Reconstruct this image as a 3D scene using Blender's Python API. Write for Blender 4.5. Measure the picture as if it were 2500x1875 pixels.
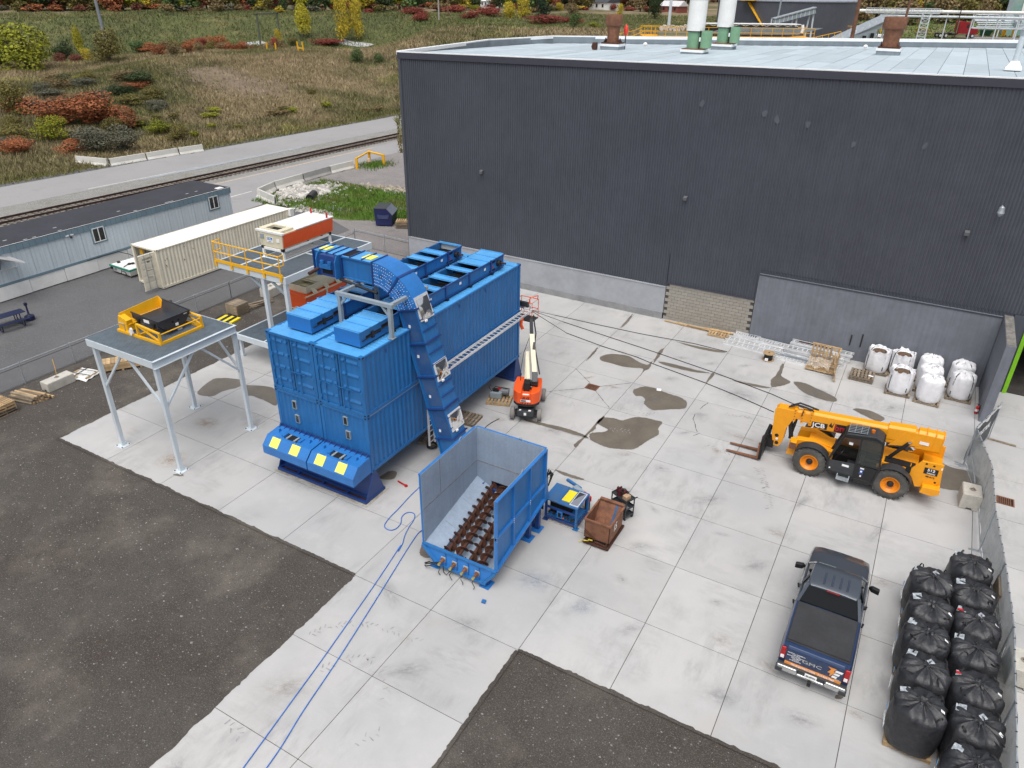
import bpy, bmesh, math, random
import numpy as np
from mathutils import Vector, Matrix
random.seed(7); RNG = np.random.default_rng(7)
for o in list(bpy.data.objects): bpy.data.objects.remove(o)
SC = bpy.context.scene; COL = SC.collection
PI = math.pi
# ---------------------------------------------------------------- camera
cam_d = bpy.data.cameras.new('camera'); cam = bpy.data.objects.new('camera', cam_d); COL.objects.link(cam)
cam_d.sensor_width = 36; cam_d.lens = 36 * 1788.61 / 2500; cam_d.clip_start = .1; cam_d.clip_end = 6000
_y, _p, _r = -0.510585, 0.500384, 0.0122126
_f = Vector((math.sin(_y)*math.cos(_p), math.cos(_y)*math.cos(_p), -math.sin(_p)))
_rt = Vector((math.cos(_y), -math.sin(_y), 0)); _up = _rt.cross(_f)
_r2 = _rt*math.cos(_r) + _up*math.sin(_r); _u2 = _up*math.cos(_r) - _rt*math.sin(_r)
cam.matrix_world = Matrix((( _r2.x, _u2.x, -_f.x, 18.0635), (_r2.y, _u2.y, -_f.y, -17.5949), (_r2.z, _u2.z, -_f.z, 18.6498), (0, 0, 0, 1)))
SC.camera = cam
# ---------------------------------------------------------------- sky, sun, exposure
SUN_EL, SUN_AZ = math.radians(66), math.radians(163)      # azimuth clockwise from +Y
W = bpy.data.worlds.new('World'); SC.world = W; W.use_nodes = True
wn = W.node_tree; bg = wn.nodes['Background']
sky = wn.nodes.new('ShaderNodeTexSky'); sky.sky_type = 'NISHITA'; sky.sun_disc = False
sky.sun_elevation = SUN_EL; sky.sun_rotation = SUN_AZ; sky.air_density = 1.0; sky.dust_density = 4.0; sky.ozone_density = 1.0
hs = wn.nodes.new('ShaderNodeHueSaturation'); hs.inputs['Saturation'].default_value = .35   # overcast: cloud takes the blue out
wn.links.new(sky.outputs[0], hs.inputs['Color']); wn.links.new(hs.outputs[0], bg.inputs['Color'])
bg.inputs['Strength'].default_value = .115
sd = bpy.data.lights.new('sun', 'SUN'); sd.energy = 1.5; sd.angle = math.radians(55); sd.color = (1, .97, .93)
sun = bpy.data.objects.new('sun', sd); COL.objects.link(sun)
_d = Vector((math.sin(SUN_AZ)*math.cos(SUN_EL), math.cos(SUN_AZ)*math.cos(SUN_EL), math.sin(SUN_EL)))
sun.rotation_euler = _d.to_track_quat('Z', 'Y').to_euler(); sun.location = (0, -40, 60)
SC.view_settings.view_transform = 'Standard'; SC.view_settings.look = 'None'; SC.view_settings.gamma = 1
SC.view_settings.use_curve_mapping = False; SC.view_settings.exposure = 0.50
SC.render.engine = 'CYCLES'; SC.render.resolution_x = 1024; SC.render.resolution_y = 768
# ---------------------------------------------------------------- materials
def M(name, col, rough=.6, metal=0., var=.12, sc=1.5, bump=0., bsc=20., dirt=0., dcol=(.06,.05,.04), dsc=.8, coat=0., streak=0., pos=False, rnd=0., spec=.5, alpha=1., isl=0.):
    m = bpy.data.materials.new(name); m.use_nodes = True; nt = m.node_tree; N = nt.nodes; L = nt.links
    b = N['Principled BSDF']; b.inputs['Roughness'].default_value = rough; b.inputs['Metallic'].default_value = metal
    b.inputs['Specular IOR Level'].default_value = spec
    if coat: b.inputs['Coat Weight'].default_value = coat; b.inputs['Coat Roughness'].default_value = .08
    if alpha < 1: b.inputs['Alpha'].default_value = alpha
    if pos: co = N.new('ShaderNodeNewGeometry').outputs['Position']
    else: co = N.new('ShaderNodeTexCoord').outputs['Object']
    def noise(scale, det=4, vec=co):
        n = N.new('ShaderNodeTexNoise'); n.inputs['Scale'].default_value = scale; n.inputs['Detail'].default_value = det
        L.new(vec, n.inputs['Vector']); return n.outputs['Fac']
    def mr(v, a, b_, c, d):
        r = N.new('ShaderNodeMapRange'); L.new(v, r.inputs[0])
        for i, q in enumerate((a, b_, c, d)): r.inputs[i+1].default_value = q
        return r.outputs[0]
    def mul(a, b_):
        x = N.new('ShaderNodeMath'); x.operation = 'MULTIPLY'
        for i, q in enumerate((a, b_)):
            if isinstance(q, (int, float)): x.inputs[i].default_value = q
            else: L.new(q, x.inputs[i])
        return x.outputs[0]
    f = mul(mr(noise(sc), .3, .7, 1-var, 1+var), mr(noise(sc*7), .3, .7, 1-var*.6, 1+var*.6))
    if rnd:
        oi = N.new('ShaderNodeObjectInfo'); f = mul(f, mr(oi.outputs['Random'], 0, 1, 1-rnd, 1+rnd))
    if isl:
        gi = N.new('ShaderNodeNewGeometry'); f = mul(f, mr(gi.outputs['Random Per Island'], 0, 1, 1-isl, 1+isl))
    if streak:
        mp = N.new('ShaderNodeMapping'); mp.inputs['Scale'].default_value = (6, 6, .35); L.new(co, mp.inputs[0])
        f = mul(f, mr(noise(1.2, 5, mp.outputs[0]), .35, .75, 1+streak*.2, 1-streak))
    mx = N.new('ShaderNodeMix'); mx.data_type = 'RGBA'; mx.blend_type = 'MULTIPLY'; mx.inputs[0].default_value = 1
    mx.inputs[6].default_value = (*col, 1); L.new(f, mx.inputs[7]); out = mx.outputs[2]
    if dirt:
        m2 = N.new('ShaderNodeMix'); m2.data_type = 'RGBA'; L.new(mr(noise(dsc, 6), .48, .72, 0, dirt), m2.inputs[0])
        L.new(out, m2.inputs[6]); m2.inputs[7].default_value = (*dcol, 1); out = m2.outputs[2]
    L.new(out, b.inputs['Base Color'])
    if bump:
        bp = N.new('ShaderNodeBump'); bp.inputs['Strength'].default_value = min(1, bump); bp.inputs['Distance'].default_value = .03*bump
        L.new(noise(bsc, 5), bp.inputs['Height']); L.new(bp.outputs[0], b.inputs['Normal'])
    m['o'] = 1
    return m
BLUE = (.019, .145, .39)
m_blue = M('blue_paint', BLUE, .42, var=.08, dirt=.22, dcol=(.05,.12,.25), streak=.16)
m_bluet = M('blue_paint_skylit_top', (.085,.34,.68), .38, var=.12, dirt=.35, dcol=(.14,.38,.64), dsc=.6)  # container blue made paler for top faces: sky light put into the colour
m_blued = M('dark_blue_paint', (.014,.05,.20), .42, var=.1, dirt=.3, dcol=(.04,.05,.09))
m_blue2 = M('bright_blue_paint', (.022,.165,.48), .38, var=.1, dirt=.3, dcol=(.04,.10,.22), dsc=1.2)
m_black = M('black_steel', (.012,.012,.013), .5, var=.2)
m_void = M('dark_interior', (.006,.006,.007), .9, var=.2)
m_rubber = M('rubber', (.03,.03,.031), .8, var=.2, bump=.4, dirt=.5, dcol=(.12,.11,.09), dsc=3)
m_steel = M('galvanised_steel', (.42,.46,.49), .45, .55, var=.15, sc=3)
m_alu = M('bare_aluminium', (.78,.79,.80), .35, .35, var=.12, sc=4)
m_chrome = M('polished_steel', (.85,.85,.86), .08, 1., var=.03)
m_white = M('white_paint', (.80,.80,.78), .45, var=.05, dirt=.12, dcol=(.5,.47,.4))
m_wgrey = M('pale_grey_paint', (.58,.64,.68), .42, var=.05, dirt=.12, dcol=(.4,.42,.42))
m_grate = M('steel_grating', (.15,.19,.225), .5, .3, var=.15, sc=4)
m_yellow = M('safety_yellow', (.80,.42,.008), .42, var=.07, dirt=.12, dcol=(.5,.25,.02))
m_paley = M('pale_yellow_panel', (.84,.78,.14), .5, var=.06, dirt=.2, dcol=(.8,.78,.35), dsc=3)
m_lemon = M('lemon_yellow_panel', (.84,.66,.02), .5, var=.05, dirt=.1, dcol=(.8,.7,.3))
m_orange = M('orange_paint', (.86,.105,.014), .42, var=.07, dirt=.15, dcol=(.45,.06,.02))
m_cream = M('cream_paint', (.70,.64,.47), .5, var=.06, dirt=.25, dcol=(.5,.44,.3))
m_rust = M('rusty_steel', (.20,.085,.045), .75, var=.35, sc=4, bump=.3, dirt=.5, dcol=(.09,.04,.026), dsc=2)
m_rustb = M('rust_brown_auger', (.075,.029,.017), .65, .2, var=.3, sc=5, dirt=.4, dcol=(.04,.018,.012), dsc=6)
m_conc = M('cast_concrete', (.50,.48,.43), .85, var=.15, sc=2, bump=.35, bsc=25, dirt=.35, dcol=(.3,.28,.23))
m_wood = M('pale_lumber', (.42,.29,.155), .75, var=.22, sc=5, rnd=.25, bump=.2, bsc=60)
m_woodg = M('weathered_lumber', (.22,.175,.125), .8, var=.3, sc=5, rnd=.3, bump=.2, bsc=60)
m_glass = M('dark_glass', (.02,.025,.028), .06, var=.05, spec=.8)
m_clad = M('dark_grey_cladding', (.076,.083,.104), .45, .1, var=.10, sc=.25, dirt=.16, dcol=(.10,.105,.125), dsc=.4, streak=.10)
m_fascia = M('fascia_metal', (.052,.054,.072), .45, .1, var=.06)
m_gpaint = M('grey_painted_concrete', (.165,.178,.208), .75, var=.10, sc=.6, bump=.6, bsc=2.5, dirt=.35, dcol=(.125,.133,.152), dsc=.5, streak=.15)
m_lgpaint = M('light_grey_painted_concrete', (.34,.355,.38), .75, var=.08, sc=.6, bump=.4, bsc=3, dirt=.3, dcol=(.24,.25,.27), dsc=.5)
m_block = M('concrete_block', (.31,.29,.255), .9, var=.12, sc=2, bump=.3, rnd=.06, dirt=.45, dcol=(.22,.19,.15), dsc=1.2)
m_roof = M('grey_roof_membrane', (.42,.49,.53), .7, var=.06, sc=2, rnd=.10, dirt=.2, dcol=(.33,.39,.43), pos=True, dsc=.3)
m_coping = M('white_coping', (.84,.86,.87), .4, var=.04)
m_hgrey = M('hopper_grey_primer', (.27,.335,.43), .5, var=.10, sc=1.5, dirt=.3, dcol=(.21,.27,.35), dsc=1.5, streak=.10)
m_tele = M('machine_yellow', (.84,.34,.006), .36, var=.06, dirt=.3, dcol=(.50,.20,.02), dsc=1.5)
m_bag = M('black_woven_plastic', (.025,.026,.030), .46, var=.3, sc=6, bump=1., bsc=7)
m_wbag = M('white_woven_plastic', (.74,.74,.76), .5, var=.08, sc=4, bump=.8, bsc=7, dirt=.2, dcol=(.5,.5,.52), dsc=2)
m_soil = M('brown_fill', (.12,.075,.045), .95, var=.3, sc=9, bump=.8, bsc=15)
m_red = M('red_paint', (.45,.012,.015), .4, var=.08)
m_green = M('pale_green_paint', (.19,.36,.22), .55, var=.12, dirt=.4, dcol=(.15,.25,.14))
m_lime = M('lime_green_paint', (.20,.50,.01), .5)
m_label = M('paper_label', (.82,.82,.82), .5, var=.03)
m_lgrey = M('mid_grey_paint', (.27,.32,.35), .45, var=.08, dirt=.2, dcol=(.18,.22,.24))
m_dgrey = M('charcoal_plastic', (.035,.038,.042), .5, var=.15)
m_navy = M('navy_paint', (.012,.018,.09), .4, var=.1, dirt=.2, dcol=(.03,.04,.09))
m_film = M('plastic_film', (.66,.66,.64), .2, var=.15, bump=.6, bsc=12)

# ---------------------------------------------------------------- mesh helper
class MB:
    def __init__(s, o=(0, 0, 0), rz=0.): s.v = []; s.f = []; s.k = []; s.o = o; s.mi = 0
    def add(s, vs, fs):
        n = len(s.v); s.v += [(a[0]-s.o[0], a[1]-s.o[1], a[2]-s.o[2]) for a in vs]
        s.f += [tuple(n+i for i in f) for f in fs]; s.k += [s.mi]*len(fs); return s
    def mat(s, i): s.mi = i; return s
    def box(s, x0, y0, z0, x1, y1, z1):
        return s.add([(x0,y0,z0),(x1,y0,z0),(x1,y1,z0),(x0,y1,z0),(x0,y0,z1),(x1,y0,z1),(x1,y1,z1),(x0,y1,z1)],
              [(3,2,1,0),(4,5,6,7),(0,1,5,4),(1,2,6,5),(2,3,7,6),(3,0,4,7)])
    def cbox(s, c, d): return s.box(c[0]-d[0]/2, c[1]-d[1]/2, c[2]-d[2]/2, c[0]+d[0]/2, c[1]+d[1]/2, c[2]+d[2]/2)
    def bar(s, p, q, w, h=None, up=(0, 0, 1)):
        h = h or w; p = Vector(p); q = Vector(q); d = (q-p).normalized(); u = Vector(up)
        if abs(d.dot(u)) > .98: u = Vector((0, 1, 0)) if abs(d.y) < .9 else Vector((1, 0, 0))
        a = d.cross(u).normalized(); b = a.cross(d); V = []
        for c in (p, q):
            for i, j in ((-1,-1),(1,-1),(1,1),(-1,1)): V.append(tuple(c + a*(i*w/2) + b*(j*h/2)))
        return s.add(V, [(3,2,1,0),(4,5,6,7),(0,1,5,4),(1,2,6,5),(2,3,7,6),(3,0,4,7)])
    def cyl(s, p, q, r, n=14, r2=None):
        r2 = r if r2 is None else r2; p = Vector(p); q = Vector(q); d = (q-p).normalized()
        u = Vector((0,0,1)) if abs(d.z) < .9 else Vector((1,0,0)); a = d.cross(u).normalized(); b = a.cross(d); V = []
        for c, rr in ((p, r), (q, r2)):
            for i in range(n): t = 2*PI*i/n; V.append(tuple(c + (a*math.cos(t)+b*math.sin(t))*rr))
        return s.add(V, [tuple(range(n-1,-1,-1)), tuple(range(n, 2*n))] + [(i, (i+1) % n, n+(i+1) % n, n+i) for i in range(n)])
    def tube(s, pts, r, n=6, closed=False):
        P = [Vector(p) for p in pts]; m = len(P); V = []; pa = None
        for i, p in enumerate(P):
            d = (P[(i+1) % m]-P[i-1] if closed else P[min(i+1, m-1)]-P[max(i-1, 0)]).normalized()
            if pa is None: u = Vector((0,0,1)) if abs(d.z) < .9 else Vector((1,0,0)); pa = d.cross(u).normalized()
            pa = (pa - d*pa.dot(d)).normalized(); b = pa.cross(d)
            for k in range(n): t = 2*PI*k/n; V.append(tuple(p + (pa*math.cos(t)+b*math.sin(t))*r))
        F = [(i*n+k, i*n+(k+1) % n, ((i+1) % m)*n+(k+1) % n, ((i+1) % m)*n+k) for i in range(m if closed else m-1) for k in range(n)]
        if not closed: F += [tuple(range(n-1,-1,-1)), tuple((m-1)*n+k for k in range(n))]
        return s.add(V, F)
    def prism(s, poly, ax, a, b):
        def P(u, v, w): return {'x': (w,u,v), 'y': (u,w,v), 'z': (u,v,w)}[ax]
        n = len(poly)
        return s.add([P(u,v,a) for u,v in poly]+[P(u,v,b) for u,v in poly], [tuple(range(n-1,-1,-1)), tuple(range(n,2*n))]+[(i,(i+1)%n,n+(i+1)%n,n+i) for i in range(n)])
    def plate(s, pts, t):
        P = [Vector(p) for p in pts]; nrm = (P[1]-P[0]).cross(P[2]-P[0]).normalized()*t; n = len(P)
        return s.add([tuple(p) for p in P]+[tuple(p+nrm) for p in P], [tuple(range(n-1,-1,-1)), tuple(range(n,2*n))]+[(i,(i+1)%n,n+(i+1)%n,n+i) for i in range(n)])
    def quad(s, *p): return s.add(list(p), [tuple(range(len(p)))])
    def loft(s, rings, cap=True, closed=True):
        n = len(rings[0]); V = [p for r in rings for p in r]
        F = [(i*n+k, i*n+(k+1)%n, (i+1)*n+(k+1)%n, (i+1)*n+k) for i in range(len(rings)-1) for k in range(n if closed else n-1)]
        if cap: F += [tuple(range(n-1,-1,-1)), tuple((len(rings)-1)*n+k for k in range(n))]
        return s.add(V, F)
    def lathe(s, c, prof, n=18, ax='z', cap=True):
        R = []
        for r, z in prof:
            ring = []
            for i in range(n):
                t = 2*PI*i/n; u, v = r*math.cos(t), r*math.sin(t)
                ring.append({'z': (c[0]+u, c[1]+v, c[2]+z), 'y': (c[0]+u, c[1]+z, c[2]+v), 'x': (c[0]+z, c[1]+u, c[2]+v)}[ax])
            R.append(ring)
        return s.loft(R, cap)
    def mesh(s, name, smooth=False):
        me = bpy.data.meshes.new(name); me.from_pydata(s.v, [], s.f); bm = bmesh.new(); bm.from_mesh(me)
        bmesh.ops.recalc_face_normals(bm, faces=bm.faces); bm.to_mesh(me); bm.free()
        if any(s.k): me.polygons.foreach_set('material_index', s.k)
        if smooth: me.polygons.foreach_set('use_smooth', [True]*len(me.polygons)); me.set_sharp_from_angle(angle=math.radians(38))
        return me
    def build(s, name, mats, parent=None, smooth=False, bevel=0., label=None, kind=None):
        me = s.mesh(name, smooth)
        for q in (mats if isinstance(mats, (list, tuple)) else [mats]): me.materials.append(q)
        o = bpy.data.objects.new(name, me); COL.objects.link(o); o.parent = parent
        if bevel:
            b = o.modifiers.new('edge', 'BEVEL'); b.width = bevel; b.segments = 2; b.limit_method = 'ANGLE'; b.angle_limit = .6
        if label: o['label'] = label
        if kind: o['kind'] = kind
        return o
def thing(name, label, cat, loc=(0, 0, 0), rz=0., group=None):
    o = bpy.data.objects.new(name, None); COL.objects.link(o); o.empty_display_size = .2
    o.location = loc; o.rotation_euler = (0, 0, rz); o['label'] = label; o['category'] = cat
    if group: o['group'] = group
    return o
def tag(o, label, cat, group=None):
    o['label'] = label; o['category'] = cat
    if group: o['group'] = group
    return o
def struct(o): o['kind'] = 'structure'; return o
def inst(name, me, parent, loc=(0, 0, 0), rot=(0, 0, 0), sc=(1, 1, 1), mat=None):   # a part that shares mesh data
    o = bpy.data.objects.new(name, me); COL.objects.link(o); o.parent = parent; o.location = loc; o.rotation_euler = rot; o.scale = sc; return o
def dup(root, loc, rz=0., label=None, group=None, sc=None):
    r = root.copy(); COL.objects.link(r); r.location = loc; r.rotation_euler = (0, 0, rz)
    if label: r['label'] = label
    if group: r['group'] = group
    if sc: r.scale = sc
    for ch in list(root.children):
        c = ch.copy(); COL.objects.link(c); c.parent = r
        for g in list(ch.children): d = g.copy(); COL.objects.link(d); d.parent = c
    return r
def text(name, s, size, mat, loc, rot, parent, sx=1., bold=True, th=.004, skew=0.):
    cu = bpy.data.curves.new(name, 'FONT'); cu.body = s; cu.size = size; cu.align_x = 'CENTER'; cu.align_y = 'CENTER'; cu.extrude = th
    cu.offset = size*.02 if bold else 0; cu.shear = skew; cu.resolution_u = 2
    t = bpy.data.objects.new('tmp', cu); me = bpy.data.meshes.new_from_object(t); bpy.data.objects.remove(t); bpy.data.curves.remove(cu)
    me.name = name; me.materials.clear(); me.materials.append(mat)
    return inst(name, me, parent, loc, rot, (sx, 1, 1))
# ---------------------------------------------------------------- measured ground positions (metres)
WET=[[(4.15,17.48),(4.28,17.94),(4.76,18.33),(5.49,18.47),(6.09,18.16),(6.7,17.96),(6.86,18.15),(6.88,18.53),(7.06,17.62),(6.92,17.18),(6.95,16.5),(6.77,17.37),(6.22,17.22),(5.67,17.07),(4.95,17.1),(4.38,17.14)],[(7.2,14.8),(7.3,15.1),(7.61,15.53),(8.16,15.61),(8.63,15.48),(9.15,15.39),(9.51,15.37),(9.93,15.15),(10.09,14.86),(10.11,14.35),(9.63,13.99),(9.2,13.66),(8.75,13.4),(8.21,13.75),(8.07,14.2),(7.81,14.44),(7.49,14.33)],[(6.87,10.85),(6.92,11.44),(7.44,11.68),(7.84,11.7),(8.19,12.19),(8.68,12.49),(9.26,12.54),(9.6,12.53),(9.62,11.93),(9.81,11.37),(9.6,10.73),(9.44,10.12),(9.22,9.56),(8.69,9.3),(8.31,9.14),(7.86,9.13),(7.49,9.23),(7.17,9.36),(7.01,9.85),(7.45,10.24),(7.59,10.53),(7.26,10.67)],[(6.92,8.39),(6.73,8.59),(6.84,9.49),(6.84,10.7),(6.87,11.56),(6.98,11.51),(6.97,10.56),(7.04,10.33),(6.96,9.82),(6.92,8.89)],[(3.63,9.38),(4.37,9.47),(5.56,9.62),(6.24,9.62),(6.9,9.52),(7.1,9.36),(6.64,9.34),(5.7,9.32),(4.69,9.26),(3.85,9.25)],[(13.37,19.03),(13.19,19.69),(13.3,20.27),(13.32,21.17),(13.31,21.9),(13.44,21.98),(13.54,20.95),(13.61,20.45),(14.08,20.13),(14.14,19.83),(13.84,19.31),(13.46,18.92)],[(14.31,20.13),(14.89,20.26),(15.71,19.89),(16.53,19.45),(16.59,18.99),(16.05,18.86),(15.1,19.11),(14.57,19.64)],[(21.42,15.42),(22.09,15.41),(22.75,15.45),(23.15,14.8),(23.2,13.37),(22.39,13.61),(21.51,13.57)],[(-12.04,3.05),(-12.5,4.17),(-12.39,4.74),(-11.28,5.18),(-10.72,4.66),(-11.04,3.92),(-11.06,3.36),(-11.26,3.11)],[(-10.47,4.74),(-10.26,5.07),(-9.0,5.4),(-7.64,4.21),(-8.63,4.27),(-9.41,4.27),(-9.7,4.17)],[(0.6,2.01),(0.71,2.56),(1.03,2.69),(1.22,2.29),(1.05,2.05),(0.71,1.94)],[(4.92,-1.0),(4.76,-0.7),(4.88,-0.6),(5.33,-0.68),(5.4,-1.02),(5.09,-1.12)],[(3.56,22.05),(3.45,23.62),(3.45,24.4),(3.66,23.22),(3.68,22.23)],[(3.62,16.78),(3.49,18.26),(3.51,18.62),(3.66,17.96),(3.68,16.91)],[(7.03,18.31),(6.77,19.92),(6.91,20.45),(7.03,19.45),(7.05,18.58)],[(10.27,17.58),(10.21,18.82),(10.39,18.75),(10.34,17.92)],[(7.21,18.68),(8.07,18.82),(9.21,18.76),(10.18,18.8),(9.3,18.47),(8.43,18.41),(7.59,18.46)],[(7.24,21.76),(8.65,21.79),(10.12,21.88),(9.58,21.54),(8.35,21.51)],[(17.48,18.64),(18.12,18.94),(18.93,18.55),(18.75,18.01),(18.14,18.22)],[(11.4,18.62),(12.48,18.75),(13.41,18.81),(13.0,18.56),(12.13,18.47)],[(6.86,6.34),(7.29,6.36),(8.03,6.36),(8.3,6.3),(8.0,6.17),(7.32,6.16)],[(19.36,0.14),(19.52,0.3),(19.57,0.19),(19.43,0.05)],[(-7.1,-2.32),(-6.96,-2.15),(-6.71,-2.09),(-6.68,-2.2),(-6.93,-2.31)]]
DAMP=[[(4.27,11.49),(4.55,11.96),(5.29,11.94),(5.9,11.56),(5.31,11.29),(4.61,11.24)],[(4.23,10.28),(4.7,10.63),(5.2,10.42),(5.0,10.03),(4.46,9.99)]]
CAB=[[(-0.77,21.52),(1.85,21.55),(5.07,21.67),(8.2,21.99),(10.24,21.89)],[(0.21,20.84),(3.09,20.32),(6.69,19.68),(10.32,18.94),(13.57,18.09),(15.06,17.5),(15.51,17.4)],[(1.07,19.44),(3.64,18.85),(5.94,18.55),(6.99,18.23),(10.24,17.51),(12.25,16.92),(14.1,16.26)]]
HOSE=[[(2.53,2.37),(2.56,1.59),(2.65,0.72),(2.7,0.01),(2.8,-0.4),(3.0,-0.55),(3.22,-0.52),(3.33,-0.32),(3.28,-0.0),(3.09,0.32),(3.08,0.6),(3.24,0.75),(3.45,0.69),(3.61,0.39),(3.7,-0.03),(3.87,-0.53),(4.07,-0.93),(4.19,-1.36),(4.08,-1.09),(4.51,-3.08),(5.11,-6.17),(5.4,-7.82),(5.72,-9.66),(5.86,-10.48)],[(4.3,0.4),(4.25,0.1),(4.24,-0.25),(4.44,-1.22),(4.89,-3.12),(5.58,-6.17),(5.97,-8.16),(6.26,-9.35),(6.4,-10.17)]]
CRACK=[[(3.53,15.52),(4.89,14.41)],[(5.54,14.3),(6.81,15.52)],[(5.48,13.77),(6.85,12.46)],[(3.48,12.46),(4.89,13.67)],[(10.74,14.06),(10.79,13.59),(11.03,13.17),(11.2,12.73),(11.34,12.54)],[(10.99,15.55),(10.85,15.01),(10.81,14.69)],[(11.28,12.11),(11.48,12.49)]]
TRACK=[([(7.2,12.77),(7.79,12.68),(8.46,12.71),(9.27,13.26)],0.35),([(5.18,11.87),(5.68,11.87)],0.3),([(7.57,10.58),(8.02,10.78),(8.62,10.93)],0.4),([(12.0,11.57),(12.56,11.52),(13.22,11.49)],0.35),([(14.29,10.94),(14.82,10.35),(15.21,9.61)],0.35),([(12.26,14.89),(12.88,14.97),(13.43,15.29)],0.3),([(14.59,11.11),(15.19,9.7),(15.66,8.26)],0.35),([(12.0,14.88),(12.85,15.09),(13.65,15.14)],0.3),([(4.09,-6.06),(4.45,-5.35),(5.3,-4.73),(6.43,-4.46),(7.45,-4.42)],0.3),([(5.38,-6.86),(5.73,-6.19),(6.37,-5.71),(7.1,-5.85),(7.62,-6.32),(7.83,-6.83)],0.35),([(7.93,-8.23),(8.14,-7.87),(8.36,-7.56)],0.4),([(4.26,-9.69),(4.68,-9.59),(5.18,-9.72)],0.4)]
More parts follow.
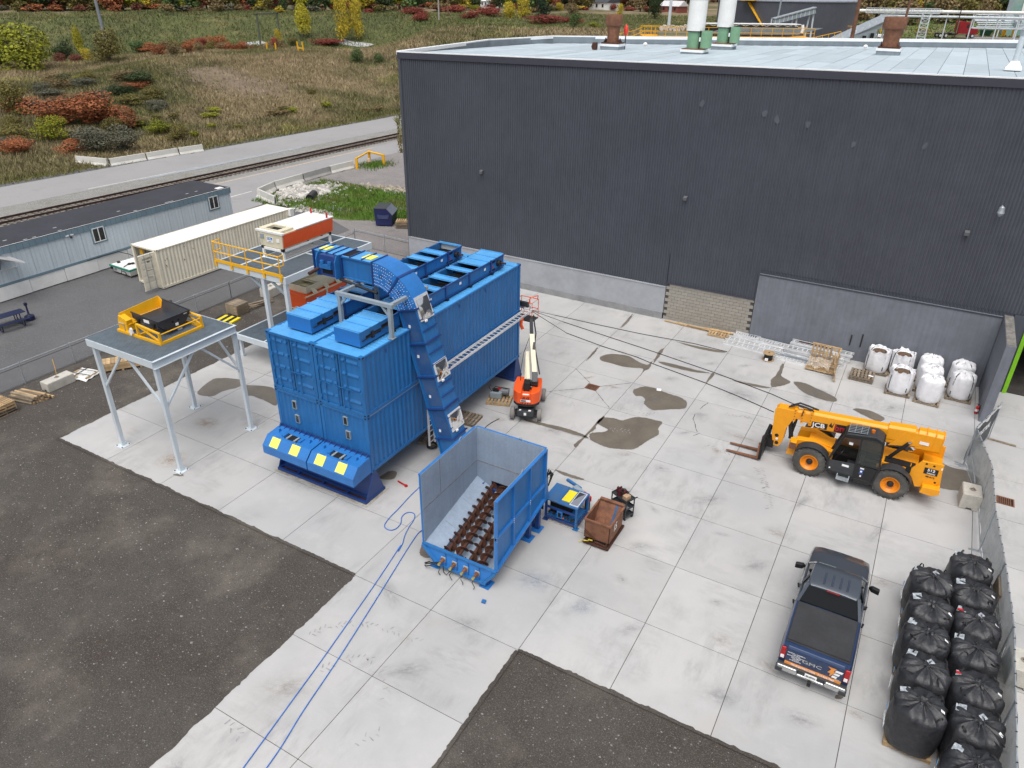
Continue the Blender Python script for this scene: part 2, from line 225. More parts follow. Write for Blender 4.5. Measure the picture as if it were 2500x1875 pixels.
VEG =[('lime', -137.5, 69.1, 14.0, 10.0, 'biggest yellow green shrub at the far left of the meadow'), ('dark', -149.0, 70.4, 5.3, 5.6, 'dark green bush half cut by the left photo edge'), ('dark', -167.1, 94.8, 6.3, 4.5, 'dark green bush right of the big yellow green shrub'), ('poplar', -172.1, 101.9, 3.3, 7.2, 'slender lime green sapling behind the dark green bush'), ('yellow', -141.8, 83.9, 3.2, 2.9, 'small bright yellow bush beneath the slender sapling'), ('maroon', -146.7, 81.2, 3.7, 2.6, 'dull red shrub beside the biggest yellow green shrub'), ('maroon', -141.7, 81.3, 3.8, 2.1, 'dull red shrub left of the small bright yellow bush'), ('olive', -129.3, 80.7, 7.2, 6.9, 'twiggy olive tan bush at the foot of the grey pole'), ('green', -158.3, 108.2, 5.8, 3.2, 'rounded mid green bush right of the grey pole'), ('rust', -124.6, 88.8, 4.0, 2.6, 'rusty orange shrub at the left end of the autumn thicket'), ('tan', -120.2, 88.8, 3.9, 2.6, 'tan leafless thicket shrub behind the grassy mound'), ('rust', -119.3, 91.6, 3.5, 2.6, 'rusty orange shrub in the middle of the autumn thicket'), ('tan', -120.6, 95.6, 3.0, 2.3, 'pale tan shrub near the right end of the autumn thicket'), ('rust', -145.4, 121.6, 6.5, 4.2, 'orange red shrub left of the wooden frame gate'), ('yellow', -144.5, 141.2, 2.5, 4.4, 'thin yellow sapling at the right post of the frame gate'), ('poplar', -144.6, 151.0, 6.6, 10.2, 'tall yellow green poplar on the bank right of the frame gate'), ('yellow', -135.6, 156.9, 6.2, 14.3, 'left one of two tall yellow trees on the bank'), ('yellow', -133.1, 160.1, 5.8, 11.5, 'right one of two tall yellow trees on the bank'), ('crimson', -137.1, 152.2, 11.3, 2.0, 'low crimson shrub strip below the two yellow trees'), ('green', -89.7, 108.5, 3.9, 3.2, 'rounded green bush below the low crimson shrub strip'), ('olive', -142.0, 143.7, 3.8, 2.3, 'dull olive shrub beside the tall yellow green poplar'), ('green', -86.7, 111.6, 2.8, 2.1, 'pale green bush close to the warehouse corner'), ('rust', -85.4, 42.3, 8.8, 4.3, 'broad orange red sumac at the left end of its patch'), ('rust', -81.7, 44.4, 8.6, 4.5, 'broad orange red sumac in the middle of its patch'), ('rust', -78.7, 46.6, 5.9, 3.2, 'orange red sumac at the right end of its patch'), ('lime', -84.2, 47.6, 4.5, 2.2, 'bright green bush rising out of the orange sumac patch'), ('olive', -95.3, 41.8, 5.5, 4.6, 'olive yellow bush at the left photo edge above the sumac'), ('lime', -78.5, 36.7, 4.9, 3.6, 'yellow green bush below the orange sumac patch'), ('grey', -70.8, 37.1, 5.3, 3.5, 'grey green willow bush left of its twin above the barriers'), ('grey', -68.6, 39.7, 5.3, 3.4, 'grey green willow bush right of its twin above the barriers'), ('rust', -72.6, 35.7, 4.2, 1.9, 'low orange shrub just above the leftmost road barrier'), ('rust', -77.1, 31.3, 4.9, 2.1, 'low orange shrub at the left photo edge'), ('lime', -72.7, 47.6, 3.8, 2.2, 'yellow green weed clump right of the willow bushes'), ('olive', -68.4, 47.4, 3.7, 2.3, 'olive weed clump near the right end of the barriers'), ('crimson', -140.9, 197.9, 10.5, 3.4, 'crimson sumac mound at the left of the far red belt'), ('crimson', -128.4, 185.0, 8.4, 2.6, 'lower crimson sumac in the far red belt'), ('crimson', -145.0, 228.1, 11.6, 3.7, 'dark crimson sumac between two far poles'), ('crimson', -125.4, 218.5, 12.4, 3.8, 'red sumac mound in front of the far houses'), ('crimson', -120.5, 200.4, 8.7, 2.4, 'low dark red sumac left of the yellow trees'), ('crimson', -91.7, 195.5, 17.4, 2.7, 'long red sumac strip below the round dark conifer'), ('crimson', -82.5, 194.3, 9.2, 2.1, 'red sumac right of the long red strip'), ('conifer', -104.7, 219.0, 6.9, 7.0, 'round dark green conifer beyond the roof'), ('yellow', -110.9, 208.5, 5.8, 6.2, 'yellow tree left of the round dark conifer'), ('yellow', -109.9, 214.8, 6.5, 7.3, 'taller yellow tree left of the round dark conifer'), ('green', -76.1, 182.8, 4.5, 4.0, 'mid green pine bush right of the dark conifer'), ('olive', -165.2, 272.5, 9.6, 5.1, 'olive green tree in front of the white buildings'), ('lime', -154.2, 256.6, 5.8, 2.6, 'lime green bush in front of the white buildings'), ('yellow', -130.5, 283.6, 4.1, 3.5, 'small yellow green bush behind the round dark conifer'), ('tan', -105.2, 242.8, 7.1, 4.6, 'pale tree behind the mid green pine bush'), ('dark', -73.6, 238.5, 6.7, 8.7, 'dark green bushy tree left of the white chimney stacks'), ('yellow', -86.3, 239.6, 2.8, 4.8, 'small yellow tree left of the dark bushy tree'), ('lime', -70.5, 183.2, 3.7, 1.8, 'lime green bush at the rear roof corner'), ('yellow', 6.9, 217.1, 4.7, 1.9, 'low yellow green shrub by the lattice tower')]
FAR =[(0,-298,132,9.3,10.4),(0,-353,159,6.5,6.7),(6,-291,130,6.8,8.4),(0,-330,150,6.6,7.1),(9,-293,134,5.6,5.1),(2,-332,152,7.7,9.2),(2,-303,141,7.9,10.0),(0,-329,154,6.0,6.6),(3,-275,128,6.6,9.3),(8,-339,161,9.0,11.0),(6,-268,127,5.5,5.4),(3,-366,177,8.2,11.0),(1,-290,140,7.0,8.8),(6,-363,177,11.0,11.3),(0,-265,129,6.1,5.9),(1,-338,168,10.5,9.6),(0,-268,133,4.0,5.1),(0,-359,180,8.0,12.1),(9,-279,139,11.2,10.3),(1,-341,173,6.5,10.4),(8,-282,144,8.2,8.8),(6,-339,175,5.8,6.9),(4,-277,142,8.2,8.3),(3,-340,177,6.7,7.0),(0,-280,146,8.6,10.8),(3,-341,180,5.4,6.2),(0,-271,144,10.2,9.5),(8,-323,174,7.9,10.8),(4,-279,150,5.9,6.7),(3,-333,181,5.1,6.2),(3,-264,143,3.7,5.3),(0,-328,180,5.4,7.7),(3,-280,155,4.5,6.0),(3,-334,186,8.0,12.1),(0,-263,147,11.2,10.2),(1,-315,178,5.0,5.6),(3,-258,146,9.0,10.4),(0,-337,193,8.3,11.6),(0,-269,155,6.3,6.6),(3,-318,184,8.6,8.6),(3,-277,162,8.3,8.0),(0,-353,210,8.3,8.4),(8,-260,153,9.2,8.9),(6,-323,193,7.6,10.0),(0,-256,153,8.0,9.5),(0,-306,185,8.7,9.4),(2,-263,160,6.0,9.4),(8,-299,183,3.9,5.9),(1,-258,160,5.2,6.5),(6,-320,198,9.6,10.0),(0,-243,150,5.8,7.1),(0,-298,187,5.6,6.5),(0,-247,155,10.5,10.0),(1,-294,188,5.1,6.4),(3,-239,153,6.6,7.2),(6,-304,196,8.6,9.1),(9,-251,163,7.9,7.4),(1,-333,218,13.1,12.0),(1,-252,165,5.4,6.0),(4,-319,213,9.7,11.7),(4,-229,153,8.1,9.6),(6,-318,214,9.6,9.1),(8,-255,174,6.9,9.1),(1,-287,194,9.6,11.1),(1,-236,161,9.2,9.4),(0,-281,193,7.5,8.1),(6,-228,159,7.6,8.7),(2,-273,190,4.6,4.9),(1,-240,170,4.0,5.0),(3,-296,210,7.6,11.6),(1,-245,176,8.1,10.6),(1,-294,211,8.9,9.7),(0,-240,174,6.5,7.2),(0,-292,214,4.9,6.9),(2,-242,178,4.7,6.3),(2,-282,209,10.4,11.0),(0,-231,171,3.9,5.3),(6,-295,222,7.7,7.7),(3,-237,180,5.1,5.2),(4,-277,210,6.3,9.9),(9,-206,158,5.4,6.4),(2,-296,229,9.6,9.1),(6,-209,162,5.5,5.3),(1,-271,211,4.6,6.9),(9,-210,164,2.8,4.4),(9,-285,227,6.8,6.6),(9,-212,169,6.3,7.3),(9,-298,240,5.4,6.1),(0,-212,172,6.4,8.6),(3,-283,230,7.2,7.1),(3,-226,185,7.1,8.9),(3,-257,213,4.2,6.2),(4,-212,176,5.7,6.4),(6,-286,240,6.2,9.8),(4,-229,193,5.5,5.5),(3,-275,233,4.1,6.6),(1,-200,170,4.9,6.1),(2,-262,226,6.4,7.5),(1,-208,180,6.9,7.8),(9,-291,256,5.1,8.3),(0,-199,175,7.1,8.0),(0,-263,233,7.0,7.1),(8,-219,195,5.9,9.4),(1,-258,231,5.4,8.8),(4,-200,181,4.4,6.3),(0,-247,224,4.5,5.2),(3,-198,183,5.5,5.9),(1,-275,254,11.8,11.4),(3,-208,194,10.0,9.2),(3,-279,261,6.0,6.3),(6,-200,188,4.7,5.1),(1,-266,253,6.3,7.9),(0,-192,185,3.8,4.9),(0,-250,239,12.0,11.0),(8,-204,198,8.2,9.6),(3,-242,237,5.0,5.8),(4,-210,207,5.7,7.9),(8,-272,268,7.3,9.9),(3,-182,182,3.4,5.2),(4,-243,242,3.4,5.5),(1,-195,200,10.3,9.8),(1,-248,251,3.3,5.5),(8,-201,208,7.8,9.1),(1,-232,240,8.0,7.8),(6,-190,200,6.0,7.3),(6,-254,265,7.3,9.7),(0,-206,218,10.1,9.7),(8,-244,260,5.8,5.5),(3,-185,200,4.9,5.1),(1,-238,258,7.9,8.5),(4,-190,207,3.7,5.0),(2,-250,272,3.5,5.8),(9,-173,192,6.6,8.1),(1,-248,274,9.9,9.8),(0,-176,199,8.9,8.7),(3,-258,291,6.1,9.8),(6,-196,225,5.3,7.7),(0,-244,279,6.0,9.0),(2,-190,221,4.2,5.2),(6,-230,267,6.2,10.2),(0,-190,223,6.9,8.2),(0,-248,290,6.4,6.6),(0,-187,225,6.6,9.9),(0,-229,273,9.7,11.4),(2,-177,215,4.6,4.6),(3,-250,302,12.2,11.6),(2,-164,202,6.8,8.8),(0,-236,289,4.7,6.8),(6,-166,208,4.8,4.5),(4,-230,289,8.1,11.8),(8,-176,224,5.8,7.5),(3,-230,292,11.4,11.0),(3,-162,210,7.3,9.6),(1,-212,275,10.0,9.2),(9,-175,230,4.0,5.1),(9,-247,322,5.2,6.1),(6,-174,234,9.3,9.9),(6,-231,308,3.9,6.1),(1,-184,251,7.0,7.6),(0,-243,327,6.4,6.9),(6,-188,259,4.6,6.8),(6,-217,297,6.6,7.1),(9,-163,229,9.3,8.7),(0,-242,335,8.9,11.5),(1,-188,269,7.5,9.5),(9,-241,340,9.4,11.8),(9,-181,262,4.3,5.7),(8,-245,354,11.4,11.4),(1,-190,281,7.0,6.5),(2,-230,337,7.9,12.3),(0,-162,244,5.8,6.1),(0,-239,357,11.9,12.0),(8,-162,245,3.6,5.3),(4,-227,342,6.7,7.3),(0,-157,245,5.2,7.0),(0,-212,328,8.0,9.8),(0,-163,256,5.6,8.8),(2,-231,359,6.2,9.1),(2,-163,261,7.2,7.0),(1,-219,346,9.8,10.1),(0,-165,271,9.5,10.3),(0,-204,330,6.5,8.0),(3,-160,266,4.9,5.3),(0,-227,371,9.5,10.7),(1,-179,302,7.6,7.9),(4,-219,367,9.9,10.5),(4,-178,306,4.1,6.4),(2,-199,337,5.6,6.7),(1,-160,281,5.0,6.8),(4,-219,377,6.1,9.5),(3,-144,258,5.2,8.1),(9,-221,387,9.0,8.4),(6,-162,295,6.3,7.8),(3,-193,348,6.2,6.0),(4,-163,302,12.6,12.2),(1,-214,387,10.9,12.4),(3,-145,272,5.3,7.5),(3,-216,397,7.2,6.6),(8,-156,298,6.1,7.4),(3,-220,417,12.1,15.2),(8,-154,302,6.0,5.9),(1,-188,364,5.7,7.5),(9,-137,273,8.6,10.2),(0,-217,425,15.3,14.8),(6,-142,288,9.1,9.8),(0,-213,420,6.4,7.6),(4,-141,294,9.4,11.1),(4,-180,365,11.8,10.8),(3,-154,326,8.4,10.0),(1,-189,390,8.7,11.0),(4,-136,291,4.1,5.4),(0,-204,428,11.3,12.0),(3,-141,310,9.8,10.5),(0,-171,372,10.2,9.4),(9,-140,313,8.1,8.7),(3,-191,423,12.2,11.8),(1,-130,298,9.6,9.8),(0,-170,383,4.8,7.2),(3,-141,326,10.8,12.5),(8,-194,444,15.1,14.5),(0,-124,296,6.0,8.8),(3,-193,450,10.7,12.3),(0,-138,334,10.2,11.7),(6,-185,440,10.5,13.1),(0,-128,320,5.6,6.8),(3,-182,445,8.9,14.5),(9,-131,331,9.8,10.9),(4,-161,400,7.8,7.9),(0,-119,309,8.7,10.7),(1,-181,456,6.3,7.8),(8,-124,331,13.2,12.3),(1,-174,454,8.5,13.5),(6,-132,353,8.0,8.3),(0,-162,429,11.9,13.6),(0,-129,354,9.7,9.7),(8,-175,473,4.9,7.8),(1,-115,327,5.9,6.5),(3,-158,442,9.6,13.2),(1,-105,308,5.6,5.3),(0,-164,469,10.8,11.4),(4,-109,327,7.8,11.4),(1,-141,414,11.3,13.7),(3,-101,311,11.2,11.4),(9,-152,456,6.2,9.9),(6,-114,358,10.2,11.3),(9,-158,481,9.0,10.6),(2,-152,476,8.5,9.6),(0,-141,457,8.8,11.5),(1,-127,424,8.2,12.3),(1,-128,437,6.3,8.7),(1,-127,441,11.7,11.8),(0,-126,451,9.1,14.7),(1,-132,482,10.8,15.5),(3,-142,529,16.6,16.9),(2,-125,480,6.1,8.9),(0,-123,487,12.3,15.7),(8,-112,463,7.3,8.4),(0,-129,535,14.3,13.4),(1,-102,447,8.1,8.2),(3,-100,456,11.1,13.1),(2,-117,534,7.7,8.3),(9,-112,538,11.4,12.8),(1,-112,546,12.6,14.8),(1,-88,462,6.4,9.2),(8,-85,464,9.3,14.0),(0,-99,551,10.0,12.1),(1,-92,529,11.2,14.9),(6,-100,581,16.7,16.6),(9,-76,479,9.5,11.7),(9,-74,496,15.5,14.7),(3,-84,566,12.7,14.5),(9,-82,569,15.6,17.2),(2,-74,558,7.7,8.1),(0,-71,550,13.5,15.0),(0,-63,526,9.4,10.2),(0,-33,352,7.1,6.5),(9,-40,403,8.3,9.1),(1,-15,254,9.3,8.5),(1,-36,414,8.4,10.2),(1,-18,280,4.8,7.0),(1,-27,363,8.1,11.5),(3,-16,293,4.6,7.3),(1,-26,369,11.6,11.5),(1,-14,284,8.3,10.0),(1,-23,362,5.2,6.9),(0,-12,290,10.3,9.8),(9,-28,424,13.7,12.7),(0,-13,310,3.6,5.4),(1,-23,395,7.9,9.7),(1,-13,325,8.3,8.4),(0,-18,372,5.4,7.7),(2,-10,320,5.9,6.8),(0,-21,434,7.9,7.3),(0,-3,273,7.5,9.3),(9,-14,383,5.6,7.7),(1,-1,261,8.3,7.9),(9,-15,425,7.8,8.6),(0,-6,339,4.5,7.0),(9,-11,414,9.9,9.9),(2,-2,313,5.3,8.1),(0,-7,384,8.4,10.0),(1,2,299,5.0,4.7),(3,-7,445,7.1,9.8),(9,3,291,4.2,6.3),(0,-6,442,7.0,9.7),(1,3,360,10.2,11.0),(2,-2,449,8.8,11.9),(1,8,274,6.4,8.9),(3,0,446,8.2,8.1),(1,10,290,8.7,8.0),(0,5,402,6.9,11.1),(1,9,353,7.0,7.9),(1,6,419,8.4,8.9),(9,12,285,3.8,4.6),(9,10,414,6.7,8.7),(0,15,279,7.1,8.4),(1,10,446,5.9,7.7),(0,16,310,8.9,10.1),(1,15,396,5.1,6.4),(1,17,341,9.8,9.3),(1,16,420,6.7,6.9),(1,20,294,4.9,8.1),(1,19,449,10.1,11.9),(1,21,289,4.5,5.2),(1,22,478,6.8,6.7),(0,23,323,3.9,6.0),(3,24,414,6.0,9.9),(0,26,353,7.7,7.3),(0,26,472,5.1,8.2),(9,27,362,7.6,7.6),(0,30,450,9.3,8.6),(3,29,344,9.5,11.0),(1,32,462,8.4,12.2),(1,30,316,5.4,6.3),(1,33,420,5.9,7.7),(1,31,286,5.7,6.6),(1,35,428,8.1,8.9),(2,33,295,9.0,10.2),(1,39,471,11.2,11.2),(1,36,320,6.3,8.6),(2,42,466,6.9,11.2),(0,40,360,7.6,12.5),(1,44,433,6.3,6.1),(1,37,295,3.7,5.0),(2,44,432,4.6,7.1),(0,41,316,4.3,5.2),(1,50,489,7.4,8.4),(2,42,311,3.6,4.9),(1,53,480,4.9,7.6),(3,48,364,5.1,6.8),(1,58,504,5.0,7.7),(0,49,369,7.2,8.8),(1,59,486,8.2,8.2),(2,48,332,8.7,9.6),(1,57,444,6.4,6.8),(1,50,324,3.9,5.3),(1,61,463,5.9,8.1),(1,55,354,9.2,11.5),(2,64,480,7.0,7.2),(1,56,354,8.2,12.4),(1,68,474,8.5,8.7),(1,59,370,7.0,10.1),(0,67,456,12.1,13.0),(9,58,334,3.8,6.1),(9,70,461,10.4,14.7),(9,64,371,7.5,7.7),(1,76,493,9.0,12.0)]
# ---------------------------------------------------------------- terrain
def ss(a, b, x):
    t = np.clip((x-a)/(b-a), 0, 1); return t*t*(3-2*t)
def T(x, y):
    x = np.asarray(x, float); y = np.asarray(y, float)
    r = np.hypot(x-18.06, y+17.6); az = np.degrees(np.arctan2(x-18.06, y+17.6)); e = (-64.6+.10*(y-25))-x
    wl = 1-ss(-39.5, -34, az); wm = ss(-60, -52, az)
    m = ss(2, 46, e)*(3.0+2.2*wm)*(1-ss(178, 215, r)*(.36+.1*wm))
    left = m+ss(222, 262, r)*6.6+ss(262, 700, r)*3
    right = ss(116, 185, r)*8.1+ss(185, 330, r)*.9+ss(330, 900, r)*3.5
    return left*wl*ss(0, 4, e)+right*(1-wl)*ss(40, 60, y)
def TB(x, y):   # with small bumps
    e = (-64.6+.10*(np.asarray(y)-25))-np.asarray(x); r = np.hypot(np.asarray(x)-18.06, np.asarray(y)+17.6)
    b = .35*np.sin(x*.21+1.3*np.sin(y*.13))*np.sin(y*.17+.8)+.22*np.sin(x*.47+y*.31)*np.sin(y*.39-x*.11)
    return T(x, y)+b*ss(6, 20, e)*ss(40, 80, r)
def nodes_ground(name, cols, bump=.8, scl=1.):
    """cols: list of (noise scale, lo, hi, colour) layered over the first colour"""
    m = bpy.data.materials.new(name); m.use_nodes = True; nt = m.node_tree; N = nt.nodes; L = nt.links; b = N['Principled BSDF']
    b.inputs['Roughness'].default_value = .95; b.inputs['Specular IOR Level'].default_value = .2
    co = N.new('ShaderNodeNewGeometry').outputs['Position']; out = None; last = None
    for i, (s, lo, hi, amt, c, det) in enumerate(cols):
        n = N.new('ShaderNodeTexNoise'); n.inputs['Scale'].default_value = s; n.inputs['Detail'].default_value = det; n.inputs['Roughness'].default_value = .62
        mp = N.new('ShaderNodeMapping'); mp.inputs['Location'].default_value = (i*13.7, i*7.1, 0); L.new(co, mp.inputs[0]); L.new(mp.outputs[0], n.inputs['Vector'])
        if out is None:
            rgb = N.new('ShaderNodeRGB'); rgb.outputs[0].default_value = (*c, 1); out = rgb.outputs[0]; continue
        r = N.new('ShaderNodeMapRange'); L.new(n.outputs['Fac'], r.inputs[0])
        for k, q in enumerate((lo, hi, 0, amt)): r.inputs[k+1].default_value = q
        mx = N.new('ShaderNodeMix'); mx.data_type = 'RGBA'; L.new(r.outputs[0], mx.inputs[0]); L.new(out, mx.inputs[6]); mx.inputs[7].default_value = (*c, 1); out = mx.outputs[2]
    L.new(out, b.inputs['Base Color'])
    n = N.new('ShaderNodeTexNoise'); n.inputs['Scale'].default_value = 9*scl; n.inputs['Detail'].default_value = 8; n.inputs['Roughness'].default_value = .75; L.new(co, n.inputs['Vector'])
    bp = N.new('ShaderNodeBump'); bp.inputs['Strength'].default_value = min(1, bump); bp.inputs['Distance'].default_value = .06*bump; L.new(n.outputs['Fac'], bp.inputs['Height']); L.new(bp.outputs[0], b.inputs['Normal'])
    return m
g_dirt = nodes_ground('dark_dirt', [(1,0,1,1,(.076,.067,.058),2), (.22,.45,.68,.9,(.056,.045,.037),5), (.26,.50,.70,.8,(.165,.145,.12),6), (2.2,.5,.75,.5,(.045,.040,.036),5), (1.1,.6,.8,.5,(.17,.15,.13),6), (26,.5,.68,.6,(.17,.165,.16),3), (17,.52,.7,.6,(.045,.041,.038),3)])
g_lot = nodes_ground('grey_gravel', [(1,0,1,1,(.128,.128,.132),2), (.2,.45,.7,.6,(.10,.098,.098),5), (.5,.55,.8,.5,(.17,.165,.16),6), (11,.54,.7,.6,(.20,.20,.205),3), (14,.56,.72,.6,(.07,.07,.072),3)])
g_pale = nodes_ground('pale_gravel', [(1,0,1,1,(.22,.205,.20),2), (.4,.45,.7,.6,(.28,.26,.25),5), (.9,.55,.75,.6,(.13,.125,.12),6), (10,.54,.7,.6,(.40,.38,.37),3), (12,.56,.72,.6,(.10,.09,.09),3)])
g_asph = nodes_ground('worn_asphalt', [(1,0,1,1,(.30,.295,.295),2), (.12,.45,.7,.6,(.25,.245,.245),5), (.6,.55,.75,.4,(.20,.195,.195),8), (3,.6,.7,.5,(.17,.165,.165),8), (18,.5,.75,.3,(.36,.355,.35),3)], .3)
g_ball = nodes_ground('rail_ballast', [(1,0,1,1,(.27,.265,.25),2), (.3,.5,.7,.7,(.20,.19,.165),5), (.35,.55,.75,.6,(.19,.18,.085),5), (7,.5,.7,.7,(.40,.39,.37),3), (9,.55,.7,.8,(.11,.105,.10),3)], 1.5)
g_mead = nodes_ground('dry_meadow', [(1,0,1,1,(.21,.165,.10),2), (.028,.46,.56,.9,(.075,.078,.034),4), (.06,.52,.66,.85,(.25,.195,.125),5), (.09,.55,.66,.75,(.07,.06,.034),6), (.5,.5,.75,.5,(.17,.165,.075),6), (2.5,.5,.7,.5,(.31,.25,.15),5), (3,.55,.7,.6,(.08,.072,.036),5)], 2.)
g_bank = nodes_ground('green_bank', [(1,0,1,1,(.10,.112,.045),2), (.05,.42,.65,.8,(.07,.078,.034),4), (.09,.52,.7,.7,(.23,.195,.09),5), (.3,.5,.75,.6,(.17,.19,.06),6), (2,.5,.7,.5,(.08,.08,.036),5)], 2.)
g_grass = nodes_ground('green_grass_soil', [(1,0,1,1,(.095,.16,.028),2), (.3,.45,.65,.8,(.12,.12,.045),5), (.8,.5,.7,.6,(.05,.09,.018),5), (3,.55,.7,.5,(.15,.19,.05),4)], 1.5)
g_bare = nodes_ground('eroded_soil', [(1,0,1,1,(.21,.16,.115),2), (.3,.45,.65,.8,(.14,.105,.07),5), (.8,.5,.7,.7,(.10,.085,.045),5), (3,.55,.7,.5,(.27,.22,.17),4)], 2.)
xs = np.unique(np.concatenate([np.arange(-2600,-420,120), np.arange(-420,-220,10), np.arange(-220,-56,2.5), np.arange(-56,60,4), np.arange(60,240,14), np.arange(240,2200,150)]))
ys = np.unique(np.concatenate([np.arange(-400,-20,40), np.arange(-20,20,4), np.arange(20,260,2.5), np.arange(260,420,8), np.arange(420,3200,120)]))
GX, GY = np.meshgrid(xs, ys, indexing='ij'); GZ = TB(GX, GY)-.045
nx, ny = len(xs), len(ys); idx = np.arange(nx*ny).reshape(nx, ny)
me = bpy.data.meshes.new('ground'); me.from_pydata(np.stack([GX.ravel(), GY.ravel(), GZ.ravel()], 1).tolist(), [], np.stack([idx[:-1,:-1], idx[1:,:-1], idx[1:,1:], idx[:-1,1:]], -1).reshape(-1, 4).tolist())
for m_ in (g_dirt, g_mead, g_bank): me.materials.append(m_)
CX = (GX[:-1,:-1]+GX[1:,1:])/2; CY = (GY[:-1,:-1]+GY[1:,1:])/2
E_ = (-64.6+.10*(CY-25))-CX; R_ = np.hypot(CX-18.06, CY+17.6)
mi = np.where((E_ > 0) | (CY > 66), np.where((R_ > 216) & (R_ < 266) & (E_ > 60), 2, 1), 0)
me.polygons.foreach_set('material_index', mi.ravel().astype(np.int32)); me.polygons.foreach_set('use_smooth', [True]*len(me.polygons))
ground = bpy.data.objects.new('ground', me); COL.objects.link(ground); struct(ground)
def sheet(name, pts, z, m, kind='structure'):
    b = MB(); b.quad(*[(x, y, z) for x, y in pts]); o = b.build(name, m); o['kind'] = kind; return o
def strip(name, xl, xr, y0, y1, z, m, step=4):
    b = MB(); Y = list(np.arange(y0, y1+.01, step))
    b.add([p for y in Y for p in ((xl(y), y, z), (xr(y), y, z))], [(2*i, 2*i+1, 2*i+3, 2*i+2) for i in range(len(Y)-1)])
    o = b.build(name, m)
    for v in o.data.vertices: v.co.z = z+float(T(v.co.x, v.co.y))
    return struct(o)
def blob(pts, n=6, jit=.05):
    P = [Vector((x, y)) for x, y in pts]; out = []; m = len(P)
    for i in range(m):
        a, b, c, d = P[i-1], P[i], P[(i+1) % m], P[(i+2) % m]
        for k in range(n):
            t = k/n; q = .5*((2*b)+(c-a)*t+(2*a-5*b+4*c-d)*t*t+(3*b-a-3*c+d)*t**3)
            out.append((q.x+random.uniform(-jit, jit), q.y+random.uniform(-jit, jit)))
    return out
l1f = lambda y: -63.4+.095*(y-25); l1n = lambda y: -55.3+.09*(y-25)
railx = lambda y: -50.3+.075*(y-25)
l2l = lambda y: -47.6+.062*(y-25); l2r = lambda y: -41.0+.01*(y-25)
sheet('gravel_lot', [(-41.5,-40), (-20.6,-40), (-20.6,27), (-24,33), (-34,31.2), (-41.5,31)], -.030, g_lot)
sheet('gravel_apron', [(-24.1,24.95), (-14.2,24.95), (-14.2,27), (-14.6,27), (-14.6,35), (-22,36), (-28.6,31), (-24.1,29)], -.026, g_pale)
sheet('gravel_verge', [(-40.6,36), (-33,38.5), (-28,41), (-15,41.5), (-15,64), (-41,64)], -.030, g_pale)
sheet('ditch_bed', blob([(-36,32.4), (-31.5,31.2), (-28.4,30.6), (-24,32.6), (-20.5,34.5), (-15.2,36.5), (-15.2,41.5), (-20,40.8), (-26,40.2), (-31,41), (-36,41.8), (-38.7,37.5), (-38.6,33.8)], 4, .25), -.020, g_grass)
strip('rail_bed', lambda y: l1n(y)-.6, lambda y: l2l(y)+.5, -60, 130, -.026, g_ball)
strip('far_road', l1f, l1n, -60, 130, -.020, g_asph)
strip('near_road', l2l, l2r, -60, 64, -.018, g_asph)
strip('road_verge', lambda y: l1f(y)-1.4, lambda y: l1f(y)+.2, -60, 130, -.024, g_lot)
sheet('access_apron', [(-41.2,26), (-36.2,26.5), (-36.6,31), (-39,33.6), (-41.2,35)], -.014, g_asph)
m_line = M('worn_road_paint', (.62,.61,.58), .8, var=.25, sc=3, pos=True); m_oline = M('worn_orange_paint', (.60,.42,.26), .8, var=.2, sc=3, pos=True)
strip('edge_line', lambda y: l2l(y)+.35, lambda y: l2l(y)+.50, -10, 60, -.013, m_oline)
strip('edge_line', lambda y: l2r(y)-.35, lambda y: l2r(y)-.20, -10, 35.5, -.013, m_line)
strip('edge_line', lambda y: l1n(y)-.55, lambda y: l1n(y)-.42, 26, 39, -.015, m_line)
# railway: two rails, each tie a part
m_rail = M('rail_steel', (.075,.045,.038), .6, .4, var=.2); m_tie = M('railway_tie', (.17,.145,.12), .9, var=.3, rnd=.35, sc=4)
rw = thing('railway_track', 'single railway track with rust brown rails on wooden ties beside the road', 'railway', (railx(30), 30, 0))
for s in (-.75, .75):
    b = MB(rw.location); Y = list(np.arange(-50, 130.1, 4))
    for prof in ([(-.07,-.01),(.07,-.01),(.07,.02),(-.07,.02)], [(-.012,.02),(.012,.02),(.012,.13),(-.012,.13)], [(-.036,.13),(.036,.13),(.036,.17),(-.036,.17)]):
        b.loft([[(railx(y)+s+u, y, v+.08) for u, v in prof] for y in Y])
    b.build('rail', m_rail, rw)
tie_me = MB().box(-1.3, -.115, -.02, 1.3, .115, .075).mesh('tie'); tie_me.materials.append(m_tie)
for i in range(250):
    y = -24+i*.56
    inst('tie', tie_me, rw, (railx(y)-rw.location.x, y-30, random.uniform(-.012, .004)), (0, 0, random.uniform(-.03, .03)-.07))
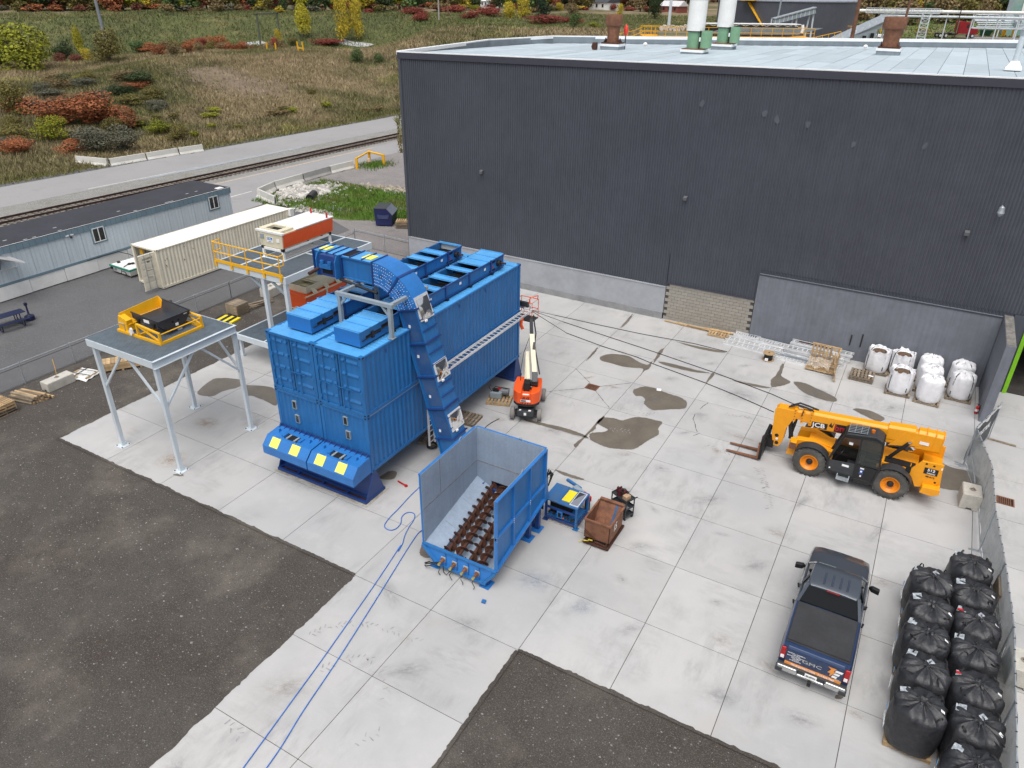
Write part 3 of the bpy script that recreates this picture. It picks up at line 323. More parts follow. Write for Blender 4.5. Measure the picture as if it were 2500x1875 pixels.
# ---------------------------------------------------------------- concrete slab: each panel a part, joints recessed
m_slab = bpy.data.materials.new('slab_concrete'); m_slab.use_nodes = True
def _slab(m):
    nt = m.node_tree; N = nt.nodes; L = nt.links; b = N['Principled BSDF']; b.inputs['Roughness'].default_value = .82; b.inputs['Specular IOR Level'].default_value = .3
    co = N.new('ShaderNodeNewGeometry').outputs['Position']
    def nz(s, d, sc=(1,1,1), rot=0, loc=(0,0,0), ro=.6):
        mp = N.new('ShaderNodeMapping'); mp.inputs['Scale'].default_value = sc; mp.inputs['Rotation'].default_value = (0,0,rot); mp.inputs['Location'].default_value = loc; L.new(co, mp.inputs[0])
        n = N.new('ShaderNodeTexNoise'); n.inputs['Scale'].default_value = s; n.inputs['Detail'].default_value = d; n.inputs['Roughness'].default_value = ro; L.new(mp.outputs[0], n.inputs['Vector']); return n.outputs['Fac']
    def mr(v, *q):
        r = N.new('ShaderNodeMapRange'); L.new(v, r.inputs[0])
        for i, x in enumerate(q): r.inputs[i+1].default_value = x
        return r.outputs[0]
    def mix(f, a, c, mode='MIX'):
        x = N.new('ShaderNodeMix'); x.data_type = 'RGBA'; x.blend_type = mode
        if isinstance(f, float): x.inputs[0].default_value = f
        else: L.new(f, x.inputs[0])
        for k, q in ((6, a), (7, c)):
            if isinstance(q, tuple): x.inputs[k].default_value = (*q, 1)
            else: L.new(q, x.inputs[k])
        return x.outputs[2]
    def mul(a, c):
        x = N.new('ShaderNodeMath'); x.operation = 'MULTIPLY'; L.new(a, x.inputs[0]); L.new(c, x.inputs[1]); return x.outputs[0]
    out = mix(mr(nz(.16, 3), .38, .64, 0, 1), (.468,.462,.452), (.405,.406,.407))
    out = mix(mr(nz(.55, 5, loc=(5,2,0)), .5, .75, 0, .55), out, (.355,.352,.348))
    out = mix(mr(nz(.9, 6, loc=(9,4,0)), .55, .8, 0, .6), out, (.52,.51,.495))
    out = mix(mul(mr(nz(.35, 2, loc=(3,8,0)), .48, .66, 0, 1), mr(nz(2.2, 8, (1,.35,1), .6, ro=.7), .45, .72, 0, .75)), out, (.25,.248,.247))
    out = mix(mul(mr(nz(.4, 2, loc=(23,8,0)), .52, .7, 0, 1), mr(nz(2.6, 8, (.3,1,1), -.3, ro=.75), .45, .74, 0, .7)), out, (.26,.255,.247))
    out = mix(mr(nz(.3, 4, loc=(31,18,0)), .62, .8, 0, .4), out, (.43,.37,.31))
    out = mix(mr(nz(28, 3), .35, .7, 0, .16), out, (.34,.33,.32))
    oi = N.new('ShaderNodeObjectInfo'); v = mr(oi.outputs['Random'], 0, 1, .955, 1.045)
    out = mix(1., out, v, 'MULTIPLY'); L.new(out, b.inputs['Base Color'])
    bp = N.new('ShaderNodeBump'); bp.inputs['Strength'].default_value = .25; bp.inputs['Distance'].default_value = .01; L.new(nz(14, 6), bp.inputs['Height']); L.new(bp.outputs[0], b.inputs['Normal'])
_slab(m_slab)
m_joint = M('joint_filler', (.10,.095,.09), .95, var=.3, pos=True)
SX = [-14.09,-10.56,-7.02,-3.5,0,3.57,6.91,10.29,13.41,16.5,19.72,22.85,26,29.2,32.4,35.6]; SY = [-3.11,0,3.11,6.27,9.3,12.42,15.56,18.8,21.73,24.68]
b = MB(); b.box(-14.07,-3.09,-.1,35.5,24.66,-.028); b.box(3.59,-15.6,-.101,10.27,-3.1,-.029)
slab = struct(b.build('concrete_slab', m_joint))
J = .011
cells = [(SX[i], SX[i+1], SY[j], SY[j+1]) for i in range(len(SX)-1) for j in range(len(SY)-1)]
LY = [-3.11,-6.23,-9.39,-12.5,-15.7]
cells += [(SX[i], SX[i+1], LY[j+1], LY[j]) for i in (5, 6) for j in range(4)]
for x0, x1, y0, y1 in cells:
    b = MB(); b.prism([(x0+J,y0+J),(x1-J,y0+J),(x1-J,y1-J),(x0+J,y1-J)], 'z', -.09, random.uniform(-.003, 0)); b.build('slab_panel', m_slab, slab)
# wet patches, damp rings, cracks
m_wet = M('wet_concrete', (.150,.130,.104), .30, var=.14, sc=1.2, pos=True, spec=.5); m_damp = M('damp_concrete', (.30,.275,.24), .6, var=.2, sc=2, pos=True)
for p in WET: sheet('puddle', blob(p, 7, .018), .005, m_wet)
m_crack = M('crack', (.09,.085,.08), .95)
for p in CRACK:
    b = MB(); Q = []
    for (x0, y0), (x1, y1) in zip(p[:-1], p[1:]):
        n = max(2, int(math.hypot(x1-x0, y1-y0)/.12))
        for k in range(n): t = k/n; Q.append((x0+(x1-x0)*t+random.uniform(-.012,.012), y0+(y1-y0)*t+random.uniform(-.012,.012)))
    Q.append(p[-1])
    for (x0, y0), (x1, y1) in zip(Q[:-1], Q[1:]):
        d = Vector((y0-y1, x1-x0)).normalized()*random.uniform(.008, .02); b.quad((x0-d.x,y0-d.y,.0045), (x1-d.x,y1-d.y,.0045), (x1+d.x,y1+d.y,.0045), (x0+d.x,y0+d.y,.0045))
    struct(b.build('slab_crack', m_crack))
# soft stains: thin films that fade out
def stain_mat(name, col, a):
    m = bpy.data.materials.new(name); m.use_nodes = True; nt = m.node_tree; N = nt.nodes; L = nt.links; b = N['Principled BSDF']
    b.inputs['Base Color'].default_value = (*col, 1); b.inputs['Roughness'].default_value = .85
    tc = N.new('ShaderNodeTexCoord'); gr = N.new('ShaderNodeTexGradient'); gr.gradient_type = 'QUADRATIC_SPHERE'; L.new(tc.outputs['Object'], gr.inputs[0])
    n = N.new('ShaderNodeTexNoise'); n.inputs['Scale'].default_value = 3.5; n.inputs['Detail'].default_value = 9; n.inputs['Roughness'].default_value = .72
    oi = N.new('ShaderNodeObjectInfo'); ad = N.new('ShaderNodeVectorMath'); L.new(tc.outputs['Object'], ad.inputs[0]); L.new(oi.outputs['Location'], ad.inputs[1]); L.new(ad.outputs[0], n.inputs['Vector'])
    r = N.new('ShaderNodeMapRange'); L.new(n.outputs['Fac'], r.inputs[0])
    for k, q in enumerate((.34, .72, 0, 1)): r.inputs[k+1].default_value = q
    x = N.new('ShaderNodeMath'); x.operation = 'MULTIPLY'; L.new(gr.outputs['Fac'], x.inputs[0]); L.new(r.outputs[0], x.inputs[1])
    y = N.new('ShaderNodeMath'); y.operation = 'MULTIPLY'; y.use_clamp = True; L.new(x.outputs[0], y.inputs[0]); y.inputs[1].default_value = a*2; L.new(y.outputs[0], b.inputs['Alpha'])
    return m
st_d = stain_mat('grimy_film', (.20,.20,.205), .30); st_r = stain_mat('rust_film', (.40,.29,.19), .5); st_b = stain_mat('blue_overspray', (.24,.30,.38), .35); st_t = stain_mat('dusty_film', (.36,.32,.27), .35)
st_me = MB().quad((-1,-1,0),(1,-1,0),(1,1,0),(-1,1,0)).mesh('stain')
def stain(x, y, sx, sy, rz, m, z):
    me = st_me.copy(); me.materials.append(m); o = bpy.data.objects.new('floor_stain', me); COL.objects.link(o); o.location = (x, y, z); o.scale = (sx, sy, 1); o.rotation_euler = (0, 0, rz); struct(o)
FIX = ((-8.1,-1.6,1.0,.9,.4,st_r), (-9.3,1.3,1.0,.7,.2,st_r), (9.3,-.1,1.2,.9,.3,st_b), (11.3,-.4,.8,.6,.9,st_b), (12.6,11.4,.3,.3,0,st_r), (4.6,14.9,.6,.2,.9,st_r), (6.2,14.6,.6,.2,.2,st_r), (2.6,8.7,.7,.4,.2,st_t), (5.3,9.1,1.0,.6,.2,st_d), (16.7,9.4,.3,1.5,-.35,st_d), (19.6,8.9,.3,1.5,-.35,st_d), (15.6,19.5,1.6,1.0,.3,st_d), (12.2,17.2,1.7,1.2,.3,st_d), (16.4,-1.6,1.0,.6,.2,st_d), (18.6,-1.2,.9,.5,.2,st_d))
SPOT = [(a[0], a[1], max(a[2:4])) for a in FIX]
for i in range(260):
    x, y = random.uniform(8, 23), random.uniform(-2, 21)
    if i > 190: x, y = random.uniform(4.3, 9.6), random.uniform(-14, -2)
    q = random.uniform(.5, 1.5)
    if any(math.hypot(x-a, y-c) < q+d+.05 for a, c, d in SPOT): continue
    SPOT.append((x, y, q)); stain(x, y, q, q*random.uniform(.3, .7), random.uniform(-.6, 1.2), random.choice((st_d, st_d, st_d, st_t)), .0085)
for a in FIX: stain(*a[:5], a[5], .0085)
# tyre prints: rows of lug marks
m_lug = M('tyre_print', (.30,.297,.295), .9, var=.25, sc=6, pos=True)
for pts, w in TRACK:
    b = MB(); L_ = 0
    for (x0, y0), (x1, y1) in zip(pts[:-1], pts[1:]):
        d = Vector((x1-x0, y1-y0)); n = int(d.length/.085); d.normalize(); p = Vector((-d.y, d.x))
        for k in range(n):
            if random.random() < .35: continue
            c = Vector((x0, y0))+(Vector((x1, y1))-Vector((x0, y0)))*(k/n); s = 1 if k % 2 else -1
            a = c+p*(s*w*.08); e = c+p*(s*w*random.uniform(.3, .52))+d*.07; t = d*random.uniform(.012, .024)
            b.quad(*[(q.x, q.y, .0075) for q in (a-t, e-t, e+t, a+t)])
    o = b.build('tyre_print', m_lug); o['kind'] = 'stuff'; o['label'] = 'faint dark tyre tread print on the concrete'
# dirt washed over the slab edges
def spill(p, q, side, m=g_dirt):
    P = Vector(p); Q = Vector(q); d = (Q-P).normalized(); nn = Vector((-d.y, d.x))*side; L_ = (Q-P).length; n = int(L_/.09); b = MB(); V = []; ph = random.uniform(0, 9)
    for k in range(n+1):
        u = L_*k/n; w = .03+.05*abs(math.sin(u*.7+ph)*math.sin(u*2.3))+.05*max(0, math.sin(u*5.1+ph*2))*random.random()+random.uniform(0,.03); c = P+d*u; e = c+nn*w; f = c-nn*.05; V += [(f.x,f.y,.0035),(e.x,e.y,.0035)]
    b.add(V, [(2*i,2*i+1,2*i+3,2*i+2) for i in range(n)]); struct(b.build('dirt_spill', m))
spill((-14.09,-3.10),(3.6,-3.10),1); spill((-14.08,24),(-14.08,-3.1),1); spill((3.58,-15.6),(3.58,-3.15),-1); spill((10.28,-3.15),(10.28,-15.6),-1); spill((10.3,-3.10),(35,-3.10),1)
# pebbles on the dirt
n = 42000; P = RNG.uniform((-24, -24), (20, -3.2), (n, 2)); P2 = RNG.uniform((-20.5, -3.2), (-14.3, 26), (7000, 2)); P3 = RNG.uniform((-40, -6), (-20.6, 26), (9000, 2))
P = np.concatenate([P[((P[:,0] < 3.5) | (P[:,0] > 10.4))], P2, P3]); n = len(P)
s = RNG.gamma(1.6, .0052, n)+.0055; h = s*RNG.uniform(.4, .8, n); a = RNG.uniform(0, 6.28, n)
V = np.zeros((n, 5, 3)); 
for k in range(4): V[:, k, 0] = P[:,0]+np.cos(a+k*PI/2)*s*(1+.4*(k % 2)); V[:, k, 1] = P[:,1]+np.sin(a+k*PI/2)*s; V[:, k, 2] = -.045
V[:, 4, 0] = P[:,0]; V[:, 4, 1] = P[:,1]; V[:, 4, 2] = -.045+h
base = np.arange(n)[:,None]*5; F = np.concatenate([base+np.array(q) for q in ((0,1,4),(1,2,4),(2,3,4),(3,0,4))])
me = bpy.data.meshes.new('pebbles'); me.from_pydata(V.reshape(-1,3).tolist(), [], F.tolist()); me.materials.append(M('pebble_stone', (.165,.16,.155), .9, var=.1, isl=.7))
o = bpy.data.objects.new('pebbles', me); COL.objects.link(o); o['kind'] = 'stuff'; o['label'] = 'scattered pale pebbles lying on the dark dirt'
# floor drains
def drain(x0, y0, x1, y1, label):
    t = thing('floor_drain', label, 'drain', ((x0+x1)/2, (y0+y1)/2, 0)); o = t.location
    b = MB(o); b.box(x0,y0,.001,x1,y1,.006); b.build('pit', m_void, t)
    b = MB(o)
    for a in ((x0,y0,x1,y0+.05),(x0,y1-.05,x1,y1),(x0,y0+.05,x0+.05,y1-.05),(x1-.05,y0+.05,x1,y1-.05)): b.box(a[0],a[1],.0065,a[2],a[3],.016)
    b.build('frame', m_rust, t)
    me = None; k = x0+.09
    while k < x1-.07:
        bb = MB(); bb.box(-.016, -(y1-y0)/2+.05, 0, .016, (y1-y0)/2-.05, .012)
        if me is None: me = bb.mesh('grate_bar'); me.materials.append(m_rust)
        inst('grate_bar', me, t, (k-o.x, 0, .007)); k += .07
    return t
drain(4.88,13.72,5.54,14.32,'square rusty floor drain with joint lines running to its corners'); drain(23.7,13.5,24.35,14.1,'square rusty floor drain outside the mesh fence panels')
# ---------------------------------------------------------------- warehouse
zr = lambda x: 14.62+.0148*(x+14.5)
far = lambda x: 45.8+(x+13.8)*.3134
bl = thing('warehouse', 'big dark grey corrugated warehouse with flat pale grey roof behind the yard', 'building', (5, 24.7, 0)); O = bl.location
def clad(x0, x1, zb, zt=None):
    b = MB(O); p = .16; prof = []; x = x0
    while x < x1-.02:
        for dx, dy in ((0,0), (.058,0), (.08,.04), (.138,.04)): prof.append((x+dx, 24.7+dy))
        x += p
    prof.append((x1, 24.7)); n = len(prof)
    b.add([(u, v, zb) for u, v in prof]+[(u, v, zt or zr(u)-.05) for u, v in prof], [(i, i+1, n+i+1, n+i) for i in range(n-1)])
    b.build('cladding_panel', m_clad, bl)
for a in ((-14.38, 40, 4.27), (-14.38, 5.33, 2.16, 4.27), (5.32, 10.80, 2.38, 4.27), (10.80, 23.42, 4.06, 4.27)): clad(*a)
b = MB(O); b.box(-14.56,24.64,0,-14.36,24.9,zr(-14.5)-.3); b.build('corner_trim', m_clad, bl)
b = MB(O)
b.add([(-14.6,24.62,zr(-14.6)-.40),(40,24.62,zr(40)-.40),(40,24.78,zr(40)-.40),(-14.6,24.78,zr(-14.6)-.40),(-14.6,24.62,zr(-14.6)-.02),(40,24.62,zr(40)-.02),(40,24.78,zr(40)-.02),(-14.6,24.78,zr(-14.6)-.02)],
      [(3,2,1,0),(4,5,6,7),(0,1,5,4),(1,2,6,5),(2,3,7,6),(3,0,4,7)]); b.build('fascia', m_fascia, bl)
b = MB(O)
for p, q in (((-14.6,24.73),(40,24.73)), ((-14.52,24.7),(-16.0,38.7)), ((-16.0,38.7),(-13.8,45.8)), ((-13.8,45.8),(21.3,56.8)), ((21.3,56.8),(40,62.6))):
    z0, z1 = zr(p[0]), zr(q[0]); f = .0 if p[1] < 25 and q[1] < 25 else .12
    b.bar((p[0],p[1],z0-f*.5), (q[0],q[1],z1-f*.5), .34 if f else .22, .22 if f else .06)
b.build('coping', m_coping, bl)
b = MB(O)
for p, q in (((-14.4,24.8),(-15.8,38.6)), ((-15.8,38.6),(-13.7,45.65)), ((-13.7,45.65),(21.3,56.65)), ((21.3,56.65),(40,62.4))):
    b.add([(p[0],p[1],zr(p[0])-.6),(q[0],q[1],zr(q[0])-.6),(q[0],q[1],zr(q[0])-.03),(p[0],p[1],zr(p[0])-.03)], [(0,1,2,3)])
b.build('parapet', M('parapet_membrane', (.20,.24,.27), .8, var=.1), bl)
b = MB(O)
for p, q in (((-14.55,24.9),(-16.1,38.7)), ((-16.1,38.7),(-13.9,45.9)), ((-13.9,45.9),(21.3,56.95)), ((21.3,56.95),(40,62.7)), ((40,62.7),(40,24.9))):
    b.quad((p[0],p[1],-.1), (q[0],q[1],-.1), (q[0],q[1],zr(q[0])-.03), (p[0],p[1],zr(p[0])-.03))
b.build('outer_wall', m_clad, bl)
b = MB(O); b.quad((-14.5,24.8,zr(-14.5)-.2),(40,24.8,zr(40)-.2),(40,62,zr(40)-.62),(21.3,56.6,zr(21)-.62),(-13.8,45.6,zr(-13.8)-.62),(-15.9,38.6,zr(-16)-.5)); b.build('roof_deck', m_joint, bl)
x = -14.3; k = 0
while x < 30:
    x1 = x+1.12; yf = far(x)-.15 if x > -13.6 else 44.5; y = 24.85; first = True
    zz = lambda X, Y: zr(X)-.10-.45*(Y-24.8)/(far(X)-24.8)
    while y < yf-.3:
        L_ = random.uniform(2, 8) if first else random.uniform(6.5, 9.5); first = False; y1 = min(y+L_, yf); g = .012
        b = MB(O); t = random.uniform(0, .012)
        b.add([(x+g,y+g,zz(x,y)+t),(x1-g,y+g,zz(x1,y)+t),(x1-g,y1-g,zz(x1,y1)+t),(x+g,y1-g,zz(x,y1)+t)]+[(x+g,y+g,zz(x,y)-.04),(x1-g,y+g,zz(x1,y)-.04),(x1-g,y1-g,zz(x1,y1)-.04),(x+g,y1-g,zz(x,y1)-.04)],
              [(0,1,2,3),(0,4,5,1),(1,5,6,2),(2,6,7,3),(3,7,4,0)])
        b.build('roof_sheet', m_roof, bl); y = y1
    x = x1; k += 1
b = MB(O); b.box(-14.5,24.60,.42,5.32,24.9,2.15); b.box(-14.5,24.57,2.10,5.31,24.61,2.16); b.build('concrete_base', m_lgpaint, bl)
b = MB(O); b.box(-14.5,24.54,-.05,5.31,24.598,.42); b.build('footing', M('dusty_footing', (.25,.255,.26), .85, var=.15, bump=.4, bsc=4), bl)
b = MB(O); b.box(5.325,24.72,-.05,10.795,24.9,2.40); b.build('mortar_bed', m_joint, bl)
bm_ = MB().box(-.193,-.05,-.093,.193,.06,.093).mesh('block'); bm_.materials.append(m_block)
for r in range(12):
    for c in range(14):
        x = 5.36+.2*(r % 2)+c*.4+.193
        if x > 10.75: continue
        inst('block', bm_, bl, (x-O.x, 24.70-O.y+random.uniform(-.006,.006), .10+r*.2))
b = MB(O); b.box(5.33,24.60,2.38,10.79,24.76,2.41); b.build('flashing', m_fascia, bl)
b = MB(O); b.box(10.80,24.55,-.05,22.98,24.9,4.05); b.build('concrete_wall', m_gpaint, bl)
b = MB(O); b.box(10.81,24.52,4.0,22.97,24.54,4.07); b.build('flashing', m_fascia, bl)
b = MB(O); b.box(23.0,20.55,-.05,23.42,24.9,4.14); b.build('return_wall', m_gpaint, bl, bevel=.02)
b = MB(O); b.box(23.02,20.57,4.142,23.40,24.6,4.16); b.build('wall_cap', M('rough_concrete_top', (.16,.15,.135), .95, var=.35, sc=5, bump=.8, bsc=14, dirt=.6, dcol=(.34,.33,.3), dsc=1.5), bl)
b = MB(O); b.box(23.43,24.6,-.05,24.04,24.85,4.25); b.build('door_jamb', m_clad, bl)
b = MB(O); b.box(24.05,24.52,0,24.24,24.86,4.3); b.build('door_post', m_lime, bl)
b = MB(O)
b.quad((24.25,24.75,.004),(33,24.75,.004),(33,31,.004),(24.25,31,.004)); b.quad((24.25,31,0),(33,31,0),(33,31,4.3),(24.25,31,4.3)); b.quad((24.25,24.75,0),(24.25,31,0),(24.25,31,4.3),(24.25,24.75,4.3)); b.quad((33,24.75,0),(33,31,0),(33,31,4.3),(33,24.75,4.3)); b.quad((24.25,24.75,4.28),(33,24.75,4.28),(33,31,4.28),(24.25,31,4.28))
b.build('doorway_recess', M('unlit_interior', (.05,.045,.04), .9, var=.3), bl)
b = MB(O); b.box(24.24,24.6,4.27,40,24.7,4.42); b.build('door_lintel', m_fascia, bl); b = MB(O); b.box(33,24.68,-.05,40,24.9,4.27); b.build('concrete_base', m_gpaint, bl)
for x, z in ((-8.13,7.59),(5.86,7.74),(20.28,7.97)):
    b = MB(O); b.prism([(24.68,z-.14),(24.68,z+.14),(24.5,z+.06),(24.5,z-.10)], 'x', x-.11, x+.11); b.build('wall_vent', M('vent_hood', (.10,.105,.115), .5), bl)
b = MB(O); b.bar((21.36,24.7,9.5),(21.36,24.3,9.55),.05); b.lathe((21.36,24.22,9.25), [(.05,.32),(.12,.26),(.14,.1),(.17,0),(.10,-.12),(.03,-.18)], 12); b.build('wall_lamp', m_steel, bl, smooth=True)
for x in (16.35, 16.9): b = MB(O); b.box(x-.03,24.50,.9,x+.03,24.54,1.5+(x-16.3)*.3); b.build('wall_bracket', m_black, bl)
# scuffs on the cladding
for x, z in ((9.5,12.7),(10.2,12.5),(11.8,12.4),(14.2,11.6),(17.4,11.9),(6.1,13.0)):
    b = MB(O); b.quad(*[(x+dx*.13+random.uniform(-.05,.05), 24.695, z+dz*.7+random.uniform(-.08,.08)) for dx, dz in ((-1,-.2),(.2,-.3),(1,-.1),(1.3,.1),(.4,.3),(-.8,.15))]); b.build('scuff', M('scuffed_paint', (.088,.095,.116), .55), bl)
# ------------- things on the roof
def curb(t, x0, y0, x1, y1, z0, h, m=m_roof):
    b = MB(t.location); b.box(x0,y0,z0-.3,x1,y1,z0+h*.55); b.build('curb', M('curb_membrane', (.22,.26,.29), .8), t)
    b = MB(t.location); b.box(x0-.03,y0-.03,z0+h*.55,x1+.03,y1+.03,z0+h); b.build('curb_cap', m_coping, t)
for nm, cx, cy, lab in (('exhaust_stack', 1.9, 36.2, 'nearer white exhaust stack with pale green base and square roof curb'), ('exhaust_stack', 2.1, 42.8, 'farther white exhaust stack with pale green base and square roof curb')):
    z = zr(cx)-.35; t = thing(nm, lab, 'chimney', (cx, cy, z), 0, 'white stacks on the warehouse roof'); o = t.location
    curb(t, cx-.75, cy-.75, cx+.75, cy+.75, z, .34)
    b = MB(o); b.box(cx-.72,cy-.72,z+.34,cx+.72,cy+.72,z+.40); b.build('base_plate', m_rust, t)
    b = MB(o); b.cyl((cx-.1,cy,z+.40),(cx-.1,cy,z+1.42),.48,24); b.build('green_base', m_green, t, smooth=True)
    b = MB(o); b.cyl((cx-.1,cy,z+1.42),(cx-.1,cy,z+1.47),.55,24); b.build('collar', m_black, t, smooth=True)
    b = MB(o); b.cyl((cx-.1,cy,z+1.47),(cx-.1,cy,z+3.35),.60,28); b.cyl((cx-.1,cy,z+3.36),(cx-.1,cy,z+6.2),.60,28); b.build('stack_pipe', m_white, t, smooth=True)
    b = MB(o); b.cyl((cx-.1,cy,z+3.32),(cx-.1,cy,z+3.39),.615,28); b.build('seam_band', m_steel, t, smooth=True)
    b = MB(o); R = [[(cx+.72+rr*math.cos(a), cy-.15+rr*math.sin(a), zz_) for a in np.linspace(-2.2, 2.2, 12)] + [(cx+.72+(rr-.03)*math.cos(a), cy-.15+(rr-.03)*math.sin(a), zz_) for a in np.linspace(2.2, -2.2, 12)] for rr, zz_ in ((.40, z+.44), (.40, z+1.5))]
    b.loft(R); b.build('green_shield', m_green, t, smooth=True)
    b = MB(o); b.bar((cx+.38,cy-.42,z+.4),(cx+.38,cy-.42,z+1.5),.06); b.bar((cx+.45,cy-.1,z+.4),(cx+.45,cy-.1,z+1.5),.05); b.build('bracket', m_black, t)
    b = MB(o); b.box(cx+.36,cy-.50,z+.85,cx+.46,cy-.46,z+1.1); b.build('name_plate', m_label, t)
for cx, cy, lab, R1, zt in ((-4.85, 37.9, 'rusty round chimney at the left of the warehouse roof beside a red cap', .60, 16.75), (13.45, 42.2, 'rusty round chimney at the right of the warehouse roof', .70, 16.98)):
    z = zr(cx)-.3; t = thing('rusty_chimney', lab, 'chimney', (cx, cy, z), 0, 'rusty chimneys on the warehouse roof'); o = t.location
    curb(t, cx-.72, cy-.6, cx+.72, cy+.6, z, .36)
    b = MB(o); b.box(cx-.68,cy-.56,z+.36,cx+.68,cy+.56,z+.46)
    for sx in (-1, 1): b.prism([(cy-.4,z+.46),(cy+.4,z+.46),(cy,z+.75)], 'x', cx+sx*.56-.02, cx+sx*.56+.02)
    b.build('base_plate', m_rustb, t)
    b = MB(o); b.lathe((cx,cy,z), [(R1*.74,.46),(R1*.72,1.0),(R1*.80,zt-z-.72)], 24); b.build('chimney_pipe', m_rust, t, smooth=True)
    b = MB(o); b.lathe((cx,cy,z), [(R1*1.0,zt-z-.72),(R1*1.07,zt-z-.60),(R1*1.02,zt-z-.02),(R1*.9,zt-z),(R1*.88,zt-z-.1)], 24); b.build('chimney_cap', m_rust, t, smooth=True)
t = thing('roof_scupper', 'curved rusty plate standing on the roof left of the left rusty chimney', 'plate', (-5.75, 36.6, zr(-5.8)-.3)); b = MB(); b.loft([[(-.18+.05*math.cos(k), -.02, zz_), (.15, -.02, zz_), (.15, .3, zz_), (-.18+.05*math.cos(k), .3, zz_)] for zz_, k in ((0, 0), (.2, 2.4), (.48, 0))]); b.build('plate', m_rustb, t)
t = thing('red_marker', 'bright red plastic cone marker behind the left rusty chimney', 'marker', (-4.15, 38.6, zr(-4)+.55)); b = MB(); b.lathe((0,0,0), [(.04,0),(.12,.15),(.17,.42),(.10,.68),(.03,.78)], 12); b.build('cap', M('bright_red_plastic', (.80,.05,.03), .4), t, smooth=True); b = MB(); b.bar((0,0,-.9),(0,0,.2),.06); b.build('peg', m_black, t)
t = thing('vent_pipe', 'slim grey vent pipe with white flashing cone at the right end of the roof', 'pipe', (20.34, 30.7, zr(20.3)-.12)); b = MB()
b.loft([[(-.38,-.38,.0),(.38,-.38,.0),(.38,.38,.0),(-.38,.38,.0)], [(-.38,-.38,.10),(.38,-.38,.10),(.38,.38,.10),(-.38,.38,.10)], [(-.17,-.17,.42),(.17,-.17,.42),(.17,.17,.42),(-.17,.17,.42)]]); b.build('flashing_cone', m_coping, t)
b = MB(); b.cyl((0,0,.4),(0,0,1.75),.14,16); b.build('pipe', m_wgrey, t, smooth=True); b = MB(); b.cyl((0,0,1.62),(0,0,1.85),.17,16); b.lathe((0,0,1.95), [(.28,0),(.2,.08),(.03,.12)], 14); b.bar((.1,0,1.8),(.1,0,1.97),.02); b.bar((-.1,0,1.8),(-.1,0,1.97),.02); b.build('rain_cap', m_steel, t, smooth=True)
for x, y, lab in ((-4.4, 43.6, 'small white roof vent dome near the white stacks'), (11.3, 48.6, 'small white roof vent dome near the right rusty chimney')):
    t = thing('roof_vent', lab, 'vent', (x, y, zr(x)-.45)); b = MB(); b.lathe((0,0,0), [(.10,0),(.10,.15),(.17,.16),(.16,.24),(.08,.31),(.01,.33)], 12); b.build('dome', m_white, t, smooth=True)
# ---------------------------------------------------------------- plant behind the warehouse
t = thing('storage_tank', 'huge round dark grey storage tank behind the warehouse', 'tank', (-13.5, 143, 3)); o = t.location
b = MB(o); b.cyl((-13.5,143,2),(-13.5,143,16.4),12.6,72); b.build('shell', m_clad, t, smooth=True)
b = MB(o); b.lathe((-13.5,143,16.4), [(12.75,-.05),(12.75,.12),(9,.75),(.1,1.5)], 72); b.build('tank_roof', M('tank_roof_paint', (.26,.28,.33), .6), t, smooth=True)
b = MB(o)
for k in range(24):
    a0 = -1.9+k*.024; p = lambda a, z: (-13.5+12.95*math.cos(a), 143+12.95*math.sin(a), z); z0 = 16.2-k*.36
    b.bar(p(a0+.0,z0), p(a0-.05+.07,z0-.36), .9, .06)
b.build('stair_flight', m_yellow, t)
b = MB(o); b.box(-19.0,129.6,16.45,-16.4,131.2,16.55); 
for x in (-19,-16.4): b.bar((x,129.6,16.5),(x,129.6,17.6),.08)
b.bar((-19,129.6,17.6),(-16.4,129.6,17.6),.08); b.build('stair_landing', m_yellow, t)
# yellow service platform
t = thing('service_platform', 'long yellow railed service platform with pump machinery behind the roof edge', 'platform', (-10, 93, 4.5)); o = t.location
A = Vector((-20.6,87.0,0)); B_ = Vector((-.6,98.8,0)); d = (B_-A).normalized(); nrm = Vector((-d.y, d.x, 0))
def AB(u, v, z): q = A+d*u+nrm*v; return (q.x, q.y, z)
LN = (B_-A).length
b = MB(o); b.bar(AB(0,0,12.45),AB(LN,0,12.45),.3,.35); b.bar(AB(0,3,12.45),AB(LN,3,12.45),.3,.35); b.bar(AB(0,1.5,12.5),AB(LN,1.5,12.5),2.8,.06); b.build('deck', m_yellow, t)
b = MB(o)
for v in (0, 3):
    for zz_ in (13.1, 13.7): b.bar(AB(0,v,zz_),AB(LN,v,zz_),.06)
    for k in range(17): b.bar(AB(k*LN/16,v,12.5),AB(k*LN/16,v,13.7),.06)
b.build('railing', m_yellow, t)
b = MB(o)
for u in (1, 8, 15, LN-1):
    for v in (0, 3): b.bar(AB(u,v,3.4),AB(u,v,12.3),.3)
b.build('support_leg', m_steel, t)
b = MB(o)
for u0, u1, z0, z1 in ((-5,-1.5,11.9,12.6),(-1.5,0,12.6,13.2)): 
    b.bar(AB(u0,0,z0),AB(u1,0,z1),.08); b.bar(AB(u0,0,z0+.6),AB(u1,0,z1+.6),.06)
for k in range(5): b.bar(AB(-5+k*.9,0,11.8+k*.15),AB(-5+k*.9,0,12.5+k*.15),.05)
for u0, u1 in ((LN,LN+3.6),): 
    b.bar(AB(u0,0,12.0),AB(u1,0,12.6),.08); b.bar(AB(u0,0,12.6),AB(u1,0,13.4),.08)
for k in range(5): b.bar(AB(LN+.4+k*.8,0,11.7),AB(LN+.4+k*.8,0,12.7+k*.16),.06)
b.build('stair_rail', m_yellow, t)
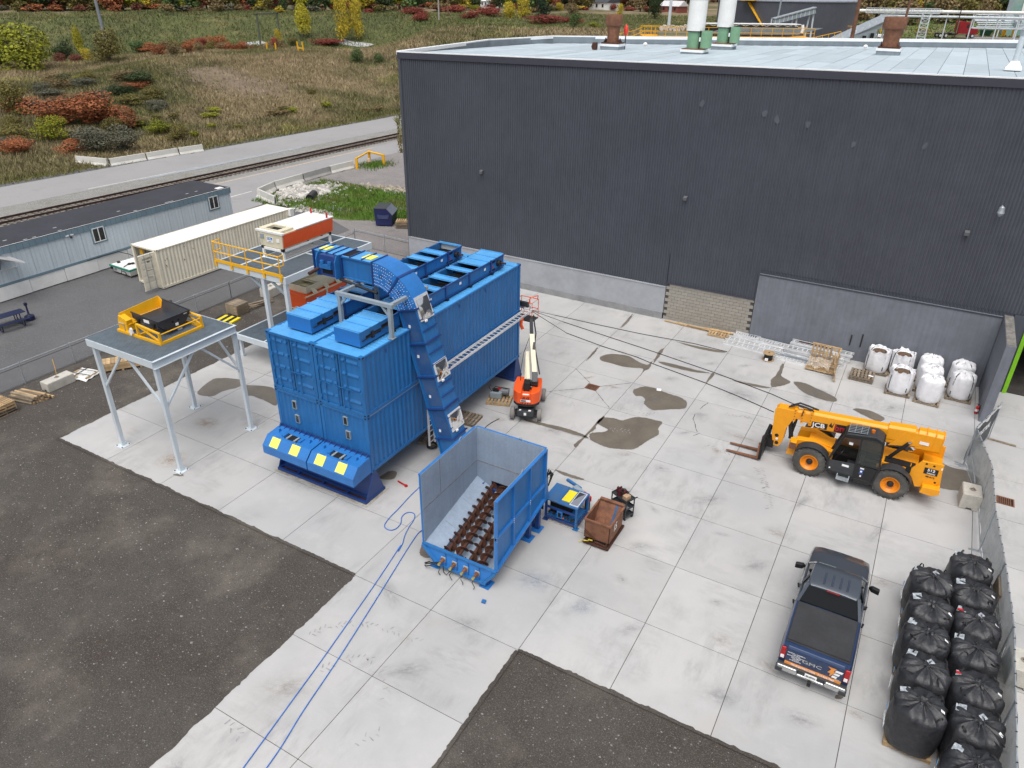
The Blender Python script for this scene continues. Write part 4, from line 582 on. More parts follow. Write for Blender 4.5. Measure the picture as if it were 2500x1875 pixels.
b = MB(o); b.bar(AB(2.2,1.5,12.85),AB(6.4,1.5,12.85),1.2,.6); b.build('machine_bed', M('teal_grey_machine', (.16,.22,.22), .5), t)
b = MB(o)
for k in range(7):
    u = 2.5+k*.58; z = 13.45+random.uniform(-.15,.15); p = AB(u,.9,z); q = AB(u+.1,2.1,z); b.cyl(p,q,.28+random.uniform(-.08,.06),12)
    b.tube([AB(u,1,z), AB(u+.2,.9,z+.45), AB(u+.5,.9,z+.4), AB(u+.6,1,z-.2)], .09, 6)
b.build('pump_pipework', M('dusty_machine_white', (.50,.48,.44), .5, var=.25), t, smooth=True)
b = MB(o); b.bar(AB(8.0,1.5,13.3),AB(21.0,1.5,13.3),2.0,1.1); b.build('conveyor_trough', m_black, t)
b = MB(o)
for k in range(52): b.bar(AB(8.1+k*.25,.42,12.85),AB(11.6+k*.25,.42,13.75),.05)
b.build('trough_ribs', m_lgrey, t)
b = MB(o); b.bar(AB(7.6,1.5,14.15),AB(21.4,1.5,14.15),2.3,.07)
for k in range(9): b.bar(AB(8+k*1.45,.5,13.9),AB(8.7+k*1.45,.5,14.12),.07); b.bar(AB(9.4+k*1.45,.5,13.9),AB(8.7+k*1.45,.5,14.12),.07)
b.build('canopy', m_white, t)
b = MB(o); b.tube([AB(21.6,.6,14.1),AB(21.7,.5,13.6),AB(21.6,.4,13.1)], .22, 8); b.build('discharge_pipe', m_white, t, smooth=True)
# grey inclined conveyors
def incline(p, q, lab, legs, w=2.2):
    t = thing('inclined_conveyor', lab, 'conveyor', (p[0], p[1], 4)); o = t.location; P = Vector(p); Q = Vector(q); n = 10
    b = MB(o); b.bar(p, q, w, .7); b.build('gallery', m_lgrey, t)
    b = MB(o); b.bar(Vector(p)+Vector((0,0,.5)), Vector(q)+Vector((0,0,.5)), w+.3, .14); b.build('cover', m_steel, t)
    b = MB(o)
    for k in range(n+1): c = P+(Q-P)*(k/n); s = Vector((0,-w/2-.05,0)); b.bar(c+s+Vector((0,0,-.45)), c+s+Vector((0,0,.5)), .14)
    b.build('gallery_ribs', m_wgrey, t)
    b = MB(o)
    for k in legs: c = P+(Q-P)*k; b.bar(c+Vector((-.3,0,-.4)), (c.x-.8, c.y, 3), .22); b.bar(c+Vector((.3,0,-.4)), (c.x+.8, c.y, 3), .22)
    b.build('support_leg', m_wgrey, t)
incline((-10.5,118,13.6), (-4.9,121.5,15.3), 'short grey inclined conveyor leaning up in front of the dark tank', (.55,.95), 1.2)
incline((-1.5,115,10.3), (5.6,130,14.2), 'long grey inclined conveyor rising toward the right rusty chimney', (.3,.5,.7,.9), 2.4)
t = thing('rail_hopper', 'long grey steel structure with dark window gaps under the inclined conveyor', 'structure', (3, 118, 5)); o = t.location
b = MB(o); b.loft([[(-.5,116,5),(5,121,5),(5,121,7),(-.5,116,7)], [(-.5,116.3,11.2),(5,121.3,13),(5,121.6,13),(-.5,116.6,11.2)]]); b.build('frame_wall', m_lgrey, t)
b = MB(o)
for k in range(5): u = .2+k*.18; x = -.5+5.5*u; y = 115.85+5*u; b.box(x-.25,y-.3,9.2+u*2,x+.25,y+.1,10.6+u*2)
b.build('opening', m_void, t)
# dock with yellow railing, pipe bridge, lattice tower
t = thing('loading_dock', 'small railed yellow loading dock right of the dark tank', 'dock', (1.5, 140, 6)); o = t.location
b = MB(o); b.box(-2.8,139,6,4,143,11.0); b.build('dock_base', m_rustb, t); b = MB(o); b.box(-3,138.8,11.0,4.2,143.2,11.3); b.build('deck', m_coping, t); b = MB(o)
for k in range(8): b.bar((-3+k,138.9,11.3),(-3+k,138.9,12.6),.07)
for zz_ in (12.0, 12.6): b.bar((-3,138.9,zz_),(4.2,138.9,zz_),.08)
b.build('railing', m_yellow, t)
t = thing('pipe_bridge', 'long white pipe bridge on slim posts crossing behind the warehouse', 'pipe bridge', (5, 195, 8)); o = t.location
P = Vector((-11.5,184.5,14.0)); Q = Vector((30,207.5,13.9)); dd = (Q-P).normalized()
b = MB(o); b.cyl(P,Q,.34,12); b.build('main_pipe', m_white, t, smooth=True); b = MB(o); b.cyl(P+Vector((10,5.2,-1.0)),Q+Vector((0,0,-1.1)),.28,12); b.build('second_pipe', m_wgrey, t, smooth=True)
b = MB(o); p0 = P+dd*8; p1 = P+dd*25
for h in (0, 1.0): b.bar(p0+Vector((0,-.6,h-.4)), p1+Vector((0,-.6,h-.4)), .14)
for k in range(14): c = p0+(p1-p0)*(k/13); c2 = p0+(p1-p0)*((k+.5)/13); b.bar(c+Vector((0,-.6,-.4)), c+Vector((0,-.6,.6)), .09); b.bar(c+Vector((0,-.6,-.4)), c2+Vector((0,-.6,.6)), .08)
b.build('truss', m_wgrey, t)
b = MB(o)
for k in (27, 33, 39, 44): c = P+dd*k; b.cyl((c.x,c.y,7),(c.x,c.y,13.7),.13,8)
b.build('post', m_wgrey, t)
b = MB(o); b.tube([P+dd*6+Vector((0,0,-.4)), P+dd*5.6+Vector((0,0,-.9)), P+dd*5.5+Vector((0,0,-2)), P+dd*5.4+Vector((0,0,-6))], .3, 10); b.build('drop_pipe', m_white, t, smooth=True)
t = thing('lattice_tower', 'white lattice tower carrying the pipe bridge', 'tower', (7.9, 193.2, 7)); o = t.location; b = MB(o)
cn = [(-.9,-.9),(.9,-.9),(.9,.9),(-.9,.9)]
for cx, cy in cn: b.bar((7.9+cx,193.2+cy,7),(7.9+cx*.85,193.2+cy*.85,13.4),.14)
for i in range(7):
    for (a, c), (e, f) in zip(cn, cn[1:]+cn[:1]): z = 7+i*.92; b.bar((7.9+a,193.2+c,z),(7.9+e,193.2+f,z+.92),.08); b.bar((7.9+a,193.2+c,z),(7.9+e,193.2+f,z),.08)
b.build('lattice', m_wgrey, t)
t = thing('process_building', 'weathered pale green process building at the far right edge', 'building', (30, 226, 7)); o = t.location
b = MB(o); b.box(24.6,224,6.5,44,240,22); b.build('wall', M('weathered_green', (.20,.34,.30), .7, dirt=.5, dcol=(.4,.42,.4), dsc=.3), t); b = MB(o); b.box(27.4,223.7,12,29.6,223.98,22); b.build('white_panel', m_white, t)
b = MB(o); b.box(24.2,223.5,13,25.0,224.5,22); b.build('corner_column', m_lgrey, t)
t = thing('pipe_rack', 'tangled grey and white pipe rack in front of the green building', 'pipes', (24, 214, 7)); o = t.location; b = MB(o)
for k in range(9): z = 10.2+k*.42; b.cyl((17.5+random.uniform(0,1.5),211+k*.3,z),(32,218+k*.3,z+random.uniform(-.2,.1)),random.uniform(.08,.22),8)
b.build('pipe', m_wgrey, t, smooth=True); b = MB(o)
for x in (17.8,20.5,23.5,27,30.5):
    b.bar((x,210+(x-17)*.4,7),(x,210+(x-17)*.4,13.8),.2); b.bar((x,213+(x-17)*.4,7),(x,213+(x-17)*.4,13.8),.2)
b.bar((17.5,210,12.3),(31,215.6,12.3),.25); b.bar((17.5,210,10.4),(31,215.6,10.4),.25); b.build('rack_frame', m_wgrey, t)
b = MB(o)
for k in range(18): x = 22+random.uniform(0,9); b.cbox((x,212+(x-17)*.4+random.uniform(-1,1),random.uniform(11,13.5)),(random.uniform(.4,1.2),.6,random.uniform(.3,.8)))
b.build('valve_boxes', m_lgrey, t)['kind'] = 'stuff'
# red tractor unit
gz = float(T(14.7, 208)); t = thing('red_truck', 'dark red sleeper cab tractor unit parked on the grass behind the warehouse', 'truck', (14.4, 204.5, gz), -.08); t.rotation_euler.z = .42
b = MB(); b.prism([(0.2,.8),(4.6,.8),(4.75,1.5),(4.6,2.0),(2.9,2.15),(2.6,3.4),(.25,3.7),(.1,3.4)], 'y', -1.15, 1.15); b.build('cab', M('dark_red_paint', (.28,.012,.018), .3), t, bevel=.06)
b = MB(); b.prism([(2.62,2.25),(2.95,2.25),(2.68,3.1),(2.55,3.1)], 'y', -1.17, 1.17); b.box(1.9,-1.17,2.2,2.45,1.17,3.0); b.build('window', m_glass, t)
b = MB(); b.box(-4.4,-.45,.75,.2,.45,1.05); b.box(-1.3,-1.0,.55,.1,1.0,1.15); b.build('frame', m_black, t)
b = MB(); b.box(-1.1,-1.1,1.0,.05,-.6,1.3); b.cyl((-.1,-1.0,1),(-.1,-1.0,3.6),.1,10); b.box(.3,-1.2,.55,2.2,-1.0,1.0); b.build('fuel_tank', m_chrome, t)
wm = MB(); wm.lathe((0,0,0), [(.05,-.14),(.30,-.15),(.48,-.14),(.52,-.08),(.52,.08),(.48,.14),(.05,.14)], 18, 'y'); wme = wm.mesh('wheel', True); wme.materials.append(m_rubber)
hub = MB().cyl((0,-.2,0),(0,.16,0),.28,14).mesh('rim', True); hub.materials.append(m_alu)
for x in (3.7,-2.3,-3.6):
    for s in (-1, 1): w_ = inst('wheel', wme, t, (x, s*1.02, .52)); inst('rim', hub, w_)
for k, (x, y, lab) in enumerate(((23.6,217.5,'leftmost yellow bollard of the row at the far right'),(24.7,217.9,'second yellow bollard of the row at the far right'),(25.1,218.1,'third yellow bollard of the row at the far right'),(26.8,218.8,'rightmost yellow bollard of the row at the far right'))):
    b = MB((x,y,float(T(x,y)))); b.cyl((x,y,float(T(x,y))-.1),(x,y,float(T(x,y))+1.5),.22,10); o = b.build('yellow_bollard', m_yellow, smooth=True); o.location = (x,y,float(T(x,y))); tag(o, lab, 'bollard', 'yellow bollards at the far right')
t = thing('waste_skip', 'dark green waste skip under the pipe rack', 'skip', (21, 219, float(T(21,219)))); b = MB(); b.loft([[(-1.1,-.7,0),(1.1,-.7,0),(1.1,.7,0),(-1.1,.7,0)],[(-1.4,-.9,1.3),(1.4,-.9,1.3),(1.4,.9,1.3),(-1.4,.9,1.3)]]); b.build('body', M('dark_green_paint', (.01,.06,.035), .5), t)
def pole(name, x, y, h, r, m, lab, lean=0, z=None, arm=0):
    z = float(T(x,y))-.2 if z is None else z; t = thing(name, lab, 'pole', (x, y, z)); b = MB(); b.cyl((0,0,0),(lean,0,h),r,8,r*.7); b.build('shaft', m, t, smooth=True)
    if arm: b = MB(); b.bar((lean-arm,0,h-.6),(lean+arm,0,h-.6),.14); b.build('cross_arm', m, t)
    return t
m_pole = M('brown_pole', (.17,.085,.055), .85, var=.25)
pole('utility_pole', 2.5, 113.5, 22, .32, m_pole, 'rust brown pole between the tank and the right rusty chimney', 0, 4); pole('utility_pole', 8.5, 119, 22, .2, m_pole, 'brown pole just above the right rusty chimney', .6, 4)
pole('lamp_mast', -44, 166, 16, .42, m_wgrey, 'thick pale grey mast left of the white stacks', 0, 5)
pole('lamp_mast', -10.5, 121, 14, .16, m_lgrey, 'thin grey mast in front of the dark tank', .4, 8)
for x, y, h, lab in ((14.6,198,8,'street lamp post behind the red truck'),): t = pole('lamp_post', x, y, h+1, .12, m_rustb, lab); b = MB(); b.box(-.5,-.2,h+.9,.5,.2,h+1.1); b.build('lamp_head', m_white, t)
strip('access_track', lambda y: 16+.12*(y-190), lambda y: 34+.12*(y-190), 196, 214, 0, g_pale, 3)
for v in bpy.data.objects['access_track'].data.vertices: v.co.z = float(TB(v.co.x, v.co.y))+.03
# ---------------------------------------------------------------- shipping containers (local: x 0..W, y 0..L from the front, z 0..H)
def corr(x, y0, y1, z0, z1, sgn, p=.278, d=.036):
    prof = []; y = y0
    while y < y1-.05:
        for dy, dx in ((0,0),(.072,0),(.14,d),(.212,d)):
            if y+dy < y1: prof.append((x-sgn*dx, y+dy))
        y += p
    prof.append((x, y1)); n = len(prof)
    return [(u,v,z0) for u,v in prof]+[(u,v,z1) for u,v in prof], [(i,i+1,n+i+1,n+i) for i in range(n-1)]
CC = None
def container(t, W_, L_, H, m, mt, front='doors', back=True, left=True):
    global CC
    for x, s in ((.02,-1),(W_-.02,1)):
        b = MB(); b.add(*corr(x, .14, L_-.14, .14, H-.06, s)); b.build('side_wall', m, t)
    b = MB(); v, f = corr(L_-.03, .12, W_-.12, .14, H-.06, 1); b.add([(y, x, z) for x, y, z in v], f); b.build('end_wall', m, t)
    b = MB(); prof = []; y = .12
    while y < L_-.15:
        for dy, dz in ((0,0),(.06,0),(.10,.014),(.17,.014)): prof.append((y+dy, H-.035+dz))
        y += .21
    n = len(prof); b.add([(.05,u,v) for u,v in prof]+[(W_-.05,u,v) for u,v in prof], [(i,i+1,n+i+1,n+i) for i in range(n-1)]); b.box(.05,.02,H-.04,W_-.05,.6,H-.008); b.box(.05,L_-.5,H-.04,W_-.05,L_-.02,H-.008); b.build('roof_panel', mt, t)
    b = MB()
    for x in (0, W_-.07):
        b.box(x,.16,H-.075,x+.07,L_-.16,H-.012); b.box(x,.16,0,x+.07,L_-.16,.15)
    for y in (0, L_-.1): b.box(.16,y,H-.11,W_-.16,y+.1,H-.012); b.box(.16,y,.0,W_-.16,y+.1,.14)
    b.box(.08,.1,.1,W_-.08,L_-.1,.14); b.build('frame_rail', m, t)
    pm = MB().box(-.075,-.075,.11,.075,.075,H-.11).mesh('corner_post'); pm.materials.append(m)
    if CC is None: CC = MB().box(-.089,-.089,0,.089,.089,.118).mesh('corner_casting')
    cm = CC.copy(); cm.materials.append(m); cm.name = 'corner_casting'
    hm = MB().box(-.045,-.094,.035,.045,.094,.09).box(-.094,-.045,.035,.094,.045,.09).mesh('lock_hole'); hm.materials.append(m_void)
    for x in (.083, W_-.083):
        for y in (.083, L_-.083):
            inst('corner_post', pm, t, (x, y, 0))
            for z in (-.006, H-.112): c = inst('corner_casting', cm, t, (x, y, z)); inst('lock_hole', hm, c)
    if front == 'doors':
        dw = (W_-.34)/2
        for k in (0, 1):
            x0 = .17+k*dw+.006; x1 = x0+dw-.012; b = MB(); b.box(x0,.05,.16,x1,.09,H-.13)
            hh = H-.30; n = 4; g = hh/n
            for i in range(n):                     # recessed door panels, raised bands between
                z = .18+i*g; b.prism([(.05,z+.02),(.05,z+g-.02),(.022,z+g-.09),(.022,z+.09)], 'x', x0+.04, x0+dw*.40) if 0 else None
                b.prism([(.051,z+g-.30),(.016,z+g-.26),(.016,z+g-.22),(.051,z+g-.13)], 'x', x0+.12 if k == 0 else x0+.42, x1-.42 if k == 0 else x1-.06)
                if i < n: b.prism([(.051,z+g-.30),(.016,z+g-.26),(.016,z+g-.22),(.051,z+g-.13)], 'x', (x1-.30 if k == 0 else x0+.16), (x1-.14 if k == 0 else x0+.30)) if i % 1 == 0 else None
            d = b.build('door_leaf', m, t)
            for xx in ((x0+.30 if k == 0 else x0+.13), (x1-.13 if k == 0 else x1-.33 if 0 else x0+.38)):
                b = MB(); b.cyl((xx,-.005,.10),(xx,-.005,H-.08),.016,8); b.build('lock_rod', m, d, smooth=True)
                b = MB()
                for z in (.2,.9,1.75,H-.25): b.box(xx-.03,-.02,z-.025,xx+.03,.05,z+.025)
                b.build('rod_bracket', m, d)
                b = MB(); b.bar((xx,-.03,1.08),(xx+.30,-.03,1.03),.018,.026); b.build('handle', m, d)
            b = MB()
            for z in (.35,.95,1.6,H-.4): b.box((x0-.05 if k == 0 else x1-.03),.0,z-.07,(x0+.03 if k == 0 else x1+.05),.05,z+.07)
            b.build('hinge', m, d)
        b = MB(); b.box(.16+dw,.03,.16,.18+dw,.048,H-.13); b.build('door_gasket', m_black, t)
    elif front == 'wall':
        b = MB(); v, f = corr(.03, .14, W_-.14, .14, H-.10, -1, .24); b.add([(y, x, z) for x, y, z in v], f); b.build('front_wall', m, t)
YL = .77; LC = 12.19
def chute(t, x0, x1, o):   # discharge hood on the front of a lower container (world coordinates)
    b = MB(o); b.prism([(.76,2.03),(.0,1.96),(-.345,1.60),(-.345,1.22),(.76,1.29)], 'x', x0, x1); c = b.build('discharge_hood', m_blue2, t, bevel=.008)
    xm = (x0+x1)/2; zt = lambda y: 2.03+(y-.76)*.092
    b = MB(o); b.add([(xm-.36,.10,zt(.10)+.004),(xm+.36,.10,zt(.10)+.004),(xm+.36,.42,zt(.42)+.004),(xm-.36,.42,zt(.42)+.004)], [(0,1,2,3)]); b.build('hood_opening', m_void, c)
    b = MB(o)
    for x in (xm-.22, xm+.20): b.box(x-.045,.10,zt(.2)-.0,x+.045,.42,zt(.3)+.016)
    b.build('slat', m_lgrey, c)
    b = MB(o)
    for x in (xm-.52, xm+.37): b.box(x,.14,zt(.2),x+.15,.42,zt(.3)+.06)
    b.build('guide_plate', m_blue2, c)
    yw = .36; nn = Vector((0,-.36,.345)).normalized()
    for x in (xm-.62, xm+.48):
        P = [(x-.23,-.012,1.945),(x+.23,-.012,1.945),(x+.23,-.31,1.635),(x-.23,-.31,1.635)]
        P = [(p[0]+(.0), p[1]+nn.y*.01, p[2]+nn.z*.01) for p in P]; b = MB(o); b.plate([P[3],P[2],P[1],P[0]], .014); b.build('access_panel', m_paley, c)
        b = MB(o)
        for dx in (-.2, .14): b.box(x+dx,.0,1.955,x+dx+.06,.03,1.975)
        b.cyl((x,-.33,1.63),(x,-.34,1.62),.02,8); b.build('panel_latch', m_steel, c)
    b = MB(o)
    for x in (x0+.35, x1-.35): b.plate([(x,.30,zt(.3)),(x,.46,zt(.46)),(x,.42,zt(.4)+.13),(x,.34,zt(.4)+.13)], .025)
    b.build('lifting_eye', m_blue2, c)
    b = MB(o); b.box(x0,.70,2.02,x1,.765,2.05); b.box(x0,.74,2.05,x1,.765,2.12)
    for k in range(9): x = x0+.1+k*(x1-x0-.2)/8; b.plate([(x,.56,2.005),(x,.75,2.03),(x,.75,2.14)], .02)
    b.build('hood_flange', m_blued, c)
for nm, xl, z, H, fr, lab in (('blue_container', -3.53, 3.845, 2.585, 'doors', 'upper left blue shipping container with closed doors and conveyor on top'), ('blue_container', -1.07, 3.845, 2.585, 'doors', 'upper right blue shipping container with closed doors beside the tall elevator'),
                       ('blue_container', -3.53, 1.26, 2.56, 'wall', 'lower left blue container with two small windows above its yellow paneled hood'), ('blue_container', -1.07, 1.26, 2.56, 'wall', 'lower right blue container whose yellow paneled hood is nearest the grey hopper')):
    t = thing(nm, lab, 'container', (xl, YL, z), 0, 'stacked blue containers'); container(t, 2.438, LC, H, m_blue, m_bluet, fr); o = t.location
    if fr == 'wall':
        for k, (x, zz_) in enumerate(((xl+1.02, 3.28), (xl+1.08, 2.62)) if xl < -2 else ((xl+1.30, 3.36), (xl+1.36, 2.72))):
            b = MB(o); b.box(x-.11,YL-.012,zz_-.19,x+.11,YL+.06,zz_+.19); f = b.build('window_frame', m_lgrey, t); b = MB(o); b.box(x-.075,YL-.016,zz_-.155,x+.075,YL-.010,zz_+.155); b.build('pane', m_glass, f)
        chute(t, xl if xl < -2 else -1.05, -1.115 if xl < -2 else 1.345, o)
        if xl > -2:
            b = MB(o); b.box(-.95,YL+.2,3.818,1.366,YL+12,3.842); b.build('spacer_strip', m_steel, t)
    else:
        b = MB(o)
        for y in (2.2,4.8,7.4,9.6): b.box((xl+2.438 if xl > -2 else xl-.02),y-.03,z+H-.36,(xl+2.458 if xl > -2 else xl),y+.03,z+H-.2)
        b.build('tie_lug', m_blued, t)
# base stands under the containers
for nm, y0, y1, lab in (('support_stand', .22, 1.47, 'dark blue steel stand with open tray under the container fronts'), ('support_stand', 12.43, 13.27, 'dark blue steel stand under the far end of the containers')):
    t = thing(nm, lab, 'stand', (-1.08, (y0+y1)/2, 0), 0, 'stands under the containers'); o = t.location; fr = y0 < 1
    ya, yb = (.80, 1.02) if fr else (12.6, 12.9)
    for x in (-3.50, 1.345):
        b = MB(o); b.prism([(y0,.02),(y1,.02),(yb,1.24),(ya,1.24)], 'x', x-.012, x+.012); b.build('side_plate', m_blued, t)
    b = MB(o)
    for y in (y0, y1-.1): b.box(-3.52,y,.004,1.37,y+.1,.14)
    for x in (-3.52,1.27,-1.12): b.box(x,y0+.1,.004,x+.1,y1-.1,.14)
    if fr:
        b.box(-3.42,.52,.02,1.27,.60,.16)
        for x in (-2.5,.2): b.box(x,.32,.02,x+.08,1.37,.13)
    b.build('base_frame', m_blued, t)
    b = MB(o); b.box(-3.5,y0+.05,.003,1.34,y1-.05,.03); b.build('tray_floor', m_rustb, t)
    b = MB(o); b.add([(-3.5,.62 if fr else 12.5,.15),(1.34,.62 if fr else 12.5,.15),(1.34,ya+.1,1.25),(-3.5,ya+.1,1.25)], [(0,1,2,3)]); b.build('slope_plate', m_blued, t)
    b = MB(o)
    for x in (-3.4,-1.2,-.95,1.2): b.box(x-.08,ya,.14,x+.08,yb,1.25)
    b.build('column', m_blued, t)
b = MB(); b.box(-3.62,.10,.0045,1.48,1.56,.0125); o_ = b.build('grout_pad', M('pale_grout', (.40,.37,.30), .9, var=.3, sc=3, pos=True, dirt=.5)); struct(o_)
# drag conveyors on the roof
def drag(xl, lab, ops, tail_open):
    t = thing('drag_conveyor', lab, 'conveyor', (xl+.625, 1.35, 6.43), 0, 'conveyors on the container roof'); o = t.location; x0, x1, y0, y1, z0, z1 = xl, xl+1.25, 1.35, 12.1, 6.50, 7.08
    for x in (x0, x1-.03): b = MB(o); b.box(x,y0+.02,z0,x+.03,y1,z1); b.build('side_plate', m_blue, t)
    b = MB(o); b.box(x0,y0,z0,x1,y0+.02,z1); b.build('front_plate', m_blue2, t)
    b = MB(o); b.box(x0,y1,z0,x1,y1+.02,z1 if not tail_open else z1+.03); b.build('end_plate', m_blue2 if not tail_open else m_wgrey, t)
    b = MB(o); b.box(x0+.03,y0+.05,z0+.04,x1-.03,y1-.02,z0+.08); b.build('trough_floor', m_void, t)
    b = MB(o)
    for a, c in ops:
        y = a
        while y < c: b.box(x0+.12,y,z0+.26,x1-.12,y+.05,z0+.34); y += .13
    b.build('chain_slat', m_black, t)
    pts = [y0]+[v for op in ops for v in op]+[y1]
    for a, c in zip(pts[::2], pts[1::2]):
        if c-a < .08: continue
        b = MB(o); b.box(x0+.001,a,z1,x1-.001,c,z1+.012); n = max(1, int(round((c-a)/.65)))
        for k in range(n+1): y = a+.04+(c-a-.08)*k/n; b.box(x0-.02,y-.022,z1+.012,x1+.02,y+.022,z1+.06)
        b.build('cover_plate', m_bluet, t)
    for x in (x0-.045, x1):
        b = MB(o); b.box(x,y0+1.9,z1-.05,x+.045,y1,z1+.0); b.box(x,y0+1.9,z0,x+.045,y1-.01,z0+.05)
        for y in (3.3,5.2,7.1,9.0,10.9): b.box(x-.008,y-.05,z0+.0,x+.053,y+.05,z1+.04)
        b.build('side_flange', m_blued, t)
    b = MB(o)
    for y in (3.3,5.2,7.1,9.0,10.9): b.box(x1+.0,y-.07,6.435,x1+.14,y+.07,6.50); b.box(x0-.14,y-.07,6.435,x0,y+.07,6.50)
    b.build('foot', m_black, t)
    b = MB(o); b.box(x1,y0+.35,z0+.20,x1+.012,y0+1.25,z0+.34); b.box(x1,y0+1.3,z0+.28,x1+.012,y0+1.8,z0+.44); b.build('side_slot', m_void, t)
    b = MB(o); b.cyl((x1+.04,y0+.1,z0+.22),(x1+.04,y0+1.75,z0+.34),.022,8); b.bar((x1+.04,y0+.72,z0+.16),(x1+.04,y0+.72,z0+.42),.09,.13); b.build('take_up_rod', m_black, t)
    b = MB(o); b.cyl((x1,y1-.55,z0+.30),(x1+.16,y1-.55,z0+.30),.15,16); b.build('shaft_bearing', m_black, t, smooth=True); b = MB(o); b.cyl((x1+.1,y1-.5,z0+.33),(x1+.42,y1-.5,z0+.33),.045,10); b.build('drive_shaft', m_rustb, t, smooth=True)
    b = MB(o); b.cyl((x1,y1-1.05,z0+.24),(x1+.006,y1-1.05,z0+.24),.075,16); b.build('warning_disc', m_red, t)
    b = MB(o); b.box(x1,y1-1.25,z1-.16,x1+.01,y1-.8,z1-.05); b.box(x1,y1-1.35,z0+.02,x1+.01,y1-.8,z0+.12); b.build('vent_slot', m_void, t)
    b = MB(o)
    for y in (5.9,8.2,10.3): b.box(x1+.046,y-.08,z0+.30,x1+.05,y+.08,z0+.42)
    b.build('sticker', m_label, t)
drag(-2.83, 'left long blue drag conveyor on the container roof with white open tail end', ((3.75,4.5),(5.3,6.0),(6.9,7.6),(8.45,9.25),(9.75,10.3),(10.8,11.95)), True)
drag(-.39, 'right long blue drag conveyor on the container roof with covered tail end', ((3.15,3.9),(4.6,5.2),(5.7,6.3),(6.75,7.6),(8.1,8.95),(9.35,9.95)), False)
# grey gantry that carries the elevator
t = thing('gantry_frame', 'grey steel gantry frame on the container roof under the elevator', 'frame', (0, 3.6, 6.43)); o = t.location
for x in (-1.25, 1.27):
    for y in (2.75, 5.0): b = MB(o); b.box(x-.075,y-.075,6.44,x+.075,y+.075,7.72); b.box(x-.13,y-.13,6.435,x+.13,y+.13,6.455); b.build('post', m_lgrey, t)
b = MB(o)
for y in (2.75, 5.0): b.box(-1.40,y-.08,7.72,1.42,y+.08,7.86)
for x in (-1.25, 1.27): b.box(x-.07,2.83,7.725,x+.07,4.92,7.855)
b.build('beam', m_lgrey, t)
b = MB(o)
for x, s in ((-1.25,1),(1.27,-1)): b.bar((x,2.75,7.3),(x+s*.4,2.75,7.74),.09)
b.build('knee_brace', m_lgrey, t); b = MB(o); b.box(-1.05,3.85,7.86,-.9,4.0,8.05); b.build('stub', m_wgrey, t)
# bucket elevator: casing follows a bent path in the X-Z plane, from y 3.8 to 4.75
EY0, EY1 = 3.80, 4.72
t = thing('bucket_elevator', 'tall bright blue bent elevator conveyor rising from behind the hopper over the containers', 'elevator', (2.7, 4.2, 0)); o = t.location
D = .93; ang = math.radians(74.2); r0 = 1.195; xc, zc = -.30, 7.99-1.195
def EP(s):  # inner point and outward normal at path station
    if s <= 0: return Vector((xc+s, 0, 7.99)), Vector((0,0,1))
    if s <= r0*ang: a = s/r0; return Vector((xc+r0*math.sin(a), 0, zc+r0*math.cos(a))), Vector((math.sin(a),0,math.cos(a)))
    u = s-r0*ang; q = Vector((xc+r0*math.sin(ang), 0, zc+r0*math.cos(ang))); return q+Vector((math.cos(ang),0,-math.sin(ang)))*u, Vector((math.sin(ang),0,math.cos(ang)))
S0, S1, S2, S3 = -3.1, 0, r0*ang, r0*ang+7.2
def seg(a, c, n, y0, y1, i0=0., i1=D, name='casing', m=m_blue, par=None, **k):
    b = MB(o); R = []
    for i in range(n+1):
        q, nn = EP(a+(c-a)*i/n); p0 = q+nn*i0; p1 = q+nn*i1
        R.append([(p0.x,y0,p0.z),(p1.x,y0,p1.z),(p1.x,y1,p1.z),(p0.x,y1,p0.z)])
    b.loft(R); return b.build(name, m, par or t, **k)
seg(S0, S1, 1, EY0+.02, EY1-.02, .03, D-.01); bend = seg(S1, S2, 14, EY0-.02, EY1+.02, -.02, D+.0, 'bend_casing', m_blue2); seg(S2, S3, 1, EY0+.04, EY1-.02, .05, D-.02)
seg(S1, S2, 14, EY0-.025, EY1+.025, D, D+.012, 'bend_cover', m_blue2)
jn = [S0, -2.35, -1.6, -.02, S1+(S2-S1)*.48, S2, S2+1.45, S2+2.9, S2+4.35, S2+5.75]
for s in jn: seg(s-.025, s+.025, 1, EY0-.07, EY1+.07, -.05, D+.05, 'joint_flange', m_blued)
for a, c in ((S2, S3), (-1.6, S1)):
    for i0, i1 in ((.0,.06),(D-.06,D)): seg(a, c, 1, EY0-.04, EY0+.05, i0, i1, 'edge_angle', m_blue)
for a, c in ((S2+.1, S2+1.35),(S2+1.55, S2+2.8),(S2+3.0, S2+4.25),(S2+4.45, S2+5.65),(-1.5,-.1)): seg(a, c, 1, EY0+.025, EY0+.042, .12, D-.12, 'side_panel', M('scuffed_blue_panel', (.022,.085,.24), .5, var=.15, dirt=.6, dcol=(.10,.13,.17), dsc=1.5) if a != -1.5 else m_blue)
k = S2+.45
while k < S3-.4: seg(k-.014, k+.014, 1, EY0-.035, EY1+.035, D-.03, D+.05, 'cover_rib', m_blued); k += .48
for s in (-2.75,-2.0,-1.15,-.55): seg(s-.02, s+.02, 1, EY0-.03, EY1+.03, D, D+.05, 'cover_rib', m_blued)
seg(-1.58, -1.12, 1, EY0+.06, EY1-.06, D-.02, D+.004, 'top_opening', m_void)
for a, c in ((-2.98,-2.55),(-.72,-.22)): seg(a, c, 1, EY0+.18, EY1-.24, D+.012, D+.028, 'access_panel', m_paley)
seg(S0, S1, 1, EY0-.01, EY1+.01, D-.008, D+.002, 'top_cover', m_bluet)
b = MB(o)      # bolts of the bend plate
